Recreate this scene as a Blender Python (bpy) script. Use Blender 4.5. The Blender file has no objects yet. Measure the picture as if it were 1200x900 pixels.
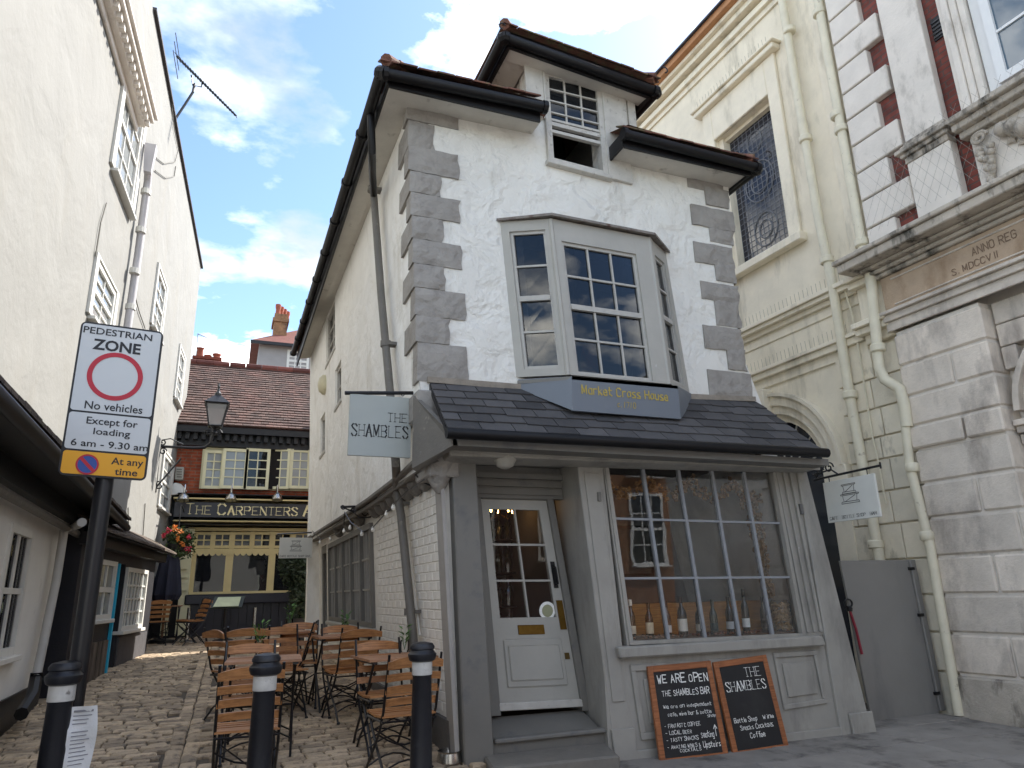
import bpy, math, random
from math import radians as R, sin, cos, pi
from mathutils import Vector as V, Matrix
from mathutils.geometry import tessellate_polygon
random.seed(7)
S = bpy.context.scene; COL = S.collection

# ------------------------------------------------------------------ camera
F_PX, PITCH, ROLL, YAW, EYE = 833.0, R(16.4), R(1.4), R(21.8), 1.4
fwd = V((sin(YAW)*cos(PITCH), cos(YAW)*cos(PITCH), sin(PITCH)))
rt0 = V((cos(YAW), -sin(YAW), 0)); up0 = rt0.cross(fwd)
rt = rt0*cos(ROLL) - up0*sin(ROLL); upv = up0*cos(ROLL) + rt0*sin(ROLL)
O = V((0, 0, EYE))
cd = bpy.data.cameras.new('camera'); cam = bpy.data.objects.new('camera', cd); COL.objects.link(cam)
cd.sensor_width = 36; cd.lens = F_PX/1200*36; cd.clip_start = .05; cd.clip_end = 2000
m = Matrix((rt, upv, -fwd)).transposed().to_4x4(); m.translation = O; cam.matrix_world = m
S.camera = cam

# ------------------------------------------------------------------ light
SUN = V((1, .47, 1.11)).normalized()          # direction towards the sun
elev = math.asin(SUN.z); az = math.atan2(SUN.x, SUN.y)
S.view_settings.view_transform = 'Standard'; S.view_settings.look = 'None'
S.view_settings.exposure = 2.25; S.view_settings.gamma = 1
w = bpy.data.worlds.new('World'); S.world = w; w.use_nodes = True
nt = w.node_tree; nt.nodes.clear(); N = nt.nodes.new; L = nt.links.new
out = N('ShaderNodeOutputWorld'); bg = N('ShaderNodeBackground'); bg.inputs[1].default_value = 0.15
sky = N('ShaderNodeTexSky'); sky.sky_type = 'NISHITA'; sky.sun_disc = False
sky.sun_elevation = elev; sky.sun_rotation = az; sky.air_density = 1.0; sky.dust_density = 0.6; sky.ozone_density = 1.2
tc = N('ShaderNodeTexCoord'); sep = N('ShaderNodeSeparateXYZ'); L(tc.outputs['Generated'], sep.inputs[0])
mx = N('ShaderNodeMath'); mx.operation = 'MAXIMUM'; mx.inputs[1].default_value = .0; L(sep.outputs[2], mx.inputs[0])
ad = N('ShaderNodeMath'); ad.operation = 'ADD'; ad.inputs[1].default_value = .22; L(mx.outputs[0], ad.inputs[0])
cmb = N('ShaderNodeCombineXYZ')
for i in (0, 1):
    dv = N('ShaderNodeMath'); dv.operation = 'DIVIDE'; L(sep.outputs[i], dv.inputs[0]); L(ad.outputs[0], dv.inputs[1]); L(dv.outputs[0], cmb.inputs[i])
mp = N('ShaderNodeMapping'); mp.inputs['Location'].default_value = (15.1, 3.3, 0); mp.inputs['Scale'].default_value = (1.0, 1.25, 1); L(cmb.outputs[0], mp.inputs[0])
n1 = N('ShaderNodeTexNoise'); n1.inputs['Scale'].default_value = 3.5; n1.inputs['Detail'].default_value = 9; n1.inputs['Roughness'].default_value = .56; L(mp.outputs[0], n1.inputs[0])
r1 = N('ShaderNodeValToRGB'); r1.color_ramp.elements[0].position = .475; r1.color_ramp.elements[1].position = .68; L(n1.outputs[0], r1.inputs[0])
n2 = N('ShaderNodeTexNoise'); n2.inputs['Scale'].default_value = 1.1; n2.inputs['Detail'].default_value = 7; L(mp.outputs[0], n2.inputs[0])
r2 = N('ShaderNodeValToRGB'); r2.color_ramp.elements[0].position = .4; r2.color_ramp.elements[1].position = .66
r2.color_ramp.elements[0].color = (1.3, 1.4, 1.5, 1); r2.color_ramp.elements[1].color = (12.2, 11.9, 10.9, 1); L(n2.outputs[0], r2.inputs[0])
gain = N('ShaderNodeMix'); gain.data_type = 'RGBA'; gain.blend_type = 'MULTIPLY'; gain.inputs[0].default_value = 1
L(sky.outputs[0], gain.inputs[6]); gain.inputs[7].default_value = (.40, .43, .46, 1)
mix = N('ShaderNodeMix'); mix.data_type = 'RGBA'; L(r1.outputs[0], mix.inputs[0]); L(gain.outputs[2], mix.inputs[6]); L(r2.outputs[0], mix.inputs[7])
L(mix.outputs[2], bg.inputs[0]); L(bg.outputs[0], out.inputs[0])
sd = bpy.data.lights.new('sun', 'SUN'); sd.energy = 2.0; sd.angle = R(.5); sd.color = (1, .95, .88)
so = bpy.data.objects.new('sun', sd); COL.objects.link(so); so.rotation_euler = (-SUN).to_track_quat('-Z', 'Y').to_euler()

# ------------------------------------------------------------------ materials
def lin(c):
    if isinstance(c, str): c = [int(c[i:i+2], 16)/255 for i in (0, 2, 4)]
    return tuple(x/12.92 if x <= .04045 else ((x+.055)/1.055)**2.4 for x in c) + (1,)
MATS = {}
def mat(name, col, rough=.7, var=.12, scale=4, bump=0, bscale=20, metal=0, col2=None, c2pos=(.5, .62), c2scale=3, spec=.5, kind=None, emit=0, bdist=.01, lump=0, lscale=2.5, streak=0, chip=None):
    """painted / plastered / stone surface: base colour varied by noise, optional second colour in blotches, bump"""
    if name in MATS: return MATS[name]
    mt = bpy.data.materials.new(name); mt.use_nodes = True; t = mt.node_tree; b = t.nodes['Principled BSDF']
    N = t.nodes.new; L = t.links.new
    base = lin(col); tc = N('ShaderNodeTexCoord'); co = tc.outputs['Object']
    b.inputs['Roughness'].default_value = rough; b.inputs['Metallic'].default_value = metal; b.inputs['Specular IOR Level'].default_value = spec
    n = N('ShaderNodeTexNoise'); n.inputs['Scale'].default_value = scale; n.inputs['Detail'].default_value = 6; n.inputs['Roughness'].default_value = .6; L(co, n.inputs[0])
    rp = N('ShaderNodeValToRGB'); e = rp.color_ramp.elements; e[0].position = .3; e[1].position = .7
    e[0].color = tuple(c*(1-var) for c in base[:3])+(1,); e[1].color = tuple(min(1, c*(1+var)) for c in base[:3])+(1,)
    L(n.outputs[0], rp.inputs[0]); cur = rp.outputs[0]
    if col2:
        n2 = N('ShaderNodeTexNoise'); n2.inputs['Scale'].default_value = c2scale; n2.inputs['Detail'].default_value = 8; n2.inputs['Roughness'].default_value = .65
        if streak:
            mp = N('ShaderNodeMapping'); mp.inputs['Scale'].default_value = (1, 1, 1/streak); L(co, mp.inputs[0]); L(mp.outputs[0], n2.inputs[0])
        else: L(co, n2.inputs[0])
        r2 = N('ShaderNodeValToRGB'); r2.color_ramp.elements[0].position = c2pos[0]; r2.color_ramp.elements[1].position = c2pos[1]; L(n2.outputs[0], r2.inputs[0])
        mm = N('ShaderNodeMix'); mm.data_type = 'RGBA'; L(r2.outputs[0], mm.inputs[0]); L(cur, mm.inputs[6]); mm.inputs[7].default_value = lin(col2); cur = mm.outputs[2]
    if chip:      # small sharp-edged flakes of another colour, gathered in patches
        na = N('ShaderNodeTexNoise'); na.inputs['Scale'].default_value = chip[2]; na.inputs['Detail'].default_value = 10; na.inputs['Roughness'].default_value = .7; L(co, na.inputs[0])
        ra = N('ShaderNodeValToRGB'); ra.color_ramp.elements[0].position = chip[1]; ra.color_ramp.elements[1].position = chip[1]+.02; L(na.outputs[0], ra.inputs[0])
        mm = N('ShaderNodeMix'); mm.data_type = 'RGBA'; L(ra.outputs[0], mm.inputs[0]); L(cur, mm.inputs[6]); mm.inputs[7].default_value = lin(chip[0]); cur = mm.outputs[2]
    if kind == 'wood':
        wv = N('ShaderNodeTexNoise'); wv.inputs['Scale'].default_value = 9; wv.inputs['Detail'].default_value = 5
        mp = N('ShaderNodeMapping'); mp.inputs['Scale'].default_value = (.6, 9, 9); L(co, mp.inputs[0]); L(mp.outputs[0], wv.inputs[0])
        r3 = N('ShaderNodeValToRGB'); r3.color_ramp.elements[0].position = .35; r3.color_ramp.elements[0].color = (.5, .45, .42, 1); r3.color_ramp.elements[1].position = .65; L(wv.outputs[0], r3.inputs[0])
        mm = N('ShaderNodeMix'); mm.data_type = 'RGBA'; mm.blend_type = 'MULTIPLY'; mm.inputs[0].default_value = .8; L(cur, mm.inputs[6]); L(r3.outputs[0], mm.inputs[7]); cur = mm.outputs[2]
    if kind in ('each', 'eachsoft'):      # every object its own tone
        oi = N('ShaderNodeObjectInfo'); r3 = N('ShaderNodeValToRGB'); r3.color_ramp.elements[0].color = (.6, .58, .57, 1) if kind == 'each' else (.86, .86, .86, 1); r3.color_ramp.elements[1].color = (1.25, 1.2, 1.15, 1) if kind == 'each' else (1.06, 1.05, 1.04, 1); L(oi.outputs['Random'], r3.inputs[0])
        mm = N('ShaderNodeMix'); mm.data_type = 'RGBA'; mm.blend_type = 'MULTIPLY'; mm.inputs[0].default_value = 1; L(cur, mm.inputs[6]); L(r3.outputs[0], mm.inputs[7]); cur = mm.outputs[2]
    if kind == 'island':      # every stone of a joined mesh its own tone
        oi = N('ShaderNodeNewGeometry'); r3 = N('ShaderNodeValToRGB'); r3.color_ramp.elements[0].color = (.6, .58, .57, 1); r3.color_ramp.elements[1].color = (1.25, 1.2, 1.15, 1); L(oi.outputs['Random Per Island'], r3.inputs[0])
        mm = N('ShaderNodeMix'); mm.data_type = 'RGBA'; mm.blend_type = 'MULTIPLY'; mm.inputs[0].default_value = 1; L(cur, mm.inputs[6]); L(r3.outputs[0], mm.inputs[7]); cur = mm.outputs[2]
    L(cur, b.inputs['Base Color'])
    if bump or lump:
        prev = None
        if lump:
            ln = N('ShaderNodeTexNoise'); ln.inputs['Scale'].default_value = lscale; ln.inputs['Detail'].default_value = 4; ln.inputs['Distortion'].default_value = .35; L(co, ln.inputs[0])
            rr = N('ShaderNodeValToRGB'); rr.color_ramp.elements[0].position = .35; rr.color_ramp.elements[1].position = .6; L(ln.outputs[0], rr.inputs[0])
            bp = N('ShaderNodeBump'); bp.inputs['Strength'].default_value = 1; bp.inputs['Distance'].default_value = lump; L(rr.outputs[0], bp.inputs['Height']); prev = bp
        if bump:
            bn = N('ShaderNodeTexNoise'); bn.inputs['Scale'].default_value = bscale; bn.inputs['Detail'].default_value = 8; bn.inputs['Roughness'].default_value = .65; L(co, bn.inputs[0])
            b2 = N('ShaderNodeBump'); b2.inputs['Strength'].default_value = bump; b2.inputs['Distance'].default_value = bdist; L(bn.outputs[0], b2.inputs['Height'])
            if prev: L(prev.outputs[0], b2.inputs['Normal'])
            prev = b2
        L(prev.outputs[0], b.inputs['Normal'])
    if emit: b.inputs['Emission Color'].default_value = base; b.inputs['Emission Strength'].default_value = emit
    MATS[name] = mt; return mt
def brickmat(name, c1, c2, mortar, bw=.225, bh=.075, ms=.01, axis='y', bump=.4, wear=None):
    if name in MATS: return MATS[name]
    mt = bpy.data.materials.new(name); mt.use_nodes = True; t = mt.node_tree; b = t.nodes['Principled BSDF']; N = t.nodes.new; L = t.links.new
    tc = N('ShaderNodeTexCoord'); sp = N('ShaderNodeSeparateXYZ'); cb = N('ShaderNodeCombineXYZ'); L(tc.outputs['Object'], sp.inputs[0])
    L(sp.outputs[0 if axis == 'y' else 1], cb.inputs[0]); L(sp.outputs[2], cb.inputs[1])
    k = N('ShaderNodeTexBrick'); L(cb.outputs[0], k.inputs[0]); k.inputs['Scale'].default_value = 1; k.inputs['Brick Width'].default_value = bw; k.inputs['Row Height'].default_value = bh
    k.inputs['Mortar Size'].default_value = ms; k.inputs['Color1'].default_value = lin(c1); k.inputs['Color2'].default_value = lin(c2); k.inputs['Mortar'].default_value = lin(mortar); k.inputs['Mortar Smooth'].default_value = .2
    n = N('ShaderNodeTexNoise'); n.inputs['Scale'].default_value = 7; n.inputs['Detail'].default_value = 7; L(tc.outputs['Object'], n.inputs[0])
    rp = N('ShaderNodeValToRGB'); rp.color_ramp.elements[0].position = .3; rp.color_ramp.elements[0].color = (.6, .6, .6, 1); rp.color_ramp.elements[1].position = .7; rp.color_ramp.elements[1].color = (1.15, 1.15, 1.15, 1); L(n.outputs[0], rp.inputs[0])
    mm = N('ShaderNodeMix'); mm.data_type = 'RGBA'; mm.blend_type = 'MULTIPLY'; mm.inputs[0].default_value = 1; L(k.outputs[0], mm.inputs[6]); L(rp.outputs[0], mm.inputs[7]); L(mm.outputs[2], b.inputs['Base Color'])
    bp = N('ShaderNodeBump'); bp.invert = True; bp.inputs['Strength'].default_value = bump; bp.inputs['Distance'].default_value = .01; L(k.outputs['Fac'], bp.inputs['Height']); L(bp.outputs[0], b.inputs['Normal'])
    b.inputs['Roughness'].default_value = .85; MATS[name] = mt; return mt
def glassmat(name, tint=(1, 1, 1, 1), rough=0.0, refl=1.5, trans=1.0, dark=(.01, .012, .015, 1)):
    if name in MATS: return MATS[name]
    mt = bpy.data.materials.new(name); mt.use_nodes = True; t = mt.node_tree; t.nodes.clear(); N = t.nodes.new; L = t.links.new
    o = N('ShaderNodeOutputMaterial'); tr = N('ShaderNodeBsdfTransparent'); tr.inputs[0].default_value = tint; gl = N('ShaderNodeBsdfGlossy'); gl.inputs['Roughness'].default_value = rough
    tc = N('ShaderNodeTexCoord'); nn = N('ShaderNodeTexNoise'); nn.inputs['Scale'].default_value = 2.5; L(tc.outputs['Object'], nn.inputs[0])
    bp = N('ShaderNodeBump'); bp.inputs['Strength'].default_value = .08; bp.inputs['Distance'].default_value = .01; L(nn.outputs[0], bp.inputs['Height']); L(bp.outputs[0], gl.inputs['Normal'])
    fr = N('ShaderNodeFresnel'); fr.inputs[0].default_value = refl; ms = N('ShaderNodeMixShader'); L(fr.outputs[0], ms.inputs[0])
    if trans < 1:
        df = N('ShaderNodeBsdfDiffuse'); df.inputs[0].default_value = dark; m0 = N('ShaderNodeMixShader'); m0.inputs[0].default_value = trans; L(df.outputs[0], m0.inputs[1]); L(tr.outputs[0], m0.inputs[2]); L(m0.outputs[0], ms.inputs[1])
    else: L(tr.outputs[0], ms.inputs[1])
    L(gl.outputs[0], ms.inputs[2]); L(ms.outputs[0], o.inputs[0]); MATS[name] = mt; return mt

white_render = mat('white_lumpy_render', 'e0ddd5', .75, .06, 2, .8, 9, lump=.026, lscale=3.6, col2='aaa497', c2pos=(.58, .82), c2scale=3.2, bdist=.014, streak=4)
side_render = mat('white_side_render', 'f0eee8', .8, .05, 2.5, .7, 24, lump=.028, lscale=1.8, col2='c4bdae', c2pos=(.55, .8), c2scale=2, bdist=.01, streak=3, chip=('a79f90', .73, 3.5))
white_brick = mat('white_painted_brick', 'e6e2d9', .75, .08, 6, .7, 50, bdist=.006, col2='aaa295', c2pos=(.62, .78), c2scale=5)
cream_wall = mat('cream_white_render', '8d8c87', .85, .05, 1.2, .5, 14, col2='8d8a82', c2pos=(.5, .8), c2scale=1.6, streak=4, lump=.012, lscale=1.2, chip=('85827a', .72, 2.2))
quoin_m = mat('grey_painted_stone', '96918a', .75, .1, 5, .6, 22, bdist=.01, lump=.014, lscale=5, col2='86807a', c2pos=(.5, .7), c2scale=6)

grey_paint = mat('grey_joinery_paint', '9d9991', .55, .08, 3, .35, 30, col2='7f7c76', c2pos=(.48, .72), c2scale=4, bdist=.004, streak=3, chip=('bfbdb8', .69, 7))
grey_dark = mat('dark_grey_joinery', '74716b', .6, .08, 3, .25, 30, bdist=.004, col2='525357', c2pos=(.55, .75), c2scale=3, chip=('918f8b', .7, 6))
bay_paint = mat('pale_grey_joinery', 'a8a59d', .55, .07, 3, .35, 30, col2='c9c9c9', c2pos=(.7, .78), c2scale=9, bdist=.004, chip=('7f7e7c', .71, 8))
apron_m = mat('slate_grey_board', '6a7078', .45, .04, 3, .15, 40, bdist=.003)
bar_white = mat('weathered_white_paint', 'bfbbb3', .6, .12, 8, .4, 40, bdist=.004, col2='837d75', c2pos=(.6, .72), c2scale=14)
bar_grey = mat('grey_glazing_bar', '8f9195', .5, .08, 6)
slate = mat('roof_slate', '4a4a4c', .75, .15, 5, .6, 30, bdist=.006, kind='each', col2='6c6c6c', c2pos=(.7, .8), c2scale=9)
black_gl = mat('black_gutter_plastic', '0f0e10', .45, .2, 5, .2, 20, spec=.3, bdist=.004)
black_iron = mat('black_painted_iron', '17171a', .35, .2, 10, .3, 40, bdist=.003)
terracotta = mat('old_clay_tile', '6f4c40', .9, .3, 7, .8, 40, kind='each', col2='6d6a4c', c2pos=(.5, .65), c2scale=9)
soffit_m = mat('soffit_paint', 'c9c4ba', .8, .08, 4, .4, 20, col2='8e877c', c2pos=(.6, .75), c2scale=5)
pipe_grey = mat('grey_pipe_paint', '6b6761', .55, .1, 6, .3, 30, col2='8f8a80', c2pos=(.6, .7), c2scale=8)
stone = mat('pale_limestone', 'd8cdbf', .85, .12, 4, .9, 30, bdist=.01, kind='eachsoft', col2='8a8078', c2pos=(.5, .72), c2scale=2.2, streak=2.5, chip=('8a7f74', .7, 6))
stone_dirty = mat('weathered_limestone', 'b8aea0', .85, .15, 4, 1, 24, bdist=.015, col2='4b473f', c2pos=(.5, .66), c2scale=5, streak=3)
stone_white = mat('white_painted_stone', 'dcd4c9', .8, .07, 4, .6, 26, bdist=.008, col2='a59d92', c2pos=(.56, .75), c2scale=3, streak=2, chip=('8d857a', .71, 5))
cream_stucco = mat('cream_stucco', 'e6dcc6', .8, .07, 3, .5, 20, bdist=.008, col2='a39b87', c2pos=(.52, .78), c2scale=2.5, streak=4, chip=('8e836c', .72, 4.5))
cream_block = mat('cream_stucco_block', 'e2d9c4', .8, .08, 4, .6, 20, bdist=.01, kind='eachsoft', col2='837c6a', c2pos=(.6, .75), c2scale=3, streak=2)
cream_pipe = mat('cream_pipe_paint', 'd8d0b8', .5, .08, 5, .3, 25, col2='8d7d66', c2pos=(.64, .74), c2scale=7, chip=('6b4a36', .74, 8))
red_brick = brickmat('red_brick_side', '84443a', '6f3a32', '5f4a44', axis='x')
pub_brick = brickmat('red_brick_front', 'a8512f', '94442a', '8a6a58', axis='y')
glass = glassmat('window_glass', (.97, .97, .97, 1), refl=1.42)
bay_glass = glassmat('bay_glass', (.4, .41, .43, 1), .0, 1.5)
dark_glass = glassmat('dark_window_glass', refl=1.55, trans=.25, dark=(.018, .02, .023, 1))
pale_glass = glassmat('curtained_window_glass', refl=1.6, trans=.12, dark=(.32, .34, .34, 1))
cobble_m = mat('worn_cobblestone', 'baa78c', .75, .2, 12, .6, 40, bdist=.01, kind='each', col2='5e544b', c2pos=(.5, .7), c2scale=9)
cobble_s = mat('worn_cobblestone_far', 'baa78c', .75, .2, 12, .6, 40, bdist=.01, kind='island', col2='5e544b', c2pos=(.5, .7), c2scale=9)
mortar_m = mat('sandy_joint_dirt', '5a5146', .95, .2, 20, .6, 60)
flag_m = mat('paving_flag', '908b84', .85, .12, 5, .6, 40, kind='eachsoft', bdist=.006, col2='57534f', c2pos=(.52, .7), c2scale=3)
asphalt = mat('worn_asphalt', '66635f', .9, .15, 8, .6, 80)
wood_slat = mat('oiled_hardwood', 'bb8453', .45, .15, 4, .3, 40, kind='wood', bdist=.003)
wood_pale = mat('sun_bleached_hardwood', 'b98a68', .55, .12, 4, .3, 40, kind='wood', bdist=.003)
frame_wood = mat('chalkboard_wood', 'a8683f', .5, .15, 5, .3, 40, kind='wood', bdist=.003)
brass = mat('brass', '735a2c', .42, .15, 20, metal=1)
steel = mat('brushed_steel', 'b4b2ae', .25, .1, 20, metal=1)
chalk = mat('chalk', 'f2f0ea', .9, .1, 60)
board_m = mat('blackboard', '1d1c1d', .6, .25, 4, .1, 30, col2='2c2b2b', c2pos=(.5, .7), c2scale=3)
gold = mat('gold_lettering', 'b09a45', .5, .15, 30)
black_paint = mat('black_gloss_paint', '0f0e11', .5, .3, 6, .2, 30)
# ------------------------------------------------------------------ object helpers
def tag(o, label=None, cat=None, group=None, kind=None):
    for k, v in (('label', label), ('category', cat), ('group', group), ('kind', kind)):
        if v: o[k] = v
    return o
def thing(name, label, cat, loc=(0, 0, 0), group=None):
    o = bpy.data.objects.new(name, None); COL.objects.link(o); o.location = loc; o.empty_display_size = .2
    o['_l'] = list(loc); tag(o, label, cat, group); return o
def adopt(o, parent):
    if parent is None: return
    o.parent = parent
    if '_l' in parent.keys(): o.matrix_parent_inverse = Matrix.Translation(-V(parent['_l']))
def link(name, me, parent=None, loc=None):
    o = bpy.data.objects.new(name, me); COL.objects.link(o); adopt(o, parent)
    if loc is not None: o.location = loc
    return o
class M:
    def __init__(s): s.v = []; s.f = []
    def add(s, vs, fs):
        k = len(s.v); s.v += [tuple(p) for p in vs]; s.f += [tuple(i+k for i in f) for f in fs]
    def hexa(s, p):      # p: 4 back then 4 front (same order)
        s.add(p, [(3, 2, 1, 0), (4, 5, 6, 7), (0, 1, 5, 4), (1, 2, 6, 5), (2, 3, 7, 6), (3, 0, 4, 7)])
    def box(s, x0, x1, y0, y1, z0, z1):
        s.hexa([(x0, y1, z0), (x1, y1, z0), (x1, y1, z1), (x0, y1, z1), (x0, y0, z0), (x1, y0, z0), (x1, y0, z1), (x0, y0, z1)])
    def prism(s, loops, vec):   # loops: outer + holes (3D), extruded by vec
        flat = [p for l in loops for p in l]; n = len(flat); tri = tessellate_polygon([[V(p) for p in l] for l in loops])
        s.add([V(p) for p in flat] + [V(p)+V(vec) for p in flat], [tuple(t) for t in tri] + [tuple(i+n for i in reversed(t)) for t in tri])
        k = len(s.v)-2*n; j = 0
        for l in loops:
            c = len(l)
            for i in range(c): a = k+j+i; b = k+j+(i+1) % c; s.f.append((a, b, b+n, a+n))
            j += c
    def tube(s, pts, r, n=8, cap=True):
        pts = [V(p) for p in pts]; rs = r if isinstance(r, (list, tuple)) else [r]*len(pts); rings = []; prev = None
        for i, p in enumerate(pts):
            d = (pts[min(i+1, len(pts)-1)] - pts[max(i-1, 0)]).normalized()
            a = prev if prev else (V((0, 0, 1)) if abs(d.z) < .9 else V((1, 0, 0)))
            u = (a - d*a.dot(d)).normalized(); prev = u; w_ = d.cross(u)
            rings.append([p + (u*cos(2*pi*j/n)+w_*sin(2*pi*j/n))*rs[i] for j in range(n)])
        fs = []
        for i in range(len(pts)-1):
            for j in range(n): a = i*n+j; b = i*n+(j+1) % n; fs.append((a, b, b+n, a+n))
        if cap: fs += [tuple(reversed(range(n))), tuple(range((len(pts)-1)*n, len(pts)*n))]
        s.add([p for r_ in rings for p in r_], fs)
    def lathe(s, c, prof, n=14, ax=V((0, 0, 1))):  # prof: (r,h)
        c = V(c); ax = V(ax).normalized(); u = (V((1, 0, 0)) if abs(ax.x) < .9 else V((0, 1, 0))); u = (u-ax*u.dot(ax)).normalized(); w_ = ax.cross(u)
        vs = [c+ax*h+(u*cos(2*pi*j/n)+w_*sin(2*pi*j/n))*r for r, h in prof for j in range(n)]; fs = []
        for i in range(len(prof)-1):
            for j in range(n): a = i*n+j; b = i*n+(j+1) % n; fs.append((a, b, b+n, a+n))
        fs += [tuple(reversed(range(n))), tuple(range((len(prof)-1)*n, len(prof)*n))]
        s.add(vs, fs)
    def mesh(s, name, mt, smooth=False, bevel=0):
        me = bpy.data.meshes.new(name); me.from_pydata(s.v, [], s.f); me.materials.append(mt)
        import bmesh
        bm = bmesh.new(); bm.from_mesh(me); bmesh.ops.recalc_face_normals(bm, faces=bm.faces)
        if bevel: bmesh.ops.bevel(bm, geom=bm.edges[:], offset=bevel, segments=1, affect='EDGES')
        bm.to_mesh(me); bm.free()
        if smooth:
            for p in me.polygons: p.use_smooth = True
            try: me.set_sharp_from_angle(angle=R(40))
            except Exception: pass
        me.update(); return me
    def obj(s, name, mt, parent=None, smooth=False, bevel=0, label=None):
        o = link(name, s.mesh(name, mt, smooth, bevel), parent)
        if label: o['label'] = label
        return o
def copy_tree(o, parent=None):
    c = o.copy(); COL.objects.link(c)
    if parent: c.parent = parent
    for ch in o.children: copy_tree(ch, c)
    return c
def ray(x, y): return fwd*F_PX + rt*(x-600) - upv*(y-450)
class Pl:
    """a measured plane of the place; (a, b) are metres across and up it, c metres proud of it"""
    def __init__(s, p0, n): s.p0 = V(p0); s.n = V(n).normalized(); s.h = V((0, 0, 1)).cross(s.n).normalized(); s.v = s.n.cross(s.h)
    def at(s, x, y, c=0):
        d = ray(x, y); return O + d*((s.p0+s.n*c-O).dot(s.n)/d.dot(s.n))
    def ab(s, x, y, c=0): p = s.at(x, y, c)-s.p0; return (p.dot(s.h), p.dot(s.v))
    def w(s, a, b, c=0): return s.p0+s.h*a+s.v*b+s.n*c
    def quad(s, pts, c=0): return [s.ab(x, y, c) for x, y in pts]      # px corners bl br tr tl
    def poly(s, m_, pts, c0, c1, holes=()):
        m_.prism([[s.w(a, b, c0) for a, b in l] for l in [pts]+list(holes)], s.n*(c1-c0))
    def strip(s, m_, q, u0, u1, v0, v1, c0, c1):
        P = [bil(q, u, v) for u, v in ((u0, v0), (u1, v0), (u1, v1), (u0, v1))]
        m_.hexa([s.w(a, b, c0) for a, b in P]+[s.w(a, b, c1) for a, b in P])
    def rect(s, m_, a0, a1, b0, b1, c0, c1):
        s.strip(m_, [(a0, b0), (a1, b0), (a1, b1), (a0, b1)], 0, 1, 0, 1, c0, c1)
def bil(q, u, v):
    return tuple((q[0][i]*(1-u)+q[1][i]*u)*(1-v)+(q[3][i]*(1-u)+q[2][i]*u)*v for i in (0, 1))
def W_(q): return max(.05, math.dist(q[0], q[1])), max(.05, math.dist(q[0], q[3]))
def R4(a0, a1, b0, b1): return [(a0, b0), (a1, b0), (a1, b1), (a0, b1)]
def window(parent, pl, q, c, cols, rows, fw=.05, bw=.018, dep=.07, split=True, fm=None, bm_=None, pm=None, sill=None, name='window', us=None, vs=None, label=None, paneoff=-.015, gd=None, bottomopen=False):
    """frame mesh as a part; glazing bars, each pane and the sill as its sub-parts. q is the frame's outer quad (a,b)"""
    fm = fm or bar_white; bm_ = bm_ or fm; pm = pm or dark_glass
    wd, ht = W_(q); fu = fw/wd; fv = fw/ht; m_ = M()
    pl.strip(m_, q, 0, fu, 0, 1, c-dep, c); pl.strip(m_, q, 1-fu, 1, 0, 1, c-dep, c)
    pl.strip(m_, q, fu, 1-fu, 0, fv, c-dep, c-.002); pl.strip(m_, q, fu, 1-fu, 1-fv, 1, c-dep, c-.002)
    fr = m_.obj(name, fm, parent, bevel=0, label=label)
    us = us or [fu+(1-2*fu)*i/cols for i in range(cols+1)]; vs = vs or [fv+(1-2*fv)*i/rows for i in range(rows+1)]
    b = M(); bu = bw/wd/2; bv = bw/ht/2; g = c-.02
    for i in range(1, cols): pl.strip(b, q, us[i]-bu, us[i]+bu, fv, 1-fv, g-.03, g)
    for j in range(1, rows):
        k = 2.2 if (split and j == rows//2) else 1
        pl.strip(b, q, fu, 1-fu, vs[j]-bv*k, vs[j]+bv*k, g-.034, g+.003*(1 if k == 1 else 4))
    if b.v: b.obj('glazing_bars', bm_, fr)
    for j in range(rows):
        if bottomopen and j < rows//2: continue
        for i in range(cols):
            p = M(); e = .003
            pl.strip(p, q, us[i]+(bu+e/9 if i else 0), us[i+1]-(bu+e/9 if i < cols-1 else 0), vs[j]+(bv if j else 0), vs[j+1]-(bv if j < rows-1 else 0), g-.02, g-.016)
            p.obj('pane', pm, fr)
    if sill:
        s_ = M(); pl.strip(s_, q, -.04/wd, 1+.04/wd, -.05/ht, -.002, c-dep, c+sill); s_.obj('sill', fm, fr, bevel=.006)
    return fr

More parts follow.
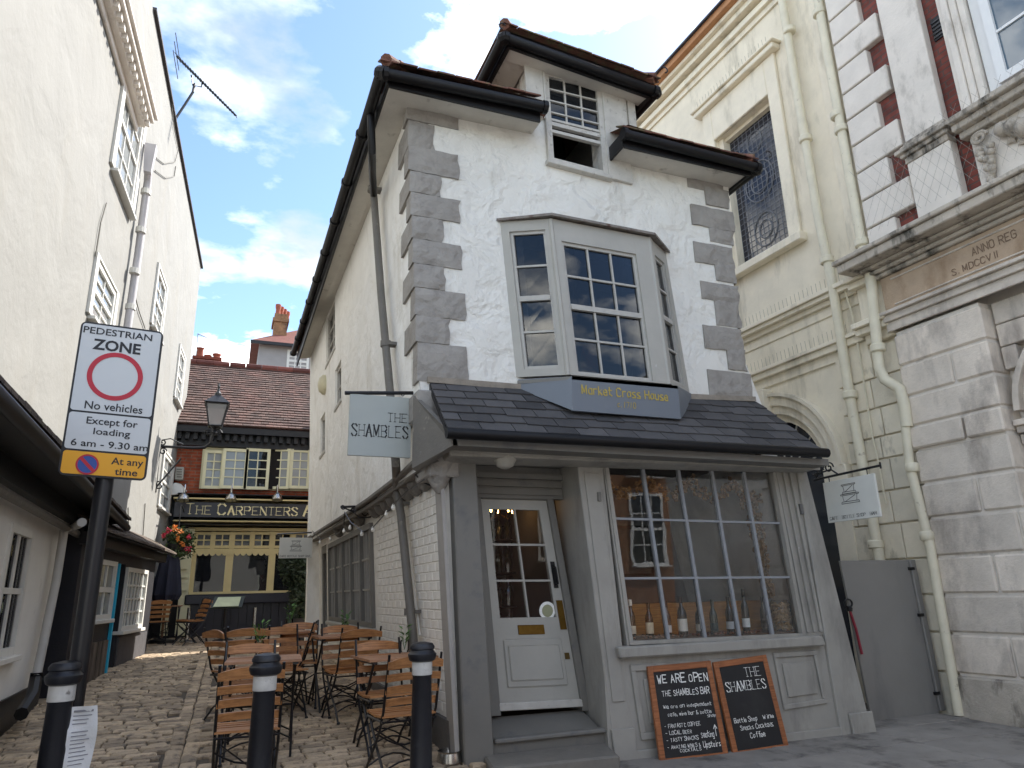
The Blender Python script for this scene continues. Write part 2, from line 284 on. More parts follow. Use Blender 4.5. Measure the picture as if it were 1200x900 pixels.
# ------------------------------------------------------------------ lettering: one skeleton alphabet, three pens
GL = {'A': '002640 1232', 'B': '0006 0636 3645 4544 4433 3303 3342 4241 4130 3000', 'C': '45361605011030 3041', 'D': '0006 0626 2645 4541 4120 2000', 'E': '0006 0646 0333 0040', 'F': '0006 0646 0333',
 'G': '453616050110304143 4323', 'H': '0006 4046 0343', 'I': '2026', 'J': '363120100 1'.replace(' ', ''), 'K': '0006 4603 1440', 'L': '0006 0040', 'M': '0006 062146 4640', 'N': '0006 0640 4046', 'O': '1001051636454130 3010',
 'P': '0006 06364544330 3'.replace('0 3', '03'), 'R': '0006 0636 3645 4544 4433 3303 2340', 'S': '45361605 051442 42413010 1001', 'T': '2026 0646', 'U': '060110304146', 'V': '062046', 'W': '0610243046', 'X': '0046 0640', 'Y': '0623 2346 2320', 'Z': '0646 4600 0040',
 'a': '34140301103031 3430', 'b': '0600 03143433311001', 'c': '3414030110 1031', 'd': '3630 341403011030', 'e': '0232 323334140301 011030', 'f': '4626 2620 1434', 'g': '341403011030 343b 3b1b', 'h': '0600 03143433 3330',
 'i': '1014 1616', 'k': '0600 3402 1230', 'l': '1610', 'm': '0004 03142423 2320 24344443 4340', 'n': '0004 03143433 3330', 'o': '100103 0314 1434 3431 3110', 'p': '040b 031434 343110 1001', 'r': '0004 031434', 's': '3414 1403 0331 3130 3000',
 't': '161130 0434', 'u': '0401 011030 3034', 'v': '042044', 'w': '0410243044', 'x': '0034 0430', 'y': '0411 1131 343b 3b1b', 'z': '0434 3400 0030', '&': '4005162615010020 2042', '-': '0333', '.': '1010', ',': '110a',
 '*': '1313', '^': '2026 04264 4'.replace('4 4', '44'), '1': '1026', '2': '0516364544 4400 0040', '0': '1001051636454130 3010', '7': '0646 4610', '\'': '1615'}
def strokes(ch):
    res = []
    for part in GL.get(ch, '').split(' '):
        pts = []
        for i in range(0, len(part)-1, 2):
            y = part[i+1]; pts.append((int(part[i]), {'a': -1, 'b': -2}[y] if y in 'ab' else int(y)))
        if pts: res.append(pts)
    return res
GL['A'] = '002640 1232'; GL['B'] = '0006364544330333 0333424130 3000'; GL['D'] = '0006264542300 2000'; GL['M'] = '0006204650'; GL['M'] = '0006 062146 4640'; GL['N'] = '0006 0640 4046'; GL['S'] = '453616050433424130100 1001'
GL['S'] = '45361605 051442 42413010 1001'; GL['e'] = '0232 32 323324140301 01103031'; GL['o'] = '10010314343330 3010'; GL['o'] = '100103 0314 1434 3431 3110'; GL['y'] = '041131 343b 3b1b'; GL['t'] = '161130 0434'; GL['f'] = '4626 2620 1434'; GL['s'] = '3414 1403 0331 3130 3000'; GL['B'] = '0006 0636 3645 4544 4433 3303 3342 4241 4130 3000'; GL['D'] = '0006 0626 2645 4541 4120 2000'
def pen(m_, P0, P1, mode, th, nib):
    """one pen stroke between two 2D points; returns a quad"""
    dx, dy = P1[0]-P0[0], P1[1]-P0[1]; l = math.hypot(dx, dy) or 1e-6
    nx, ny = -dy/l, dx/l
    if mode == 'round': t = th
    else: t = th*(.28+.72*abs((dx*cos(nib)+dy*sin(nib)) and (-dx*sin(nib)+dy*cos(nib))/l))
    ex, ey = dx/l*t*.35, dy/l*t*.35
    return [(P0[0]-ex+nx*t/2, P0[1]-ey+ny*t/2), (P0[0]-ex-nx*t/2, P0[1]-ey-ny*t/2), (P1[0]+ex-nx*t/2, P1[1]+ey-ny*t/2), (P1[0]+ex+nx*t/2, P1[1]+ey+ny*t/2)]
def letter_w(ch): return 2.2 if ch in 'Iil.,\'' else (3.2 if ch == ' ' else (4.6 if ch.islower() else 5.6 + (.5 if ch == 'M' else 0)))
def write(name, text, pl, a, b, hgt, c, mt, parent, mode='serif', th=.9, nib=0, width=None, jit=0, depth=.002, slope=0, track=0, lean=0, smallcaps=False, label=None):
    """writes text on plane pl starting at (a,b), cap height hgt"""
    m_ = M(); k = hgt/6; tot = 0; lay = []
    for i, ch in enumerate(text):
        s = 1.0
        if smallcaps and i and text[i-1] != ' ': s = .8
        lay.append((ch, tot, s)); tot += (letter_w(ch)+track)*s
    kx = (width/tot) if width else k; cnt = 0; rr = random.Random(len(text)+int(hgt*1e4))
    for ch, x0, s in lay:
        jy = rr.uniform(-jit, jit)*2; js = 1+rr.uniform(-jit, jit)
        for st in strokes(ch):
            st = [(p[0]+rr.uniform(-jit, jit), p[1]+rr.uniform(-jit, jit)) for p in st]
            if len(st) == 1: st = [st[0], (st[0][0]+.01, st[0][1]+.3)]
            segs = list(zip(st[:-1], st[1:]))
            for (p, q) in segs:
                if p == q: q = (p[0]+.01, p[1]+.5)
                ql = pen(m_, p, q, 'round' if mode == 'round' else 'nib', th, nib)
                cnt += 1; cc = c+.00015*(cnt % 5)
                Q = [(a+(x0+x*s*js+y*lean*s)*kx, b+(y*s*js+jy)*k+(x0+x)*kx*slope) for x, y in ql]
                m_.hexa([pl.w(x, y, cc-depth) for x, y in Q]+[pl.w(x, y, cc) for x, y in Q])
            if mode == 'serif':
                for p, q in ((st[0], st[1]), (st[-1], st[-2])):
                    if abs(q[0]-p[0]) < 1.6 and abs(q[1]-p[1]) > 1.5 and p[1] in (0, 6):
                        cnt += 1; cc = c+.00015*(cnt % 5)+.0008; y = p[1]-(.0 if p[1] else 0); sg = .3 if p[1] == 0 else -.3
                        Q = [(p[0]-.9, y), (p[0]+.9, y), (p[0]+.9, y+sg), (p[0]-.9, y+sg)]
                        Q = [(a+(x0+x*s)*kx, b+y_*s*k+(x0+x)*kx*slope) for x, y_ in Q]
                        m_.hexa([pl.w(x, y_, cc-depth) for x, y_ in Q]+[pl.w(x, y_, cc) for x, y_ in Q])
    o = m_.obj(name, mt, parent, label=label); return o
def sans(name, text, pl, a, b, hgt, c, mt, parent, width=None, bold=.0, align='CENTER'):
    """built-in sans lettering turned into a mesh"""
    cu = bpy.data.curves.new('t', 'FONT'); cu.body = text; cu.size = 1; cu.offset = bold; cu.align_x = align; cu.extrude = .004; cu.resolution_u = 3
    t = bpy.data.objects.new('t', cu); COL.objects.link(t); bpy.context.view_layer.update()
    me = bpy.data.meshes.new_from_object(t.evaluated_get(bpy.context.evaluated_depsgraph_get())); bpy.data.objects.remove(t)
    xs = [v.co.x for v in me.vertices]; k = hgt/.73; kx = width/(max(xs)-min(xs)) if width else k
    for v in me.vertices: v.co = pl.w(a+v.co.x*kx, b+v.co.y*k, c+v.co.z*.2)
    me.materials.clear(); me.materials.append(mt); return link(name, me, parent)

# ------------------------------------------------------------------ ground
def gz(x, y):
    t = max(0, min(1, (x-1.8)/1.3)); t = t*t*(3-2*t); f = min(1, max(0, (17-y)/1)) if y > 16 else 1
    z = .055*max(0, y-2.2) if y < 12 else .539+.02*(min(y, 30)-12)
    pz = .075*max(0, min(1, (y-3)/2.4))
    return z*(1-t)+pz*t
def solve(px, py, h):
    """the point seen at a picture position, h metres above the local ground"""
    d = ray(px, py).normalized(); lo, hi = 1.0, 40.0
    for i in range(50):
        md = (lo+hi)/2; p = O+d*md
        if p.z-h-gz(p.x, p.y) > 0: lo = md
        else: hi = md
    return O+d*lo
def G(x, y):
    return solve(x, y, 0)
gm = M(); xs = [-400, -60, -12, -5, -3, -2, -1, 0, 1, 1.8, 2.0, 2.2, 2.4, 2.6, 2.8, 3.1, 4, 6, 8, 12, 60, 400]; ys = [-400, -60, -12, 0, 2.2, 3, 4, 5, 6, 7, 8, 10, 12, 14, 16, 18, 20, 30, 60, 400]
gm.add([(x, y, gz(x, y)-.02) for y in ys for x in xs], [(j*len(xs)+i, j*len(xs)+i+1, (j+1)*len(xs)+i+1, (j+1)*len(xs)+i) for j in range(len(ys)-1) for i in range(len(xs)-1)])
ground = tag(gm.obj('ground', mortar_m), kind='structure')
ground.data.materials.append(mat('pale_street_paving', '8f8b84', .9, .12, 3, .5, 40, col2='6f6b66', c2pos=(.5, .7), c2scale=1))
for p_ in ground.data.polygons:
    if not (-3 < p_.center.x < 2.7 and 3 < p_.center.y < 20): p_.material_index = 1
def dome(w_, l_, h_, rnd):
    ins = .012; vs = []
    for s, z in ((0, -.04), (0, h_*.45), (ins, h_*.85), (ins*2.8, h_)):
        for sx, sy in ((-1, -1), (1, -1), (1, 1), (-1, 1)):
            vs.append((sx*(w_/2-s)+rnd.uniform(-.007, .007), sy*(l_/2-s)+rnd.uniform(-.006, .006), z+rnd.uniform(-.002, .003)))
    fs = [(i*4+j, i*4+(j+1) % 4, (i+1)*4+(j+1) % 4, (i+1)*4+j) for i in range(3) for j in range(4)]+[(12, 13, 14, 15)]
    return vs, fs
rnd = random.Random(3); stones = []
y = 4.6
while y < 17.6:
    rh = rnd.uniform(.095, .12)
    x = -2.6+rnd.uniform(0, .2)
    while x < 2.6:
        sw = rnd.uniform(.13, .27)
        cx, cy = x+sw/2, y+rh/2+.05*sin(x*1.3+.5)+.01*rnd.uniform(-1, 1)
        if not (-.33 < cx-.012*(cy-6) < -.05) and cx < 1.9+.0*cy: stones.append((cx, cy, sw-.014, rh-.012, 0))
        x += sw
    y += rh
y = 4.6
while y < 17.6:           # the drain line, stones laid lengthwise
    ln = rnd.uniform(.16, .24)
    for k in (0, 1): stones.append((-.255+.125*k+.012*(y-6), y+ln/2+.05*k, .112, ln-.014, 0))
    y += ln
vis = [s for s in stones if s[1] > 5.55 and abs(s[0]) < 2]; vis.sort(key=lambda s: s[1]+.25*abs(s[0]-.3))
near = set(id(s) for s in vis[:300]); far = M(); variants = []
for s in stones:
    vs, fs = dome(s[2], s[3], .018+rnd.uniform(0, .008), rnd); z = gz(s[0], s[1])-.012; tilt = rnd.uniform(-.03, .03)
    if id(s) in near:
        q = M(); q.add(vs, fs); o = q.obj('cobble', cobble_m, ground, smooth=False); o.location = (s[0], s[1], z); o.rotation_euler = (R(3.1)*(1 if s[1] < 12 else .3)+tilt*.5, tilt, rnd.uniform(-.03, .03))
    else: far.add([(a+s[0], b+s[1], c+z+b*(.055 if s[1] < 12 else .02)+a*tilt) for a, b, c in vs], fs)
fo = far.obj('cobbles', cobble_s, ground); fo['kind'] = 'stuff'
# pavement flags in front of the shop
pv = link('pavement', M().mesh('pavement', flag_m)); tag(pv, kind='structure')
pm_ = M(); pm_.box(5.62, 7.3, 5.62, 7.8, -.02, .06); bpy.data.meshes.remove(pv.data); pv = tag(pm_.obj('pavement', mortar_m), kind='structure')
y = 2.6; row = 0
while y < 5.5:
    dd = .62; x = 1.85-.3*(row % 2)
    while x < 7.1:
        ww = rnd.uniform(.7, .95); x0 = max(x, 1.95)
        if x0 < x+ww-.2:
            q = M(); zz = [gz(xx, yy)+.006 for xx, yy in ((x0, y), (min(x+ww, 7.12)-.008, y), (min(x+ww, 7.12)-.008, y+dd-.008), (x0, y+dd-.008))]
            X1 = min(x+ww, 7.12)-.008; Y1 = y+dd-.008; j = rnd.uniform(0, .005)
            q.hexa([(x0, y, zz[0]-.05), (X1, y, zz[1]-.05), (X1, Y1, zz[2]-.05), (x0, Y1, zz[3]-.05), (x0, y, zz[0]+j), (X1, y, zz[1]+j), (X1, Y1, zz[2]+j), (x0, Y1, zz[3]+j)])
            q.obj('paving_slab', flag_m, pv, bevel=.004)
        x += ww
    y += dd; row += 1
for k, (x0, x1, y0, y1) in enumerate([(5.66, 6.35, 5.6, 6.4), (6.36, 7.1, 5.6, 6.5)]):
    q = M(); q.box(x0, x1, y0, y1, .0, .085+.004*k); q.obj('paving_slab', flag_m, pv, bevel=.004)
# smooth apron at the lower left
q = M(); P = [G(-60, 868), G(158, 800), G(130, 792), G(-60, 830)]
# ================================================================== the crooked house
FW = Pl((0, 5.7, 0), (0, -1, 0))               # upper front wall
SF = Pl((0, 5.6, 0), (0, -1, 0))               # shopfront
US = Pl((1.44, 5.7, 2.9), (-1, 0, -.049))      # upper side wall (alley), leaning
LS = Pl((1.77, 5.7, 0), (-1, 0, -.06))         # lower side wall
house = thing('crooked_house', 'leaning white house with grey quoins, oriel bay and grey shopfront under slate pent roof', 'house', (3.4, 8, 0))
house_end = 14.2
# upper front wall with openings for attic window and oriel
m_ = M()
outer = [(1.30, 6.02), (1.36, 4.6), (1.42, 3.2), (1.5, 2.72), (5.3, 2.72), (5.08, 3.2), (4.87, 3.85), (4.9, 4.6), (4.97, 5.3), (5.0, 6.02), (3.74, 6.02), (3.76, 6.9), (2.55, 6.9), (2.57, 6.02)]
aw = FW.quad([(643, 190), (712, 208), (703, 100), (636, 84)])
bay_hole = [(2.5, 3.32), (3.95, 3.32), (3.9, 4.72), (2.42, 4.72)]
FW.poly(m_, outer, -.25, 0, [[bil(aw, .03, .03), bil(aw, .97, .03), bil(aw, .97, .97), bil(aw, .03, .97)], bay_hole]); m_.obj('front_wall', white_render, house)
# side wall, upper
def us(y, z): return (-(y-5.7), (z-2.9)/US.v.z)
m_ = M(); sw_ = [us(5.72, 2.42), us(5.72, 6.3), us(house_end, 6.3), us(house_end, 2.42)]
sh = [((10.7, 5.15), (11.75, 6.0)), ((10.1, 4.15), (10.7, 4.75)), ((11.9, 3.75), (12.5, 4.4))]
holes = [[us(a[0], a[1]), us(b[0], a[1]), us(b[0], b[1]), us(a[0], b[1])] for a, b in sh]
US.poly(m_, sw_, -.25, 0, holes); m_.obj('upper_side_wall', side_render, house)
for a, b in sh:
    q = [us(b[0], a[1]), us(a[0], a[1]), us(a[0], b[1]), us(b[0], b[1])]
    window(house, US, q, -.03, 2, 3 if b[0]-a[0] > .8 else 2, .05, .02, .08, False, bar_white, sill=.05)
# lower side wall (brick behind paint) with the long lattice window and a side door
def ls(y, z): return (-(y-5.7), z/LS.v.z)
lw = LS.quad([(388, 722), (443, 733), (440, 603), (389, 632)]); lw = [ls(12.5, 1.05), ls(8.72, 1.05), ls(8.72, 2.26), ls(12.5, 2.26)]
sdq = [ls(13.75, .62), ls(12.95, .62), ls(12.95, 2.3), ls(13.75, 2.3)]
m_ = M(); LS.poly(m_, [ls(5.72, -.05), ls(5.72, 2.42), ls(house_end, 2.42), ls(house_end, -.05)], -.25, 0, [lw, sdq]); m_.obj('lower_side_wall', white_brick, house)
m_ = M(); LS.rect(m_, ls(12.9, 0)[0], ls(5.76, 0)[0], 0, .47, 0, .035); m_.obj('plinth', mat('grey_plinth', '5d5a57', .8, .12, 5, .6, 30), house)
# painted bricks, near part of the wall
vb = [];
for k in range(4):
    q = M(); h = .0335+.001*k; l = .105-.002*k; q.hexa([(0, -l, -h), (0, l, -h), (0, l, h), (0, -l, h), (-.007-.002*(k % 2), -l+.005, -h+.004), (-.007, l-.005, -h+.004), (-.006, l-.005, h-.004), (-.007, -l+.005, h-.004)]); vb.append(q.mesh('brick', white_brick))
rb = random.Random(5); cnt = 0; xtra = M(); tilt = math.atan(.06)
for r in range(25):
    z = .5+.078*r+.039
    for c in range(14):
        yy = 5.9+.225*c+(.1125 if r % 2 else 0)
        if yy > 8.55: continue
        p = LS.w(*ls(yy, z), 0)
        if cnt < 300:
            o = link('brick', vb[rb.randrange(4)], house); o.location = p; o.matrix_parent_inverse = Matrix.Translation(-V((3.4, 8, 0))); o.rotation_euler = (rb.uniform(-.012, .012), -tilt, rb.uniform(-.02, .02)); cnt += 1
for r in range(26):      # further along, joined
    z = .5+.078*r+.039
    for c in range(26):
        yy = 8.62+.225*c+(.1125 if r % 2 else 0)
        if yy > house_end-.15 or (8.6 < yy < 12.62 and .98 < z < 2.34) or (12.8 < yy < 13.9): continue
        a, b = ls(yy, z); LS.rect(xtra, a-.104, a+.104, b-.0335, b+.0335, 0, .006)
xo = xtra.obj('bricks', white_brick, house); xo['kind'] = 'stuff'
# lattice window: five casements
lwin = None
fr = M(); 
for (u0, u1, v0, v1) in ((0, .012, 0, 1), (.988, 1, 0, 1), (.012, .988, 0, .05), (.012, .988, .94, 1)): LS.strip(fr, lw, u0, u1, v0, v1, -.1, .045)
for k in range(1, 5): LS.strip(fr, lw, k*.2-.006, k*.2+.006, .05, .94, -.1, .04)
fo = fr.obj('lattice_window', grey_dark, house)
s_ = M(); LS.strip(s_, lw, -.015, 1.015, -.05, -.003, -.1, .09); s_.obj('sill', bay_paint, fo, bevel=.01)
for k in range(5):
    u0 = k*.2+.006; u1 = k*.2+.194; b = M()
    for j in range(1, 4): uu = u0+(u1-u0)*j/4; LS.strip(b, lw, uu-.003, uu+.003, .05, .94, -.03, .02)
    for vv in (.36, .66): LS.strip(b, lw, u0, u1, vv-.01, vv+.01, -.03, .016)
    b.obj('glazing_bars', grey_paint, fo); p = M(); LS.strip(p, lw, u0, u1, .05, .94, -.05, -.045); p.obj('pane', dark_glass, fo)
b = M(); [LS.strip(b, sdq, *s, -.06, -.02) for s in ((0, .1, 0, 1), (.9, 1, 0, 1), (.1, .9, .92, 1))]; LS.strip(b, sdq, .1, .9, 0, .92, -.12, -.08)
sdoor = b.obj('side_door', grey_dark, house)
b = M(); b.lathe(LS.w(*bil(sdq, .82, .5), -.08), [(.012, 0), (.012, .03), (.028, .04), (.028, .06), (.012, .07)], 10, LS.n); b.obj('door_knob', brass, sdoor)
# rest of the shell
m_ = M(); m_.prism([[(1.5, house_end, -.1), (5.5, house_end, -.1), (5.1, house_end, 6.2), (1.32, house_end, 6.2)]], (0, -.24, 0)); m_.obj('rear_wall', side_render, house)
m_ = M(); m_.prism([[(5.72, 5.62, -.1), (5.72, house_end-.25, -.1), (5.1, house_end-.25, 6.1), (4.98, 5.72, 6.1), (4.86, 5.72, 4), (5.2, 5.72, 2.7)]], (-.2, 0, 0)); m_.obj('right_side_wall', side_render, house)
m_ = M(); m_.box(1.7, 4.9, 6.1, house_end-.3, 2.62, 2.7); m_.box(1.5, 4.8, 6.0, house_end-.3, 5.0, 5.06); m_.obj('upper_floors', mat('dark_boards', '3a332c', .8), house)
# ---- quoins
def rough(x0, x1, y0, y1, z0, z1, seed):
    """a hand-cut block: front face as a jittered grid, worn outline"""
    r_ = random.Random(seed); m_ = M(); nx, nz = 6, 4; F = []
    for j in range(nz+1):
        for i in range(nx+1):
            e = (i in (0, nx)) or (j in (0, nz)); dx = r_.uniform(-.009, .009); dz = r_.uniform(-.007, .007)
            F.append((x0+(x1-x0)*i/nx+(dx if i else 0)*(1.6 if i == nx else 1), y0+(.012 if e else 0)+r_.uniform(-.004, .006), z0+(z1-z0)*j/nz+(dz if 0 < j < nz else dz*.5)))
    m_.add(F+[(x, y1, z) for x, y, z in F], [])
    n = len(F); k0 = 0
    for j in range(nz):
        for i in range(nx): a = j*(nx+1)+i; m_.f.append((a, a+1, a+nx+2, a+nx+1))
    rim = [i for i in range(nx+1)]+[j*(nx+1)+nx for j in range(1, nz+1)]+[nz*(nx+1)+i for i in range(nx-1, -1, -1)]+[j*(nx+1) for j in range(nz-1, 0, -1)]
    for a, b in zip(rim, rim[1:]+rim[:1]): m_.f.append((a, b, b+n, a+n))
    return m_
cy = [113, 141, 172, 201, 226, 253, 280, 309, 337, 370, 401, 447]; rx = [537, 510, 538, 516, 538, 518, 540, 522, 545, 526, 547]
def cornx(y): return 480+(y-118)/(447-118)*14
for k in range(11):
    (a0, z1) = FW.ab(cornx(cy[k]), cy[k]); (a1, z0) = FW.ab(cornx(cy[k+1]), cy[k+1]); ar = FW.ab(rx[k], (cy[k]+cy[k+1])/2)[0]
    lng = k % 2 == 0; sd_ = .16 if lng else .42; g = .002; jr = rnd.uniform(-.012, .012); pr = .018+rnd.uniform(0, .015)
    q = rough(a0-pr, ar+jr, 5.7-pr, 5.74, z0+g, z1-g, k); q.box(a0-pr, a0+.05, 5.741, 5.7+sd_, z0+g+.0, z1-g); q.obj('quoin', quoin_m, house, bevel=0)
for k, (y0, y1, sd_) in enumerate([(447, 478, .36), (478, 510, .18), (510, 548, .32)]):
    p1 = US.at(cornx(y0)+1, y0+8, .0); p0 = US.at(cornx(y1)+6, y1+8); x0 = 1.42+.05*k
    q = M(); q.box(x0-.03, 1.75, 5.62-.02*k, 5.7+sd_, p0.z+.006, p1.z-.006); q.obj('quoin', quoin_m, house, bevel=.015)
rq = [(190, 219, 804, 845), (219, 240, 826, 852), (240, 263, 810, 858), (263, 283, 831, 858), (283, 307, 813, 857), (307, 329, 838, 860), (329, 350, 820, 864), (350, 381, 837, 866), (381, 408, 825, 868), (408, 433, 851, 872), (433, 468, 830, 880)]
for k, (y0, y1, xl, xr) in enumerate(rq):
    a0, z1 = FW.ab(xl, y0); a0b, _ = FW.ab(xl, y1); a1, _ = FW.ab(xr, (y0+y1)/2-2); z0 = FW.ab(xl, y1)[1]; pr = .02+rnd.uniform(0, .015)
    q = rough((a0+a0b)/2+rnd.uniform(-.012, .012), a1, 5.7-pr, 5.74, z0+.002, z1-.002, 50+k); q.box(a1-.05, a1, 5.741, 6.1, z0+.002, z1-.002); q.obj('quoin', quoin_m, house)
# ---- jetty moulding with corbels along the alley side
mj = M(); pts = [(5.55, 2.44), (6.4, 2.39), (8, 2.37), (10, 2.38), (12, 2.4), (14.25, 2.42)]
for (ya, za), (yb, zb) in zip(pts[:-1], pts[1:]):
    q = [ls(yb, zb), ls(ya, za), ls(ya, za+.055), ls(yb, zb+.055)]; LS.strip(mj, q, 0, 1, 0, 1, -.02, .16)
    q = [ls(yb, zb+.055), ls(ya, za+.055), ls(ya, za+.1), ls(yb, zb+.1)]; LS.strip(mj, q, 0, 1, 0, 1, -.02, .21)
mo = mj.obj('jetty_moulding', pipe_grey, house, bevel=.01)
for k in range(12):
    yy = 5.72+.32*k if k < 9 else 8.4+.9*(k-8); z = 2.4; q = M(); c = LS.w(*ls(yy, z-.0), .05)
    q.lathe(c, [(.02, -.13), (.055, -.1), (.085, -.04), (.09, 0)], 9); q.obj('corbel', pipe_grey, mo, smooth=True)
# lump of stone under the corner
q = M(); q.lathe((1.6, 5.68, 2.2), [(.02, 0), (.06, .05), (.11, .15), (.16, .3), (.17, .36)], 9); q.obj('corner_corbel', quoin_m, house, smooth=True)
# ---- eaves, roofs
_before = set(bpy.data.objects)
def gutter(pts, r=.052, drop=0, fasc=.14, wallside=(0, 1, 0), name='gutter'):
    q = M(); q.tube(pts, r, 10); g = q.obj(name, black_gl, house, smooth=True)
    for a, b in zip(pts[:-1], pts[1:]):
        a = V(a); b = V(b); n = max(1, int((b-a).length/.9))
        for i in range(n+1):
            c = a.lerp(b, i/n); d = (b-a).normalized()*.022; q = M(); q.tube([c-d, c+d], r+.014, 10); q.obj('gutter_bracket', black_gl, g)
    return g
E1 = 5.35; EL = .98
gutter([(2.54, E1-.03, 6.02), (EL, E1-.03, 5.97), (EL-.03, E1, 5.99), (EL-.03, 14.15, 6.22)])
gutter([(3.42, E1-.03, 5.93), (5.08, E1-.03, 5.9), (5.1, E1, 5.9), (5.12, 6.6, 5.95)])
gutter([(2.18, 7.2, 6.9), (2.18, 5.46, 6.88), (2.2, 5.44, 6.88), (3.93, 5.44, 6.71), (3.95, 5.46, 6.71), (3.95, 7.2, 6.78)])
# fascias and soffits
m_ = M(); m_.box(EL+.05, 2.52, E1+.035, E1+.06, 5.9, 6.08); m_.box(EL+.04, EL+.065, E1+.061, 14.15, 5.95, 6.2); m_.box(3.46, 5.04, E1+.035, E1+.06, 5.83, 6.0); m_.box(5.015, 5.04, E1+.061, 6.6, 5.83, 6.0)
m_.box(3.435, 3.459, E1+.035, 5.69, 5.84, 6.0)
q = [(2.24, 5.48, 6.82), (3.9, 5.48, 6.65), (3.9, 5.48, 6.85), (2.24, 5.48, 7.02)]; m_.prism([q], (0, .03, 0))
m_.prism([[(2.24, 5.511, 6.82), (2.24, 7.2, 6.85), (2.24, 7.2, 7.05), (2.24, 5.511, 7.02)]], (.03, 0, 0)); m_.prism([[(3.87, 5.511, 6.65), (3.87, 7.2, 6.7), (3.87, 7.2, 6.9), (3.87, 5.511, 6.85)]], (.03, 0, 0))
m_.obj('fascia', black_paint, house)
m_ = M(); m_.hexa([(EL+.066, E1+.061, 5.91), (2.56, E1+.061, 5.96), (2.56, 5.699, 5.98), (EL+.066, 5.699, 5.95), (EL+.066, E1+.061, 5.94), (2.56, E1+.061, 5.99), (2.56, 5.699, 6.01), (EL+.066, 5.699, 5.98)])
m_.hexa([(EL+.066, 5.7, 5.95), (1.3, 5.7, 5.96), (1.3, 14.15, 6.16), (EL+.066, 14.15, 6.1), (EL+.066, 5.7, 5.98), (1.3, 5.7, 5.99), (1.3, 14.15, 6.19), (EL+.066, 14.15, 6.13)])
m_.box(3.46, 5.014, E1+.061, 5.699, 5.86, 5.89); m_.box(4.98, 5.014, 5.7, 6.6, 5.862, 5.892)
m_.hexa([(2.271, 5.511, 6.83), (3.869, 5.511, 6.67), (3.869, 5.699, 6.7), (2.271, 5.699, 6.85), (2.271, 5.511, 6.86), (3.869, 5.511, 6.7), (3.869, 5.699, 6.73), (2.271, 5.699, 6.88)])
m_.box(2.271, 2.54, 5.7, 7.2, 6.87, 6.9); m_.box(3.76, 3.869, 5.7, 7.2, 6.76, 6.79); m_.obj('soffit', soffit_m, house)
# main hipped roof and attic roof
rf = M(); zz = [(.96, 5.3, 6.1), (2.52, 5.3, 6.08), (2.52, 6.9, 7.05), (3.0, 7.6, 7.35), (3.0, 12.2, 7.4), (.96, 14.2, 6.28), (5.1, 14.2, 6.1), (5.1, 5.3, 5.98), (3.46, 5.3, 6.04), (3.7, 5.68, 6.2), (3.7, 6.9, 7.05), (2.52, 5.68, 6.3), (3.46, 5.68, 6.2)]
rf.add(zz, [(0, 1, 11, 2, 3), (5, 0, 3, 4), (6, 5, 4), (7, 6, 4, 3), (8, 7, 3, 10, 9, 12), (2, 10, 3)]); rf.add([(x, y, z-.06) for x, y, z in ((.99, 5.36, 6.1), (2.6, 5.36, 6.08), (2.6, 5.68, 6.1), (.99, 5.68, 6.1))], [(0, 1, 2, 3)]); roof = rf.obj('roof', terracotta, house)
rf = M(); b0 = [(2.16, 5.41, 7.02), (3.97, 5.41, 6.85), (3.97, 8, 6.95), (2.16, 8, 7.1)]; r0 = [(3.05, 6.3, 7.45), (3.05, 8, 7.5)]
rf.add(b0+r0, [(0, 1, 4), (1, 2, 5, 4), (2, 3, 5), (3, 0, 4, 5), (3, 2, 1, 0)]); aroof = rf.obj('attic_roof', terracotta, house)
def tilerow(p0, p1, n, par, up=(0, .16, .1), off=V((0, 0, 0))):
    p0 = V(p0); p1 = V(p1); d = (p1-p0)/n; u = V(up)
    for k in range(n):
        a = p0+d*k+off+V((0, 0, rnd.uniform(0, .012))); b = a+d*.96; q = M(); t = V((0, 0, .02)); mid = (a+b)/2+V((0, 0, .012))
        q.hexa([a, b, b+u, a+u, a+t, b+t, b+u+t, a+u+t]); q.obj('roof_tile', terracotta, par, bevel=.004)
tilerow((2.16, 5.38, 7.0), (3.99, 5.38, 6.83), 11, aroof); tilerow((2.16, 5.5, 7.06), (3.99, 5.5, 6.89), 11, aroof, off=V((.06, 0, 0)))
tilerow((.93, 5.28, 6.07), (2.5, 5.28, 6.1), 9, roof); tilerow((3.4, 5.28, 5.98), (5.1, 5.28, 5.98), 10, roof)
for k in range(4):  # hip tiles at the corners
    for (c, d, par) in (((.98, 5.3, 6.12), V((.11, .12, .075)), roof), ((5.05, 5.32, 6.02), V((-.11, .12, .07)), roof), ((2.18, 5.42, 7.05), V((.12, .12, .06)), aroof), ((3.93, 5.42, 6.89), V((-.12, .12, .07)), aroof)):
        a = V(c)+d*k*1.2-V((0, 0, .02)); q = M(); q.tube([a, a+d*1.4], [.06, .05], 8); q.obj('hip_tile', terracotta, par, smooth=True)
for c, d in (((5.14, 5.2, 5.98), 1), ((3.99, 5.34, 6.9), 1), ((2.17, 5.39, 6.93), -1)):   # little iron scrolls at the eaves corners
    q = M(); q.tube([V(c)+V((d*(.02+.035*sin(t)), 0, .035*(1-cos(t))+.0)) for t in [i*.6 for i in range(8)]], .008, 5); q.obj('hip_iron', black_iron, house)

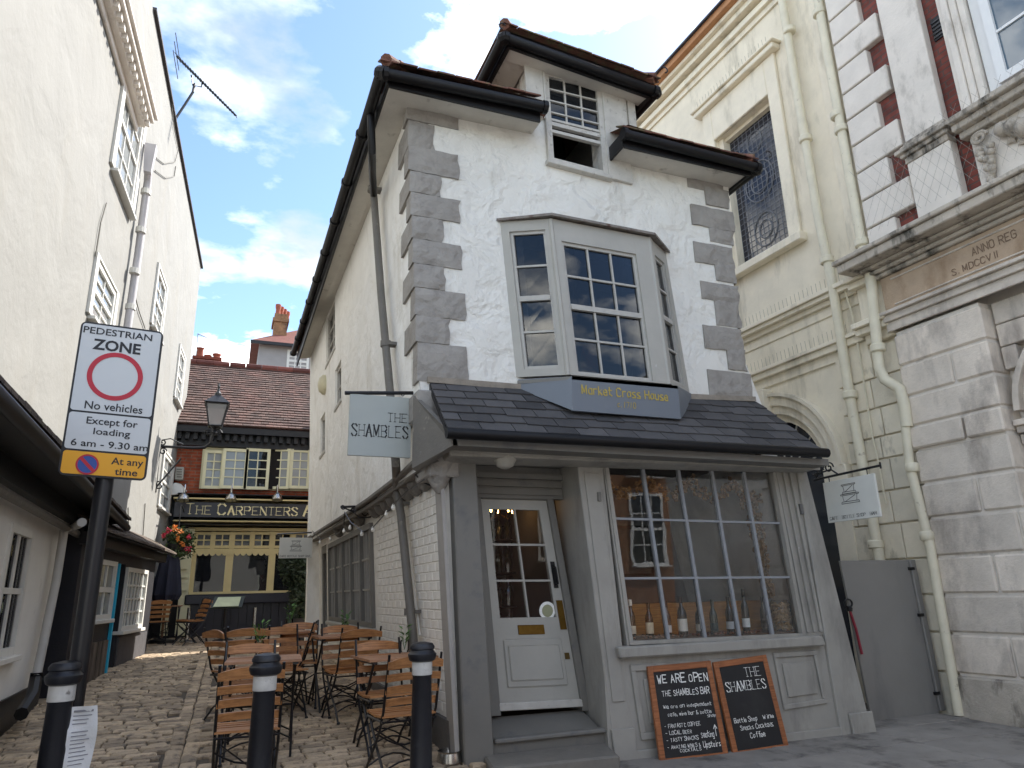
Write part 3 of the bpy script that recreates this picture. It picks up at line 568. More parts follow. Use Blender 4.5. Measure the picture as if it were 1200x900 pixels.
for o_ in set(bpy.data.objects)-_before:      # settle the eaves: main roof 0.1 m, attic roof 0.14 m
    zmid = sum((V(c) for c in o_.bound_box), V())/8
    hi = zmid.z > 6.45 and 2.0 < zmid.x < 4.1
    if o_.name.startswith(('roof', 'attic_roof')) and not o_.name.startswith('roof_tile'): hi = o_.name.startswith('attic')
    if o_.name.startswith(('fascia', 'soffit')):
        for v_ in o_.data.vertices: v_.co.z -= .13 if v_.co.z > 6.4 else .09
        continue
    if o_.type == 'MESH': o_.data.transform(Matrix.Translation((0, 0, -.13 if hi else -.09)))
# attic front: side cheeks, timber surround, sash window with the lower half open
m_ = M(); m_.box(2.57, 2.6, 5.72, 7.4, 6.0, 6.9); m_.obj('dormer_cheek', soffit_m, house); m_ = M(); m_.box(3.7, 3.74, 5.72, 7.4, 6.0, 6.8); m_.obj('dormer_cheek', soffit_m, house)
m_ = M(); FW.strip(m_, aw, -.32, -.03, .45, 1.06, 0, .035); FW.strip(m_, aw, -.03, .0, -.02, 1.06, 0, .05); FW.strip(m_, aw, 1.0, 1.42, -.02, 1.04, 0, .04); FW.strip(m_, aw, 0, 1, 1.002, 1.10, 0, .045); FW.strip(m_, aw, -.35, 1.42, 1.10, 1.16, 0, .06); FW.strip(m_, aw, 1.46, 1.6, .5, 1.0, 0, .03)
m_.obj('attic_window_surround', bar_white, house, bevel=.004)
window(house, FW, aw, .02, 3, 8, .055, .022, .1, False, bar_white, pm=dark_glass, sill=.05, name='attic_window', vs=[.05, .14, .24, .33, .43, .56, .69, .82, .95], bottomopen=True, label='attic sash window with its lower half pushed open')
# remove the bars drawn over the opening
o = [c for c in bpy.data.objects if c.name.startswith('attic_window') and 'surround' not in c.name][0]
for ch in list(o.children):
    if ch.name.startswith('glazing_bars'): bpy.data.objects.remove(ch)
b = M(); fu = .055/W_(aw)[0]; 
for i in (1, 2): uu = fu+(1-2*fu)*i/3; FW.strip(b, aw, uu-.012, uu+.012, .43, .95, -.03, 0)
for v_ in (.56, .69, .82): FW.strip(b, aw, fu, 1-fu, v_-.007, v_+.007, -.034, .003)
for v_, t in ((.43, .02), (.475, .012), (.35, .016)): FW.strip(b, aw, fu, 1-fu, v_-t, v_+t, -.035, .008)
b.obj('sash_bars', bar_white, o)
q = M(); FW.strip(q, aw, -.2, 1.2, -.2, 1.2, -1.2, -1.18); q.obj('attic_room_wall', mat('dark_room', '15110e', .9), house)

# ---- oriel bay
yb = 5.35
def bx(px, py): return FWB.ab(px, py)
FWB = Pl((0, yb, 0), (0, -1, 0))
TLw = FW.ab(586, 260); TL = FWB.ab(646, 256); TR = FWB.ab(761, 278); TRw = FW.ab(780, 296); BLw = FW.ab(605, 442); BL = FWB.ab(667, 439); BR = FWB.ab(785, 450); BRw = FW.ab(808, 460)
def P3(ab, y): return V((ab[0], y, ab[1]))
quads = {'left': (P3(BLw, 5.7), P3(BL, yb), P3(TL, yb), P3(TLw, 5.7)), 'front': (P3(BL, yb), P3(BR, yb), P3(TR, yb), P3(TL, yb)), 'right': (P3(BR, yb), P3(BRw, 5.7), P3(TRw, 5.7), P3(TR, yb))}
class QP:   # a four-cornered face as a plane with a,b = unit coordinates
    def __init__(s, q): s.q = q; s.n = (q[1]-q[0]).cross(q[3]-q[0]).normalized()
    def w(s, a, b, c=0): q = s.q; return (q[0]*(1-a)+q[1]*a)*(1-b)+(q[3]*(1-a)+q[2]*a)*b+s.n*c
    strip = Pl.strip
    def rect(s, m_, a0, a1, b0, b1, c0, c1): s.strip(m_, U1, a0, a1, b0, b1, c0, c1)
U1 = [(0, 0), (1, 0), (1, 1), (0, 1)]
def facewin(nm, q, cols, rows, l, r, bt, tp, pm, bars=.018, offb=0, hgt=1.45, wid=None):
    f = QP(q); wd = (q[1]-q[0]).length; m_ = M()
    f.rect(m_, 0, l, 0, 1, -.06, 0); f.rect(m_, 1-r, 1, 0, 1, -.06, 0); f.rect(m_, l, 1-r, 0, bt, -.06, -.001); f.rect(m_, l, 1-r, 1-tp, 1, -.06, -.001)
    fr = m_.obj('bay_window_frame', bay_paint, house); W = [(l, bt), (1-r, bt), (1-r, 1-tp), (l, 1-tp)]
    b = M(); bw = bars/wd/(1-l-r); bh = bars/hgt/(1-bt-tp)
    def S(u0, u1, v0, v1, c0, c1): f.strip(b, W, u0, u1, v0, v1, c0, c1)
    S(0, bw*1.6, 0, 1, -.055, -.02); S(1-bw*1.6, 1, 0, 1, -.055, -.02); S(bw*1.6, 1-bw*1.6, 0, bh*1.6, -.055, -.021); S(bw*1.6, 1-bw*1.6, 1-bh*1.6, 1, -.055, -.021)
    us = [bw*1.6+(1-3.2*bw)*i/cols for i in range(cols+1)]; vs = [bh*1.6+(1-3.2*bh)*j/rows for j in range(rows+1)]
    for i in range(1, cols): S(us[i]-bw/2, us[i]+bw/2, bh*1.6, 1-bh*1.6, -.05, -.024)
    for j in range(1, rows):
        k = 1.3 if j == rows//2 else .5; S(bw*1.6, 1-bw*1.6, vs[j]-bh*k, vs[j]+bh*k, -.052, -.022 if k < 1 else -.008)
    b.obj('glazing_bars', mat('greyed_sash_paint', 'b0ada6', .6, .1, 8, .3, 40), fr)
    for i in range(cols):
        for j in range(rows):
            p = M(); f.strip(p, W, us[i], us[i+1], vs[j], vs[j+1], -.045, -.041)
            o_ = p.obj('pane', pm, fr)
facewin('left', quads['left'], 1, 4, .16, .14, .045, .07, bay_glass, wid=.5)
facewin('front', quads['front'], 3, 4, .075, .17, .01, .14, bay_glass)
facewin('right', quads['right'], 1, 4, .2, .2, .03, .1, bay_glass)
# posts at the angles
for a, b in ((P3(BL, yb), P3(TL, yb)), (P3(BR, yb), P3(TR, yb))):
    q = M(); q.tube([a+V((0, .02, 0)), b+V((0, .02, -.001))], .028, 8); q.obj('bay_post', bay_paint, house)
# apron board with the house name, bay floor, lead roof
aBL = FWB.ab(671, 481, .03); aBR = FWB.ab(798, 491, .03); aTL = FWB.ab(670, 441, .03); aTR = FWB.ab(794, 452, .03)
ya = yb-.03
m_ = M(); m_.prism([[P3(aBL, ya), P3(aBR, ya), P3(aTR, ya), P3(aTL, ya)]], (0, .03, 0)); ap = m_.obj('apron_board', apron_m, house)
lw0 = FW.ab(607, 445); lw1 = FW.ab(607, 456)
lf = [P3(aBL, ya), P3(aTL, ya), P3(lw0, 5.69), P3(lw1, 5.69)]
m_ = M(); m_.prism([lf], (.02, .02, 0)); m_.obj('apron_board', apron_m, house)
rf_ = [P3(aBR, ya), P3(aTR, ya), P3(FW.ab(810, 462), 5.69), P3(FW.ab(810, 472), 5.69)]
m_ = M(); m_.prism([rf_], (-.02, .02, 0)); m_.obj('apron_board', apron_m, house)
m_ = M(); m_.prism([[P3(aTL, ya), P3(aTR, ya), (4.14, 5.69, 3.24), (2.33, 5.69, 3.24)]], (0, 0, -.03)); m_.obj('bay_floor', grey_dark, house)
top = [V((TLw[0]-.04, 5.69, TLw[1])), V((TL[0]-.02, yb-.06, TL[1])), V((TR[0]+.03, yb-.06, TR[1])), V((TRw[0]+.05, 5.69, TRw[1]))]
m_ = M(); up = V((0, 0, .025)); ins = [p.lerp(V((3.1, 5.69, p.z)), .2)+V((0, 0, .05)) for p in top]
m_.add([p for p in top]+[p+up for p in top]+ins, [(3, 2, 1, 0), (0, 1, 5, 4), (1, 2, 6, 5), (2, 3, 7, 6), (4, 5, 9, 8), (5, 6, 10, 9), (6, 7, 11, 10), (8, 9, 10, 11), (0, 4, 8), (3, 7, 11)]); m_.obj('bay_roof', mat('lead_sheet_rust', '7a736c', .6, .2, 8, .6, 30, col2='5a4034', c2pos=(.5, .65), c2scale=12), house)
AP = Pl((0, ya, 0), (0, -1, 0))
a0, b0 = AP.ab(682, 461); a1, b1 = AP.ab(784, 468)
write('lettering', 'Market Cross House', AP, a0, b0, .075, .004, gold, ap, mode='nib', th=1.15, nib=R(42), width=a1-a0)
a0, b0 = AP.ab(724, 477); a1, b1 = AP.ab(746, 478); write('date', 'c. 1710', AP, a0, b0, .05, .004, gold, ap, mode='nib', th=1.0, nib=R(42), width=a1-a0)
# room behind the bay: pale curtains and back wall
m_ = M(); m_.box(2.0, 4.6, 7.2, 7.25, 3.0, 5.0); m_.obj('bedroom_wall', mat('dim_wall', '5a554d', .9), house)
for (x0, x1) in ((2.75, 2.95), (3.35, 3.5)):
    q = M(); n = 9; vs = []
    for i in range(n+1): xx = x0+(x1-x0)*i/n; vs += [(xx, 5.62+.025*sin(i*2.2), 3.3), (xx, 5.62+.02*sin(i*2.2+.4), 4.68)]
    q.add(vs, [(2*i, 2*i+2, 2*i+3, 2*i+1) for i in range(n)]); q.obj('curtain', mat('grey_curtain', '7d7a72', .9), house)
q = M(); q.lathe((3.0, 5.55, 3.3), [(.05, 0), (.075, .03), (.085, .14), (.07, .26), (.05, .3)], 14); tag(q.obj('vase', mat('orange_ceramic', 'c0652c', .5), smooth=True), 'orange vase standing inside the bay window above the apron', 'vase')

# ---- slate pent roof over the shopfront
ye = 5.12
ez = .5*(FW.ab(525, 505)[1]+0); EV = Pl((0, ye, 0), (0, -1, 0)); eL = EV.ab(524, 503); eR = EV.ab(962, 527); tL = FW.ab(503, 449); tR = FW.ab(884, 471)
roofq = QP((V((eL[0], ye, eL[1])), V((eR[0], ye, eR[1])), V((tR[0]+.02, 5.69, tR[1])), V((tL[0], 5.69, tL[1]))))
m_ = M(); roofq.rect(m_, 0, 1, 0, 1, -.05, -.012); pent = m_.obj('pent_roof', black_paint, house)
rows = 6
for r in range(rows):
    v0 = r/rows; v1 = v0+1.25/rows; n = 13; 
    for c in range(n+1):
        u0 = (c-(.5 if r % 2 else 0))/n; u1 = u0+1/n
        u0 = max(0, u0); u1 = min(1, u1)
        if u1-u0 < .01: continue
        q = M(); j = rnd.uniform(-.012, .012); g = .0012; v1_ = min(v1, 1.0)
        P = [(u0+g, v0+j), (u1-g, v0+j+rnd.uniform(-.008, .008)), (u1-g, v1_), (u0+g, v1_)]
        q.hexa([roofq.w(*p, c_) for p, c_ in zip(P, (.002, .002, -.01, -.01))]+[roofq.w(*p, c_) for p, c_ in zip(P, (.016, .016, .001, .001))]); q.obj('slate', slate, pent)
m_ = M(); m_.tube([(eL[0]-.02, ye-.05, eL[1]-.04), (eR[0]+.02, ye-.05, eR[1]-.04)], .045, 10)
g_ = m_.obj('pent_gutter', black_gl, house, smooth=True)
m_ = M(); FW.poly(m_, [(tL[0]-.02, tL[1]-.0), (3.0, tL[1]+.0), (tR[0], tR[1]), (tR[0], tR[1]+.05), (3.0, tL[1]+.06), (tL[0]-.02, tL[1]+.05)], .0, .03); m_.obj('flashing', mat('mortar_flashing', '8d8478', .9, .2, 10, .8, 30), house)
# cheek at the left end, soffit and beam
m_ = M(); m_.prism([[(1.4, 5.68, 2.38), (1.56, ye+.03, 2.5), (1.53, ye+.03, 2.6), (1.37, 5.68, 3.02), (1.37, 5.68, 2.4)]], (.04, 0, 0)); m_.obj('pent_cheek', pipe_grey, house)
m_ = M(); m_.box(1.56, 5.3, ye+.03, 5.5, 2.5, 2.56); m_.obj('pent_soffit', grey_dark, house)
m_ = M(); 
B0 = SF.quad([(530, 545), (945, 554), (945, 545), (525, 522)], .16); m_.hexa([(1.6, 5.62, 2.44), (5.4, 5.62, 2.5), (5.4, 5.62, 2.56), (1.56, 5.62, 2.56), (1.6, 5.36, 2.46), (5.36, 5.36, 2.5), (5.36, 5.36, 2.56), (1.56, 5.36, 2.56)]); m_.obj('shop_beam', grey_paint, house, bevel=.006)
for y_, z_ in ((5.34, 2.49), (5.32, 2.53)):
    m_ = M(); m_.box(1.55, 5.37, y_, y_+.02, z_, z_+.03); m_.obj('beam_moulding', grey_paint, house)

# ---- shopfront
shop = SF
m_ = M()   # left pilaster
lp = SF.quad([(544, 884), (581, 846), (556, 540), (530, 540)], .0); lp = [(1.79, .12), (2.03, .1), (1.9, 2.46), (1.69, 2.46)]
SF.strip(m_, lp, 0, 1, 0, 1, -.35, 0); m_.obj('left_pilaster', grey_dark, house, bevel=.01)
m_ = M(); LS.rect(m_, -.12, .06, .12, 2.44, .0, .03); m_.obj('corner_board', mat('light_grey_trim', 'a19c96', .6, .08, 6), house)
rp = [(3.06, .02), (3.24, .02), (3.1, 2.53), (2.84, 2.55)]
rpq = SF.quad([(722, 893), (745, 893), (708, 535), (674, 531)], .0)
m_ = M(); SF.strip(m_, rp, 0, 1, 0, 1, -.55, 0); rpil = m_.obj('door_pilaster', grey_paint, house, bevel=.008)
m_ = M(); SF.strip(m_, rp, -.06, 1.05, 0, .12, 0, .03); SF.strip(m_, rp, .2, .8, .2, .95, 0, .012); m_.obj('pilaster_moulding', grey_paint, house, bevel=.004)
# recess: ceiling, side lining, lintel
m_ = M(); m_.box(1.85, 2.95, 5.62, 6.0, 2.5, 2.54); m_.box(1.85, 2.95, 5.96, 6.04, 2.22, 2.5); m_.obj('door_head', grey_dark, house)
m_ = M(); [m_.box(1.9, 2.85, 5.94-.01*k, 5.96, 2.25+.07*k, 2.3+.07*k) for k in range(3)]; m_.obj('shutter_box', grey_dark, house)
DP = Pl((0, 6.0, 0), (0, -1, 0))
dq = [(2.22, .47), (2.965, .45), (2.71, 2.21), (2.07, 2.21)]
# door frame
m_ = M(); DP.strip(m_, dq, -.13, 0, -.02, 1.03, -.1, .03); DP.strip(m_, dq, 1.0, 1.1, -.02, 1.03, -.1, .03); DP.strip(m_, dq, 0, 1, 1.001, 1.03, -.1, .03); m_.obj('door_frame', grey_dark, house, bevel=.006)
m_ = M(); du0, du1, dv0, dv1 = .115, .87, .42, .95
for s_ in ((0, du0, 0, 1), (du1, 1, 0, 1), (du0, du1, 0, dv0), (du0, du1, dv1, 1)): DP.strip(m_, dq, *s_, -.05, 0)
door = m_.obj('shop_door', bay_paint, house)
m_ = M(); uw = (du1-du0)
for i in (1,): u_ = du0+uw/2; DP.strip(m_, dq, u_-.012, u_+.012, dv0, dv1, -.035, .002)
for j in (1, 2): v_ = dv0+(dv1-dv0)*j/3; DP.strip(m_, dq, du0, du1, v_-.005, v_+.005, -.035, 0)
m_.obj('glazing_bars', bay_paint, door)
for i in range(2):
    for j in range(3):
        p = M(); DP.strip(p, dq, du0+uw*i/2, du0+uw*(i+1)/2, dv0+(dv1-dv0)*j/3, dv0+(dv1-dv0)*(j+1)/3, -.025, -.02); p.obj('pane', glass, door)
m_ = M(); DP.strip(m_, dq, .12, .88, .1, .32, 0, .012); DP.strip(m_, dq, .17, .83, .13, .29, .012, .022); m_.obj('door_panel', bay_paint, door, bevel=.008)
m_ = M(); DP.strip(m_, dq, -.02, 1.02, 0, .035, 0, .03); m_.obj('weather_board', bar_white, door, bevel=.006)
m_ = M(); DP.strip(m_, dq, .33, .68, .34, .385, 0, .008); m_.obj('letter_plate', brass, door, bevel=.003)
m_ = M(); DP.strip(m_, dq, .9, .985, .36, .5, 0, .008); m_.obj('push_plate', brass, door)
m_ = M(); DP.strip(m_, dq, .9, .96, .22, .25, 0, .008); m_.obj('lock_plate', mat('old_brass', '6b5836', .4, metal=.8), door)
m_ = M(); DP.strip(m_, dq, .905, .965, .56, .69, 0, .008); m_.tube([DP.w(*bil(dq, .935, .58), .01), DP.w(*bil(dq, .935, .58), .05), DP.w(*bil(dq, .935, .66), .05), DP.w(*bil(dq, .935, .67), .01)], .011, 6); m_.obj('door_handle', black_iron, door)
m_ = M(); c_ = DP.w(*bil(dq, .77, .45), -.018); m_.lathe(c_, [(.0, .004), (.075, .004), (.078, 0)], 24, DP.n); st = m_.obj('round_sticker', chalk, door)
m_ = M(); m_.lathe(c_+V((0, -.005, 0)), [(.0, .002), (.052, .002), (.053, 0)], 20, DP.n); m_.obj('sticker_crest', mat('olive_print', '9a9a7a', .8), st)
# steps
m_ = M(); m_.hexa([(2.02, 5.66, .0), (3.1, 5.66, -.02), (3.0, 5.66, .3), (2.03, 5.66, .3), (2.02, 6.06, 0), (3.06, 6.06, 0), (3.0, 6.06, .42), (2.06, 6.06, .42)]); m_.obj('timber_step', grey_dark, house, bevel=.01)
m_ = M(); m_.box(2.04, 3.0, 5.62, 5.7, .295, .33); m_.obj('step_nosing', grey_dark, house, bevel=.01)
m_ = M(); m_.prism([[(1.86, 5.2, -.02), (2.85, 5.15, -.02), (2.98, 5.62, -.02), (1.95, 5.64, -.02)]], (0, 0, .25)); m_.obj('stone_doorstep', mat('worn_step_stone', '77726a', .8, .12, 6, .7, 30), house, bevel=.015)
# shop window, five by three
sq = SF.quad([(740, 751), (938, 742), (903, 553), (710.5, 541)], -.02)
m_ = M(); SF.strip(m_, sq, -.02, .0, -.02, 1.02, -.08, .01); SF.strip(m_, sq, 1, 1.02, -.02, 1.02, -.08, .01); SF.strip(m_, sq, 0, 1, -.02, 0, -.08, .009); SF.strip(m_, sq, 0, 1, 1, 1.04, -.08, .009)
swin = m_.obj('shop_window', grey_paint, house)
U = [0, .205, .415, .62, .825, 1]; Vv = [0, .335, .67, 1]
m_ = M()
for u_ in U[1:-1]: SF.strip(m_, sq, u_-.0075, u_+.0075, 0, 1, -.06, -.02)
for v_ in Vv[1:-1]: SF.strip(m_, sq, 0, 1, v_-.0065, v_+.0065, -.055, -.023)
m_.obj('glazing_bars', bar_grey, swin)
for i in range(5):
    for j in range(3):
        p = M(); SF.strip(p, sq, U[i]+.008*(i > 0), U[i+1]-.008*(i < 4), Vv[j]+.007*(j > 0), Vv[j+1]-.007*(j < 2), -.045, -.041); o_ = p.obj('pane', glass, swin)
# side boards, sill, riser with panels
m_ = M(); q = [(3.24, .88), (sq[0][0]-.03, .95), (sq[3][0]-.03, 2.54), (3.1, 2.54)]; SF.strip(m_, q, 0, 1, 0, 1, -.08, -.004); m_.obj('window_jamb', grey_paint, house)
def rj(t): return (sq[1][0]+.02)*(1-t)+(sq[2][0]+.02)*t
edge = [(5.56, .06), (5.45, .95), (5.36, 2.53)]
m_ = M(); SF.poly(m_, [(5.13, .95), (5.4, .95), (5.36, 2.53), (5.0, 2.53)], -.08, 0); m_.obj('right_pilaster', grey_paint, house)
m_ = M()
for k in range(3): SF.poly(m_, [(5.17+.075*k, .98), (5.2+.075*k, .98), (5.07+.082*k, 2.5), (5.04+.082*k, 2.5)], 0, .02+.004*k)
m_.obj('pilaster_reeding', grey_paint, house, bevel=.004)
m_ = M(); m_.prism([[(5.4, 5.62, .03), (5.78, 5.62, .03), (5.42, 5.62, 2.56), (5.3, 5.62, 2.56)]], (0, -.05, 0)); m_.obj('corner_pilaster', grey_paint, house, bevel=.008)
m_ = M(); m_.prism([[(5.52, 5.569, .03), (5.8, 5.569, .03), (5.78, 5.569, .26), (5.5, 5.569, .26)]], (0, -.03, 0)); m_.obj('pilaster_base', grey_paint, house, bevel=.008)
sl = SF.quad([(724, 770), (972, 752), (966, 742), (722, 756)], .07); sl = [(3.12, .86), (5.32, .86), (5.29, .95), (3.1, .95)]
m_ = M(); SF.strip(m_, sl, 0, 1, 0, 1, -.4, .08); m_.obj('shop_sill', grey_paint, house, bevel=.012)
m_ = M(); SF.poly(m_, [(3.0, .0), (5.52, .02), (5.4, .858), (3.0, .858)], -.12, -.004); ris = m_.obj('stall_riser', grey_paint, house)
def panel(q, nm='riser_panel'):
    m_ = M(); SF.strip(m_, q, 0, 1, 0, .09, 0, .018); SF.strip(m_, q, 0, 1, .91, 1, 0, .018); SF.strip(m_, q, 0, .07, .09, .91, 0, .018); SF.strip(m_, q, .93, 1, .09, .91, 0, .018); SF.strip(m_, q, .16, .84, .2, .8, 0, .015); m_.obj(nm, grey_paint, ris, bevel=.005)
panel([(3.3, .22), (4.0, .22), (3.9, .8), (3.24, .8)]); panel([(4.12, .22), (4.6, .22), (4.5, .8), (4.03, .8)]); pq = SF.quad([(918, 832), (968, 824), (955, 762), (905, 765)]); panel(pq)
m_ = M(); SF.poly(m_, [(3.16, .0), (5.5, .0), (5.48, .15), (3.15, .15)], 0, .025); m_.obj('skirting', grey_paint, ris, bevel=.006)
m_ = M(); q = SF.quad([(936, 603), (939, 603), (937, 591), (934, 591)]); SF.strip(m_, q, 0, 1, 0, 1, 0, .04); SF.strip(m_, [(3.02, 2.16), (3.05, 2.16), (3.05, 2.24), (3.02, 2.24)], 0, 1, 0, 1, 0, .03); m_.obj('shutter_catch', grey_dark, house)
# interior of the shop
wall_in = mat('shop_wall_paint', '626262', .9, .04); dark_in = mat('shop_dark', '1a1613', .8)

m_ = M(); m_.box(3.0, 5.5, 7.6, 7.65, 0, 2.6); m_.box(2.98, 3.02, 6.06, 7.6, 0, 2.6); m_.obj('shop_inner_wall', wall_in, house)
m_ = M(); m_.box(1.75, 2.975, 8.2, 8.25, 0, 2.6); m_.box(1.8, 5.5, 6.07, 8.2, .36, .4); m_.obj('shop_floor', dark_in, house)
m_ = M(); m_.box(3.12, 5.36, 5.69, 6.2, .84, .985); disp = m_.obj('display_shelf', mat('timber_shelf', '6b4526', .6, .15, 5, kind='wood'), house)
m_ = M(); m_.box(3.1, 5.35, 6.22, 6.5, .4, 1.27); tag(m_.obj('bar_counter', mat('counter_wood', 'b07c3c', .5, .15, 5, kind='wood')), 'golden brown wooden counter inside the shop behind the window bottles', 'counter')
b = M()
for k in range(12):
    q = M()
pf = thing('picture_frame', 'black framed picture hanging on the grey wall inside the shop', 'picture', (4.55, 7.58, 1.9))
m_ = M(); m_.box(4.3, 4.8, 7.57, 7.595, 1.55, 2.15); m_.obj('frame', black_paint, pf); m_ = M(); m_.box(4.34, 4.76, 7.562, 7.569, 1.59, 2.11); m_.obj('print', mat('dark_print', '4a4a48', .6), pf)
# bottles on the sill
labels = [('dark bottle with white foil neck and cream label, leftmost in the shop window', '1b1d16', 'd9d2bd', 741, 'e8e4d8'), ('black wine bottle with tall cream label, second from the left in the shop window', '14120f', 'e6dcc0', 762, '111111'), ('slim dark bottle with low white label, third from the left in the shop window', '1a1c20', 'ecebe6', 783, '111111'),
 ('broad bottle with large white label, fourth from the left in the shop window', '2a1c12', 'eae6da', 801, '3a2318'), ('dark bottle half hidden by a glazing bar, fifth from the left in the shop window', '121214', 'd0ccc0', 821, '111111'), ('green glass bottle with dark teal label, sixth from the left in the shop window', '23302a', '1f3a3c', 838, '26302c'),
 ('dark bottle with pale blue-white label, seventh from the left in the shop window', '16181e', 'cfd6dc', 857, '111111'), ('tall black bottle with white and teal label, eighth from the left in the shop window', '101214', 'dfe6e6', 876, '111111'), ('dark unlabelled bottle beside the jar of corks', '141110', '2a2422', 898, '111111')]
BP = Pl((0, 5.8, 0), (0, -1, 0))
for k, (lab, c1, c2, px, c3) in enumerate(labels):
    x = BP.ab(px, 745)[0]; h = [.3, .27, .28, .31, .27, .28, .3, .36, .29][k]; r = .036+(.008 if k == 3 else 0)
    h *= 1.12; t = thing('wine_bottle', lab, 'bottle', (x, 5.8, .985), 'wine bottles in the shop window')
    q = M(); q.lathe((x, 5.8, .985), [(r*.9, 0), (r, .01), (r, h*.56), (r*.8, h*.66), (.015, h*.76), (.013, h*.97), (.016, h)], 14); q.obj('glass_body', mat('bottle_'+c1, c1, .08, spec=.8), t, smooth=True)
    q = M(); q.lathe((x, 5.8, .985), [(r+.001, h*.14), (r+.001, h*(.45 if k in (1, 3) else .34))], 14); q.obj('paper_label', mat('label_'+c2, c2, .7), t, smooth=True)
    q = M(); q.lathe((x, 5.8, .985), [(.0165, h*.84), (.0165, h*1.002), (.0, h*1.004)], 12); q.obj('foil_cap', mat('foil_'+c3, c3, .35), t, smooth=True)
x = BP.ab(921, 740)[0]; jar = thing('cork_jar', 'glass jar heaped with wine corks at the right end of the shop window', 'jar', (x, 5.84, .985))
q = M(); q.lathe((x, 5.84, .985), [(.09, 0), (.1, .02), (.1, .26), (.075, .29)], 18); q.obj('glass_jar', glass, jar, smooth=True)
cork = mat('cork', 'c9a878', .9, .25, 40); q = M(); rc = random.Random(2)
for k in range(150):
    a = rc.uniform(0, 6.28); rr = rc.uniform(.04, .085); z = 1.0+.25*rc.random(); d = V((rc.uniform(-1, 1), rc.uniform(-1, 1), rc.uniform(-.6, .6))).normalized()*.02; c = V((x+rr*cos(a), 5.84+rr*sin(a), z)); q.tube([c-d, c+d], .011, 6)
o_ = q.obj('corks', cork, jar); o_['kind'] = 'stuff'
g = M()
for k in range(520):   # dried hop garland hanging at the right and along the top
    if k < 260: t = rc.random(); c = V((BP.ab(893, 600)[0]+.1*t+rc.uniform(-.07, .07)*(1.3-t), 5.95+rc.uniform(-.05, .05), 2.3-1.0*t))
    else: t = rc.random(); c = V((3.25+1.9*t, 5.9+rc.uniform(-.05, .05), 2.42-.14*abs(sin(t*12))+rc.uniform(-.06, .06)))
    r = rc.uniform(.015, .03); g.lathe(c, [(r*.3, -r), (r, 0), (r*.3, r)], 5, V((rc.uniform(-1, 1), rc.uniform(-1, 1), 1)))
tag(g.obj('dried_hop_garland', mat('dried_hops', '8a6a42', .9, .35, 12)), 'brown dried hop garland hanging inside the top and right of the shop window', 'garland', kind=None)
g = M()
for k in range(120): c = V((rc.uniform(3.2, 5.2), rc.uniform(5.72, 6.0), 1.0)); g.lathe(c, [(.004, -.012), (.014, 0), (.004, .012)], 5, V((rc.uniform(-1, 1), rc.uniform(-1, 1), .3)))
tag(g.obj('loose_corks', mat('loose_corks', '7d4a34', .9, .3, 30)), kind='stuff')
# wine shelves behind the door glass
sr = thing('wine_rack', 'dark wine rack full of bottles seen through the glazed shop door', 'shelf', (2.5, 7.6, .4))
m_ = M(); [m_.box(2.05, 2.95, 7.4, 7.7, .9+.35*k, .92+.35*k) for k in range(5)]; m_.obj('rack_shelf', dark_in, sr)
m_ = M()
for r in range(4):
    for k in range(9): m_.lathe((2.1+.1*k, 7.5, .92+.35*r), [(.036, 0), (.036, .16), (.014, .21), (.013, .28)], 8)
o_ = m_.obj('rack_bottles', mat('dark_bottle', '30382e', .1, spec=.9), sr, smooth=True); o_['kind'] = 'stuff'
ch = thing('chandelier', 'small brass chandelier with candle bulbs glowing behind the shop door glass', 'lamp', (2.62, 7.0, 2.3))
m_ = M(); [m_.tube([(2.62, 7.0, 2.2), (2.62+.1*cos(a), 7+.1*sin(a), 2.14), (2.62+.15*cos(a), 7+.15*sin(a), 2.2)], .007, 5) for a in [i*1.257 for i in range(5)]]; m_.tube([(2.62, 7, 2.15), (2.62, 7, 2.55)], .008, 6); m_.obj('arm', brass, ch)
for a in [i*1.257 for i in range(5)]:
    q = M(); q.lathe((2.62+.15*cos(a), 7+.15*sin(a), 2.2), [(.006, 0), (.013, .025), (.003, .06)], 8); q.obj('bulb', mat('warm_bulb', 'ffc070', .5, emit=6), ch, smooth=True)
# round ceiling light in the porch
m_ = M(); m_.lathe((2.1, 5.45, 2.5), [(.03, -.11), (.07, -.09), (.1, -.03), (.085, 0)], 16); m_.obj('porch_light', mat('frosted_glass', 'b0aca2', .4), house, smooth=True)
# ---- rainwater pipe on the alley side
p1 = [US.at(*p, .1) for p in ((432, 116), (437, 130), (436, 214))]; p2 = [US.at(*p, .1) for p in ((438, 228), (447, 350), (459, 480), (464, 545))]; p3 = [LS.at(465, 572, .12), LS.at(470, 605, .1), LS.at(484, 745, .1)]
q = M(); XP = lambda x_, px, py: Pl((x_, 0, 0), (-1, 0, 0)).at(px, py)
q.tube([XP(.965, 434, 121), XP(.97, 435, 150), XP(1.0, 436, 178), XP(1.1, 436.5, 203), US.at(438, 230, .1)], .038, 10); q.obj('downpipe_top', black_gl, house, smooth=True)
zb_ = gz(1.5, 7)+.02; last = p3[-1]; bot = V((LS.w(*ls(last.y, zb_+.1), .1)))
q = M(); q.tube(p2+p3+[bot], .04, 10)
dp = q.obj('downpipe', pipe_grey, house, smooth=True)
for px, py, P_ in ((436, 222, US), (452, 403, US), (480, 717, LS), (468, 590, LS)):
    c = P_.at(px, py, .1); q = M(); q.tube([c-V((0, 0, .03)), c+V((0, 0, .03))], .052, 10); q.box(c.x, c.x+.1, c.y-.05, c.y+.05, c.z-.015, c.z+.015); q.obj('pipe_collar', pipe_grey, dp)
q = M(); q.tube([LS.at(474, 600, .03), LS.at(492, 745, .03)], .012, 6); q.obj('white_conduit', white_brick, house)
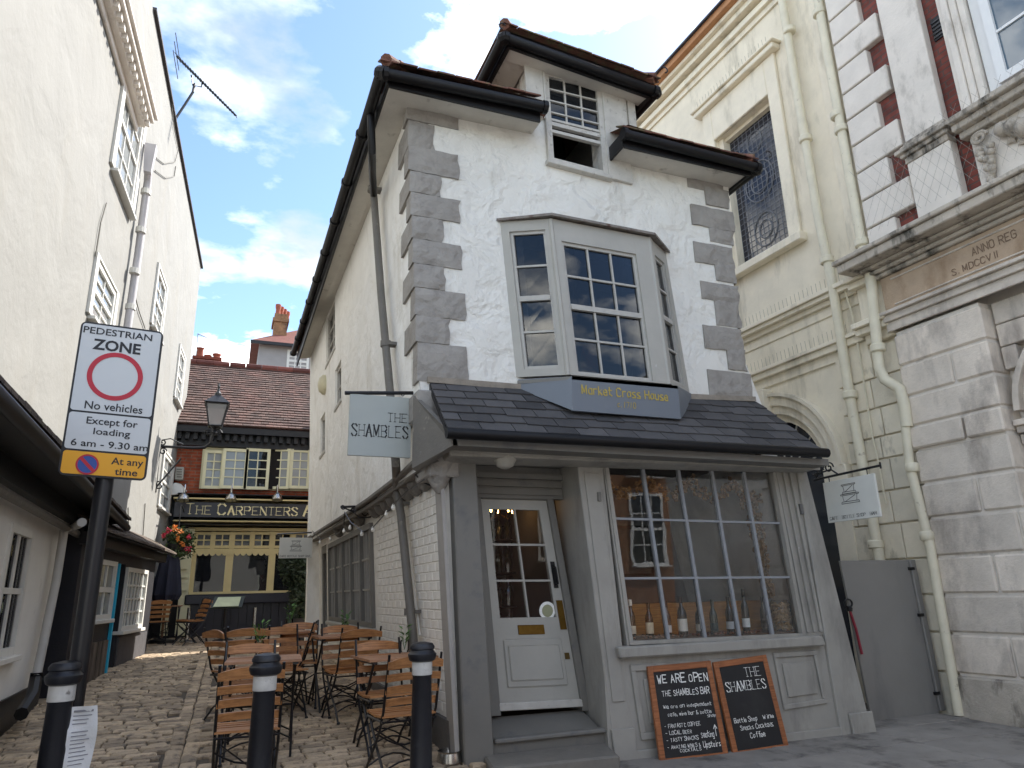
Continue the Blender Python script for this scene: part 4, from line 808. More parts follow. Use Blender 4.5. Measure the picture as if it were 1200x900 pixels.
# oval bulkhead light on the side wall
t = thing('bulkhead_light', 'cream oval bulkhead light on the upper side wall above the alley', 'lamp', US.at(381, 451))
q = M(); q.lathe(US.at(381, 451, 0), [(.17, 0), (.17, .04), (.12, .1), (.04, .12)], 14, US.n); q.obj('cover', mat('cream_plastic', 'cfc7a8', .4), t, smooth=True)
# cornice piece and end of the wall
# ================================================================== left side of the alley: tall white building
def Wp(x0, y0, ang, side): a = R(ang); n = V((cos(a), -sin(a), 0))*side; return Pl((x0, y0, 0), n)
TW = Wp(-1.48, 13.5, 3.5, 1)
def LBend(): return TW.ab(181, 700)[0]
tall = thing('tall_white_building', 'tall cream-white rendered building with dentil cornice, flush sash windows and rooftop aerial', 'building', (-3, 12, 0))
end = TW.ab(215, 500)[0]; near = -8.7
def tw(px, py, c=0): return TW.ab(px, py, c)
wins = [[(131, 193), (152, 258), (166, 143), (151, 68)], [(102, 373), (125, 398), (135, 348), (115, 300)], [(175, 383), (186, 396), (194, 340), (186, 314)], [(203, 463), (209, 477), (216, 422), (211, 408)], [(185, 595), (195, 600), (203, 543), (192, 530)]]
def rectify(q):   # level sills and plumb jambs
    a0 = (q[0][0]+q[3][0])/2; a1 = (q[1][0]+q[2][0])/2; b0 = (q[0][1]+q[1][1])/2; b1 = (q[2][1]+q[3][1])/2; return R4(min(a0, a1), max(a0, a1), b0, b1)
qs = [rectify(TW.quad(w_)) for w_ in wins]
topz = 9.85
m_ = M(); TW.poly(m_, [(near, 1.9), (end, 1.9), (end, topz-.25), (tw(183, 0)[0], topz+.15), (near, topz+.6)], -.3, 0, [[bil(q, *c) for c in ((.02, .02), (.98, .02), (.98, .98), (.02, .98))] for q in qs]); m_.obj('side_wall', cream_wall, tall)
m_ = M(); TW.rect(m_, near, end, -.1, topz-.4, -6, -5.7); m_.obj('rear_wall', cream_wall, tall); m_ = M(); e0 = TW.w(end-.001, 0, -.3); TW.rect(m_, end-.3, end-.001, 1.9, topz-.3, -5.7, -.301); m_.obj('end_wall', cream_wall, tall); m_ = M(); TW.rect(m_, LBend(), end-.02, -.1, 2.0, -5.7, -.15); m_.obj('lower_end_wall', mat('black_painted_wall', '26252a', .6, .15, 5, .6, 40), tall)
m_ = M(); TW.poly(m_, [(tw(183, 0)[0]-.1, topz+.16), (end+.04, topz-.24), (end+.04, topz-.19), (tw(183, 0)[0]-.1, topz+.21)], -.4, .05); m_.obj('roof_verge', mat('dark_verge', '3c3a3c', .7), tall)
m_ = M(); TW.rect(m_, near, near+.3, -.1, topz+.1, -5.7, -.301); m_.obj('end_wall', cream_wall, tall)
m_ = M(); TW.rect(m_, near, end, topz-.5, topz-.45, -5.7, -.31); m_.obj('flat_roof', mat('roof_felt', '4a4a4c', .9), tall)
sash_m = mat('off_white_sash', 'cfcdc6', .6, .06, 6)
for k, q in enumerate(qs):
    window(tall, TW, q, .02, 2 if k else 3, 4, .07, .025, .14, True, sash_m, pm=pale_glass, sill=.07)
    m_ = M(); TW.strip(m_, q, -.12, 0, 0, 1.04, 0, .035); TW.strip(m_, q, 1, 1.12, 0, 1.04, 0, .035); TW.strip(m_, q, 0, 1, 1.001, 1.04, 0, .035); m_.obj('window_surround', sash_m, tall)
# dentil cornice
cz = 8.75; ce = TW.ab(186, 158, .3)[0]
cz = TW.ab(186, 158, .3)[1]-.0
m_ = M(); TW.rect(m_, near, ce-.02, cz+.06, cz+.16, 0, .12); TW.rect(m_, near, ce, cz+.161, cz+.24, 0, .22); TW.rect(m_, near, ce+.03, cz+.241, cz+.29, 0, .26); TW.rect(m_, near, ce-.05, cz-.04, cz+.059, 0, .04)
corn = m_.obj('cornice', stone_white, tall, bevel=.01)
d0 = M(); TW.rect(d0, 0, .08, 0, .08, 0, .06); dm = d0.mesh('dentil', stone_white)
a = ce-.12; k = 0
while a > near+.1 and k < 60:
    o = link('dentil', dm, corn); o.location = TW.w(a, cz+.075, .12)-TW.w(0, 0, 0); o.location += V((0, 0, 0)); a -= .17; k += 1
# hopper, pipe and cables
hp = TW.at(177, 172, .12)
q = M(); q.hexa([(hp.x-.05, hp.y+.05, hp.z-.45), (hp.x+.05, hp.y+.05, hp.z-.45), (hp.x+.08, hp.y+.09, hp.z), (hp.x-.08, hp.y+.09, hp.z), (hp.x-.05, hp.y-.05, hp.z-.45), (hp.x+.05, hp.y-.05, hp.z-.45), (hp.x+.08, hp.y-.09, hp.z), (hp.x-.08, hp.y-.09, hp.z)]); q.obj('rain_hopper', mat('lilac_grey_paint', 'b7b4b6', .6, .08), tall)
q = M(); q.tube([hp-V((0, 0, .3)), TW.at(173, 213, .1), TW.at(162, 298, .1), TW.at(150, 380, .1), V((TW.at(150, 380, .1).x, TW.at(150, 380, .1).y, 2.6))], .055, 10); pp = q.obj('downpipe', mat('lilac_grey_paint', 'b7b4b6', .6, .08), tall, smooth=True)
for px, py in ((171, 225), (165, 270), (158, 318), (153, 360)):
    c = TW.at(px, py, .1); q = M(); q.tube([c-V((0, 0, .04)), c+V((0, 0, .04))], .07, 10); q.obj('pipe_collar', sash_m, pp)
cab = mat('cable', '6d6a62', .7)
for pts in (((183, 185), (192, 192), (205, 190), (209, 175), (204, 150), (200, 110)), ((182, 200), (194, 209), (204, 207), (206, 195)), ((125, 238), (118, 262), (112, 300)), ((159, 350), (163, 365), (170, 385)), ((150, 595), (151, 640), (153, 650)), ((170, 590), (166, 650), (165, 655))):
    q = M(); q.tube([TW.at(*p, .02) for p in pts], .009, 5); q.obj('cable', cab, tall)
# aerial
ab_ = TW.at(207, 137, .0); AY = Pl((0, ab_.y, 0), (0, -1, 0))
aer = thing('roof_aerial', 'long thin television aerial on a bent pole above the left roof edge', 'antenna', ab_)
q = M(); q.tube([AY.at(205, 140), AY.at(217, 122), AY.at(226, 108), AY.at(228, 98)], .025, 6); q.obj('pole', black_iron, aer)
p0 = AY.at(207, 66); p1 = AY.at(277, 136); q = M(); q.tube([p0, p1], .02, 6); q.obj('boom', black_iron, aer)
q = M(); d = (p1-p0).normalized(); px_ = V((.3, 1, .1)).normalized()
for k in range(24): c = p0.lerp(p1, (k+.5)/24); l = .16-.002*k; q.tube([c-px_*l, c+px_*l], .008, 4)
for s_ in (-.2, 0, .2): q.tube([p0+V((0, 0, s_))-V((.02, .4, 0)), p0+V((0, 0, s_))+V((.02, .4, 0))], .008, 4)
o_ = q.obj('elements', black_iron, aer); o_['kind'] = 'stuff'
q = M(); q.tube([AY.at(224, 88), AY.at(226, 100), AY.at(236, 102), AY.at(237, 94)], .014, 5); q.obj('bracket', black_iron, aer)

# ---- low black-painted building with white windows
LB = Wp(-1.15, 13.5, 6, 1)
low = thing('low_black_building', 'low black-fronted building with white sash windows and a cyan door below the white wall', 'building', (-2.2, 12, 0))
blackwall = mat('black_painted_wall', '26252a', .6, .15, 5, .6, 40)
a0 = LB.ab(105, 700)[0]; a1 = LB.ab(178, 700)[0]
w1 = rectify(LB.quad([(105, 727), (127, 725), (136, 659), (115, 655)])); w2 = rectify(LB.quad([(137, 741), (165, 734), (170, 670), (149, 663)]))
w1[0] = (w1[0][0], .95); w1[1] = (w1[1][0], .95); dq_ = [(LB.ab(122, 786)[0]-.02, .45), (LB.ab(137, 780)[0], .45), (LB.ab(137, 780)[0], 1.95), (LB.ab(122, 786)[0]-.02, 1.95)]
w1 = rectify(LB.quad([(107, 727), (127, 725), (136, 659), (117, 655)])); dl = w1[1][0]+.05; dr = w2[0][0]-.03
dq_ = R4(dl, dr, .5, 1.93)
m_ = M(); LB.poly(m_, [(a0-.6, .2), (a1, .2), (a1, 2.35), (a0-.6, 2.35)], -.25, 0, [w1, w2] + ([dq_] if dr-dl > .15 else [])); m_.obj('front_wall', blackwall, low)
window(low, LB, w1, .03, 2, 2, .06, .03, .1, True, mat('bright_white_paint', 'dcdad3', .5, .05), pm=pale_glass, sill=.04)
window(low, LB, w2, .04, 6, 4, .06, .025, .1, False, MATS['bright_white_paint'], pm=pale_glass, sill=.04)
m_ = M(); LB.rect(m_, dl, dr, .5, 1.93, -.22, -.2); m_.obj('door_gap_sheet', black_paint, low)  # flat black sheet set back in the open door gap
cy_ = mat('cyan_paint', '2bb5dc', .5, .06); m_ = M(); hx = LB.w(dl+.02, .5, 0); c0 = LB.w(dl+.03, .5, .0); 
m_.hexa([c0, c0+LB.h*.05, c0+LB.h*.05+V((0, 0, 1.42)), c0+V((0, 0, 1.42)), c0+LB.n*.04, c0+LB.h*.05+LB.n*.04, c0+LB.h*.05+LB.n*.04+V((0, 0, 1.42)), c0+LB.n*.04+V((0, 0, 1.42))]); m_.obj('open_door', cy_, low, label='bright cyan door standing ajar')
m_ = M(); 
k = 0; a = a0-.5
while a < dl-.02:
    q = M(); LB.rect(q, a, min(a+.1, dl)-.006, .2, .93, 0, .02+.004*(k % 2)); q.obj('plank', mat('weathered_plank', '6f6257', .85, .2, 6, .5, 30, col2='3c3630', c2pos=(.45, .65), c2scale=6, streak=6), low); a += .1; k += 1
a = dr+.05
while a < a1-.25:
    q = M(); LB.rect(q, a, a+.094, .3, w2[0][1]-.08, 0, .02); q.obj('plank', mat('grey_plank', '4c4a4c', .8, .15, 6), low); a += .1
m_ = M(); e0 = LB.w(a1, 0, 0); LB.rect(m_, a1-.28, a1-.001, .2, 2.3, -1.2, -.26); m_.obj('end_wall', blackwall, low)
# its roof: black fascia and tiles
ro = M(); LB.rect(ro, a0-.75, a1+.25, 2.06, 2.2, 0, .12); ro.obj('fascia', black_paint, low)
m_ = M(); m_.prism([[LB.w(a0-.75, 2.2, .24), LB.w(a0-.75, 2.55, -.4), LB.w(a0-.75, 2.48, -.4), LB.w(a0-.75, 2.17, .24)]], LB.h*(a1-a0+1.05)); lroof = m_.obj('roof', mat('dark_tile_bed', '2e2b2a', .9), low)
a = a0-.75; k = 0
while a < a1+.25:
    for r in (0, 1):
        q = M(); o1 = LB.w(a, 2.2+.14*r, .27-.26*r); u = (LB.w(0, 2.55, -.4)-LB.w(0, 2.2, .24)).normalized()*.3; t_ = V((0, 0, .025)); j = V((0, 0, rnd.uniform(0, .015)))
        b_ = LB.h*.155; q.hexa([o1, o1+b_, o1+b_+u, o1+u, o1+t_+j, o1+b_+t_+j, o1+b_+u+t_, o1+u+t_]); q.obj('roof_tile', mat('mossy_dark_tile', '5a4f47', .9, .25, 8, .7, 40, kind='each', col2='6f6c50', c2pos=(.55, .7), c2scale=9), lroof)
    a += .165

# ---- nearest low building on the left
NB = Wp(-1.72, 9.5, -1, 1)
nearb = thing('white_cottage_front', 'single-storey white rendered front with leaded casement window and black eaves, nearest on the left', 'building', (-3, 7.5, 0))
ae = NB.ab(74, 615)[0]; be_ = NB.ab(101, 640)[0]; wq = rectify(NB.quad([(-12, 768), (16, 760), (41, 606), (12, 598)])); wq = R4(wq[0][0], wq[1][0], .98, 2.06)
m_ = M(); NB.poly(m_, [(-7, .62), (ae, .62), (ae, 2.5), (-7, 2.5)], -.25, 0, [wq]); m_.obj('front_wall', mat('grey_white_render', 'e6e3dd', .8, .06, 2, .5, 20, col2='a29d95', c2pos=(.6, .8), c2scale=2), nearb)
m_ = M(); NB.rect(m_, -7.001, -6.8, -.05, 2.5, -4, -.251); m_.obj('end_wall', MATS['grey_white_render'], nearb)
m_ = M(); NB.rect(m_, -7, ae, -.05, .62, -.2, .02); m_.obj('plinth', black_paint, nearb)
m_ = M(); NB.rect(m_, ae+.001, be_+.25, .1, 2.5, -.25, -.06); m_.obj('black_brick_wall', blackwall, nearb)
bb = M(); NB.rect(bb, 0, .105, 0, .06, -.06, -.045); bbm = bb.mesh('brick', blackwall)
for r in range(24):
    for c in range(int((be_+.2-ae)/.115)):
        o = link('brick', bbm, nearb); o.location = NB.w(ae+.02+.115*c, .4+.075*r, 0)-NB.w(0, 0, 0); o.matrix_parent_inverse = Matrix.Translation(V((3, -7.5, 0)))
wm = mat('cottage_window_white', 'dedbd3', .55, .08); fr = window(nearb, NB, wq, .02, 2, 2, .07, .05, .12, False, wm, pm=glass, sill=.05)
q = M(); 
for k in range(7): NB.rect(q, wq[0][0]+.1+.12*k, wq[0][0]+.106+.12*k, 1.0, 2.05, -.015, -.008)
q.obj('leading', mat('lead', '4b4b4d', .6), fr)
q = M(); n = 30; vs = []
for i in range(n+1): a = wq[0][0]+(wq[1][0]-wq[0][0])*i/n; vs += [tuple(NB.w(a, .98, -.12+.02*sin(i*1.7))), tuple(NB.w(a, 2.06, -.12+.02*sin(i*1.7)))]
q.add(vs, [(2*i, 2*i+2, 2*i+3, 2*i+1) for i in range(n)]); q.obj('net_curtain', mat('floral_curtain', '8b9284', .9, .3, 12, col2='9a4a45', c2pos=(.62, .66), c2scale=9), fr)
m_ = M(); NB.rect(m_, -7, be_+.3, 2.3, 2.5, .0, .1); NB.rect(m_, -7, be_+.35, 2.47, 2.52, .1, .42); m_.obj('fascia', black_paint, nearb)
q = M(); q.tube([NB.w(-7, 2.47, .45), NB.w(be_+.1, 2.4, .45)], .05, 10); q.obj('gutter', black_gl, nearb, smooth=True)
q = M(); q.tube([NB.w(-7, 2.22, .12), NB.w(be_-.1, 2.16, .12)], .04, 8); q.obj('grey_pipe_run', pipe_grey, nearb, smooth=True)
m_ = M(); m_.prism([[NB.w(-7, 2.5, .44), NB.w(-7, 2.75, -.6), NB.w(-7, 2.68, -.6), NB.w(-7, 2.46, .44)]], NB.h*(be_+7.4)); nroof = m_.obj('roof', MATS['dark_tile_bed'], nearb)
a = -7; tmat = MATS['mossy_dark_tile']
while a < be_+.3:
    q = M(); o1 = NB.w(a, 2.52, .47); u = (NB.w(0, 2.75, -.6)-NB.w(0, 2.5, .44)).normalized()*.35; t_ = V((0, 0, .025)); j = V((0, 0, rnd.uniform(0, .015))); b_ = NB.h*.155
    q.hexa([o1, o1+b_, o1+b_+u, o1+u, o1+t_+j, o1+b_+t_+j, o1+b_+u+t_, o1+u+t_]); q.obj('roof_tile', tmat, nroof); a += .165
q = M(); q.tube([NB.at(96, 612, .4), NB.at(90, 616, .2), NB.at(75, 622, .1), NB.at(66, 680, .1), NB.at(42, 796, .1)], .042, 10); q.obj('downpipe', mat('white_pipe', 'b9b6b0', .5, .08), nearb, smooth=True)
pb = NB.at(42, 796, .1); q = M(); q.tube([pb+V((0, 0, .06)), pb, pb+V((.06, -.35, -.12)), pb+V((.1, -.9, -.2))], .055, 8); q.obj('pipe_shoe', black_gl, nearb, smooth=True)

# ================================================================== the pub across the end
PB = Pl((0, 17.8, 0), (0, -1, 0))
pub = thing('pub', 'pub with brown tiled roof, cream bay casements and black fascia across the alley end', 'pub', (2, 19, 0))
def pr(m, x0, y0, x1, y1, c0, c1, plane=PB):   # rectangle seen between two points of the front
    a0, b1 = plane.ab(x0, y0, c1); a1, b0 = plane.ab(x1, y1, c1); plane.rect(m, min(a0, a1), max(a0, a1), min(b0, b1), max(b0, b1), c0, c1)
xl, xr = -2.6, 5.4
z1f0 = PB.ab(300, 577)[1]; zev = PB.ab(300, 520)[1]; 
m_ = M(); PB.rect(m_, xl, xr, z1f0-.1, zev+.25, -.3, 0); m_.obj('upper_wall', pub_brick, pub)
m_ = M(); m_.box(xl, xl+.3, 17.81, 24, .3, zev+.2); m_.box(xr-.3, xr, 17.81, 24, .3, zev+.2); m_.box(xl+.3, xr-.3, 23.7, 24, .3, zev+.2); m_.obj('outer_wall', pub_brick, pub)
cream_p = mat('pub_cream_paint', 'ddd8b4', .55, .05, 4); tan_p = mat('pub_tan_paint', 'd6c48e', .55, .08, 4)
# eaves
PE = Pl((0, 17.35, 0), (0, -1, 0)); zE = PE.ab(300, 507)[1]
m_ = M(); m_.box(xl, xr, 17.35, 17.4, zE-.05, zE+.12); m_.box(xl, xr, 17.401, 17.79, zE-.02, zE+.03); m_.box(xl, xr, 17.6, 17.79, zE-.32, zE-.021); eav = m_.obj('eaves_fascia', black_paint, pub)
for k in range(26): q = M(); x = -1.4+.17*k; q.box(x, x+.085, 17.45, 17.599, zE-.2, zE-.03); q.obj('dentil', black_paint, eav)
# roof in courses of small tiles
pt = mat('brown_plain_tile', '57453f', .85, .25, 9, .5, 60, bdist=.01, kind='island', col2='694c45', c2pos=(.45, .7), c2scale=2)
R0 = V((0, 17.3, zE+.12)); RP = Pl((0, 20.3, 0), (0, -1, 0)); zR = RP.ab(300, 432)[1]; R1 = V((0, 20.3, zR))
ncr = 26; q = M(); rt_ = random.Random(9)
for r in range(ncr):
    p0 = R0.lerp(R1, r/ncr); p1 = R0.lerp(R1, (r+1.3)/ncr); nn = V((0, -(R1-R0).z, (R1-R0).y)).normalized(); x = xl-(.1 if r % 2 else 0)
    while x < 2.8:
        j = rt_.uniform(0, .008); w_ = .165
        q.hexa([(x, p0.y, p0.z), (x+w_, p0.y, p0.z), (x+w_, p1.y, p1.z), (x, p1.y, p1.z)]+[tuple(V(p)+nn*d) for p, d in (((x, p0.y, p0.z), .03+j), ((x+w_, p0.y, p0.z), .03+j), ((x+w_, p1.y, p1.z), .004), ((x, p1.y, p1.z), .004))]); x += w_+.006
o_ = q.obj('roof_tiles', pt, pub); o_['kind'] = 'stuff'
m_ = M(); m_.prism([[(xl, 17.32, zE+.1), (xl, 20.3, zR), (xl, 23.3, zE+.1)]], (xr-xl, 0, 0)); m_.obj('roof', mat('roof_underlay', '4a302b', .9), pub)
for k in range(14): q = M(); x = -2.4+.42*k; q.tube([(x, 20.28, zR+.02), (x+.41, 20.28, zR+.02)], .1, 8); q.obj('ridge_tile', mat('ridge_clay', '70423a', .85, .2, 6, kind='each'), pub, smooth=True)
# chimney with three pots
CP = Pl((0, 20.6, 0), (0, -1, 0)); c0, cb = CP.ab(226, 434); c1, ct = CP.ab(258, 425)
m_ = M(); m_.box(c0, c1, 20.4, 21.0, cb-.4, ct); m_.box(c0-.04, c1+.04, 20.36, 21.04, ct, ct+.08); chm = m_.obj('chimney', mat('chimney_brick', '7a3f30', .9, .2, 10), pub)
for px, top_, w_ in ((235, 409, .09), (243.5, 419, .09), (254, 417, .1)):
    x, zt = CP.ab(px, top_); q = M(); q.lathe((x, 20.6, ct+.08), [(w_, 0), (w_*.85, (zt-ct)*.7), (w_*1.15, (zt-ct)*.85), (w_*1.1, zt-ct-.08), (w_*.8, zt-ct-.08)], 12); q.obj('chimney_pot', mat('pot_clay', '96503a', .8, .15), chm, smooth=True)
# first-floor casement band
m_ = M(); pr(m_, 238, 524, 372, 576, 0, .05); m_.obj('window_band', cream_p, pub)
for (x0, x1, y0, y1, cf) in ((240, 260, 527, 573, .14), (262, 288, 525, 573, .2), (289, 314, 525, 574, .2), (341, 362, 526, 573, .2)):
    a0, b1 = PB.ab(x0, y0, cf); a1, b0 = PB.ab(x1, y1, cf); window(pub, PB, R4(a0, a1, b0, b1), cf, 2, 4, .07, .025, .08, False, cream_p, pm=pale_glass if x0 != 289 else dark_glass, name='casement')
a0, b1 = PB.ab(318, 525, .2); a1, b0 = PB.ab(340, 573, .2); m_ = M(); PB.rect(m_, a0-.1, a1, b0, b1, .1, .125); m_.obj('window_opening', MATS['dark_room'], pub)
ca = PB.w(a1-.02, 0, .2); OPN = Pl((ca.x, ca.y, 0), V((-.28, -1, 0))); window(pub, OPN, R4(-.46, -.02, b0, b1), .03, 2, 4, .06, .025, .05, False, cream_p, pm=pale_glass, name='casement', label='cream casement standing open')
# fascia with the name, canopy, mouldings
m_ = M(); pr(m_, 208, 577, 380, 583, 0, .55); m_.obj('canopy', black_paint, pub, bevel=.02); m_ = M(); pr(m_, 203, 583, 380, 587.5, 0, .5); m_.obj('upper_moulding', tan_p, pub, bevel=.02)
m_ = M(); pr(m_, 205, 588, 385, 608, 0, .42); fas = m_.obj('fascia_board', mat('fascia_black', '222129', .35, .1), pub)
m_ = M(); pr(m_, 202, 609, 380, 613, 0, .5); m_.obj('lower_moulding', tan_p, pub, bevel=.02); m_ = M(); pr(m_, 200, 613.5, 380, 616, 0, .45); m_.obj('awning_box', black_paint, pub)
FS = Pl((0, 17.8-.42, 0), (0, -1, 0)); a0, b0 = FS.ab(217.5, 602.3); a1 = FS.ab(394, 602)[0]; _, bt_ = FS.ab(218, 590)
write('lettering', 'THE CARPENTERS ARMS', FS, a0, b0, bt_-b0, .01, mat('cream_gold_lettering', 'e6d9a6', .5, .08), fas, mode='serif', th=1.25, width=a1-a0, smallcaps=True)
# ground floor
zg = .4
a0, b0 = PB.ab(215, 617); m_ = M(); PB.rect(m_, xl, PB.ab(222, 650)[0], zg, z1f0-.1, -.3, 0); PB.rect(m_, PB.ab(222, 650)[0], xr, zg, PB.ab(300, 698)[1], -.3, 0); PB.rect(m_, PB.ab(222, 650)[0], xr, PB.ab(300, 617)[1], z1f0-.1, -.3, 0); m_.obj('lower_wall', black_paint, pub)
gq0 = PB.ab(222, 697, .05); gq1 = PB.ab(372, 618, .05)
trans = [(229, 249), (250, 271), (273, 295), (296, 318), (320, 342), (344, 366)]
m_ = M(); pr(m_, 221, 618, 372, 623, -.1, .05); pr(m_, 221, 643, 372, 648.5, -.1, .05); pr(m_, 221, 694, 372, 698, -.1, .08)
for x0, x1 in ((221, 226), (265, 270), (315, 320), (366, 372)): pr(m_, x0, 648.6, x1, 694, -.1, .045)
for x0, x1 in ((221, 229.5),)+tuple((trans[i][1]-1, trans[i+1][0]+1) for i in range(5)): pr(m_, x0, 623.1, x1, 642.9, -.1, .045)
gf = m_.obj('shopfront_frame', tan_p, pub)
sc_ = M()
for k in range(36): x = gq0[0]+.13*k; sc_.lathe(PB.w(x, PB.ab(230, 648.5)[1], .06), [(.06, 0), (.06, .015)], 8, PB.n)
sc_.obj('scalloped_edge', tan_p, pub)
for x0, x1 in trans:
    a0, b1 = PB.ab(x0, 623.5, 0); a1, b0 = PB.ab(x1, 642.5, 0); window(pub, PB, R4(a0, a1, b0, b1), .02, 2, 2, .06, .03, .05, False, tan_p, pm=dark_glass, name='transom_window')
for x0, x1 in ((226, 265), (270, 315), (320, 366)):
    q = M(); pr(q, x0, 648.6, x1, 694, -.03, -.025); q.obj('pane', dark_glass, gf)
m_ = M(); m_.box(-1.0, xr-.3, 18.1, 20, zg+.0, zg+.05); m_.box(-1.0, xr-.3, 20, 20.05, zg, 3.3); m_.obj('bar_room', mat('pub_room', '1d1611', .8, .4, 1.5), pub)
m_ = M(); pr(m_, 217, 697, 372, 705, 0, .2); m_.obj('window_sill', mat('navy_gloss', '1c1d2a', .3), pub, bevel=.02)
a = PB.ab(222, 720)[0]
while a < 2.4: q = M(); PB.rect(q, a, a+.155, zg, PB.ab(300, 706)[1], 0, .03); q.obj('panel_board', MATS['navy_gloss'], pub); a += .17
m_ = M(); pr(m_, 211, 619, 220, 700, 0, .12); pr(m_, 209, 700, 219, 745, 0, .16); m_.obj('doorway_pilaster', cream_p, pub, bevel=.01)
for y_ in (665, 675, 690): q = M(); pr(q, 212, y_, 219, y_+2, .12, .16); q.obj('pilaster_band', cream_p, pub)
m_ = M(); pr(m_, 178, 640, 211, 655, 0, .05); m_.obj('dark_doorway', MATS['dark_room'], pub); m_ = M(); pr(m_, 182, 695, 211, 699, 0, .06); pr(m_, 192, 700, 196, 745, 0, .06); m_.obj('door_rail', cream_p, pub)
# swan-neck lamps
for px in (217, 271, 324):
    t = thing('swan_neck_lamp', {217: 'chrome swan-neck lamp over the word THE on the pub fascia', 271: 'chrome swan-neck lamp above the middle of the pub fascia lettering', 324: 'chrome swan-neck lamp nearest the white house on the pub fascia'}[px], 'lamp', PB.at(px, 580, .55), 'swan-neck lamps over the pub fascia')
    c = PB.at(px, 578, .5); q = M(); q.tube([c, c+V((0, -.1, .15)), c+V((0, -.3, .14)), c+V((0, -.4, 0)), c+V((0, -.4, -.06))], .018, 6); q.obj('arm', steel, t, smooth=True)
    c = c+V((0, -.4, -.06)); q = M(); q.lathe(c, [(.12, -.16), (.125, -.14), (.09, -.05), (.04, 0), (.02, .03)], 14, V((.0, .25, 1))); q.obj('shade', steel, t, smooth=True)
# grey house and its tall chimney behind
GH = Pl((0, 27, 0), (0, -1, 0)); gh = thing('grey_rendered_house', 'grey rendered house with clay hipped roof rising behind the pub roof', 'house', (4, 28, 0))
a0, b1 = GH.ab(304, 402); 
m_ = M(); m_.box(a0, a0+6, 27, 32, 3, b1); m_.obj('wall', mat('grey_render', '94918f', .85, .08, 2, .4, 14), gh)
m_ = M(); m_.add([(a0-.3, 26.7, b1), (a0+6.3, 26.7, b1), (a0+6.3, 32.3, b1), (a0-.3, 32.3, b1), (a0+2.4, 29.5, b1+1.9), (a0+3.6, 29.5, b1+1.9)], [(3, 2, 1, 0), (0, 1, 5, 4), (1, 2, 5), (2, 3, 4, 5), (3, 0, 4)]); m_.obj('roof', mat('red_brown_tile', '6e3f35', .9, .2, 8, .5, 30), gh)
m_ = M(); m_.box(a0-.32, a0+6.32, 26.68, 26.75, b1-.12, b1); m_.obj('gutter', black_paint, gh)
q = [GH.ab(336, 436), GH.ab(362, 436), GH.ab(362, 411), GH.ab(336, 411)]; window(gh, GH, rectify(q), .03, 3, 4, .09, .04, .1, True, sash_m, pm=pale_glass)
c0, cb = GH.ab(321, 392); c1, ct = GH.ab(339, 362)
m_ = M(); m_.box(c0, c1, 27.6, 28.5, b1, ct-.35); m_.box(c0-.06, c1+.06, 27.54, 28.56, ct-.35, ct-.2); m_.box(c0, c1, 27.6, 28.5, ct-.2, ct); chm = m_.obj('chimney', mat('sooty_brick', '8a6648', .9, .25, 9, .5, 30, col2='5c4438', c2pos=(.5, .65), c2scale=3), gh)
for k in range(4): q = M(); x = c0+.12+.13*k; q.lathe((x, 27.75+.22*k, ct), [(.1, 0), (.085, .2), (.11, .3), (.11, .42), (.08, .42)], 10); q.obj('chimney_pot', MATS['pot_clay'], chm, smooth=True)
t = thing('thin_aerial', 'thin whip aerial on a pole beside the small pub chimney', 'antenna', (CP.ab(229, 430)[0], 20.6, cb))
q = M(); q.tube([CP.at(229, 430), CP.at(232, 391)], .015, 5); q.tube([CP.at(232, 391), CP.at(253, 401)], .012, 4); q.obj('mast', steel, t)

# ================================================================== right: cream stucco building and the stone hall
GW = Pl((7.15, 5.7, 0), (-cos(R(2.9)), -sin(R(2.9)), 0))     # a runs towards the camera
GW = Wp(7.15, 5.7, -2.9, -1)
def ga(y): return -(y-5.7)/cos(R(2.9))
cream = thing('cream_stucco_building', 'cream stucco building with leaded window, string courses and arched fanlight on the right', 'building', (8, 9, 0))
CW = Pl(GW.w(0, 0, -.16), GW.n)
A = CW.ab
wo = [A(872, 315), A(928, 281), A(902, 110), A(853, 156)]; wo = rectify(wo)
sR = A(942, 277)[0]; sT = A(909, 62)[1]; sB = A(947, 280)[1]; wR = wo[1][0]
wo = R4(min(wo[0][0], wR-1.25), wR, wo[0][1], wo[2][1])
arc_r = A(995, 545, .0)[0]; apex = A(905, 462)[1]
acx = A(905, 462)[0]-.1; ar = arc_r-acx; acz = apex-ar
arch_in = ar-.3
fl = [(acx-arch_in, 0), (acx+arch_in, 0)]+[(acx+arch_in*cos(t), acz+arch_in*sin(t)) for t in [pi*i/16 for i in range(17)]]
fl = [(acx-arch_in, .02), (acx+arch_in, .02)]+[(acx+arch_in*cos(pi*i/16), acz+arch_in*sin(pi*i/16)) for i in range(17)]
topc = 10.75
m_ = M(); CW.poly(m_, [(-9, 0), (-.001, 0), (-.001, topc), (-9, topc)], -.35, 0, [wo, fl]); m_.obj('side_wall', cream_stucco, cream)
m_ = M(); m_.box(8, 14, 16, 16.3, 0, 10.7); m_.obj('rear_wall', cream_stucco, cream)
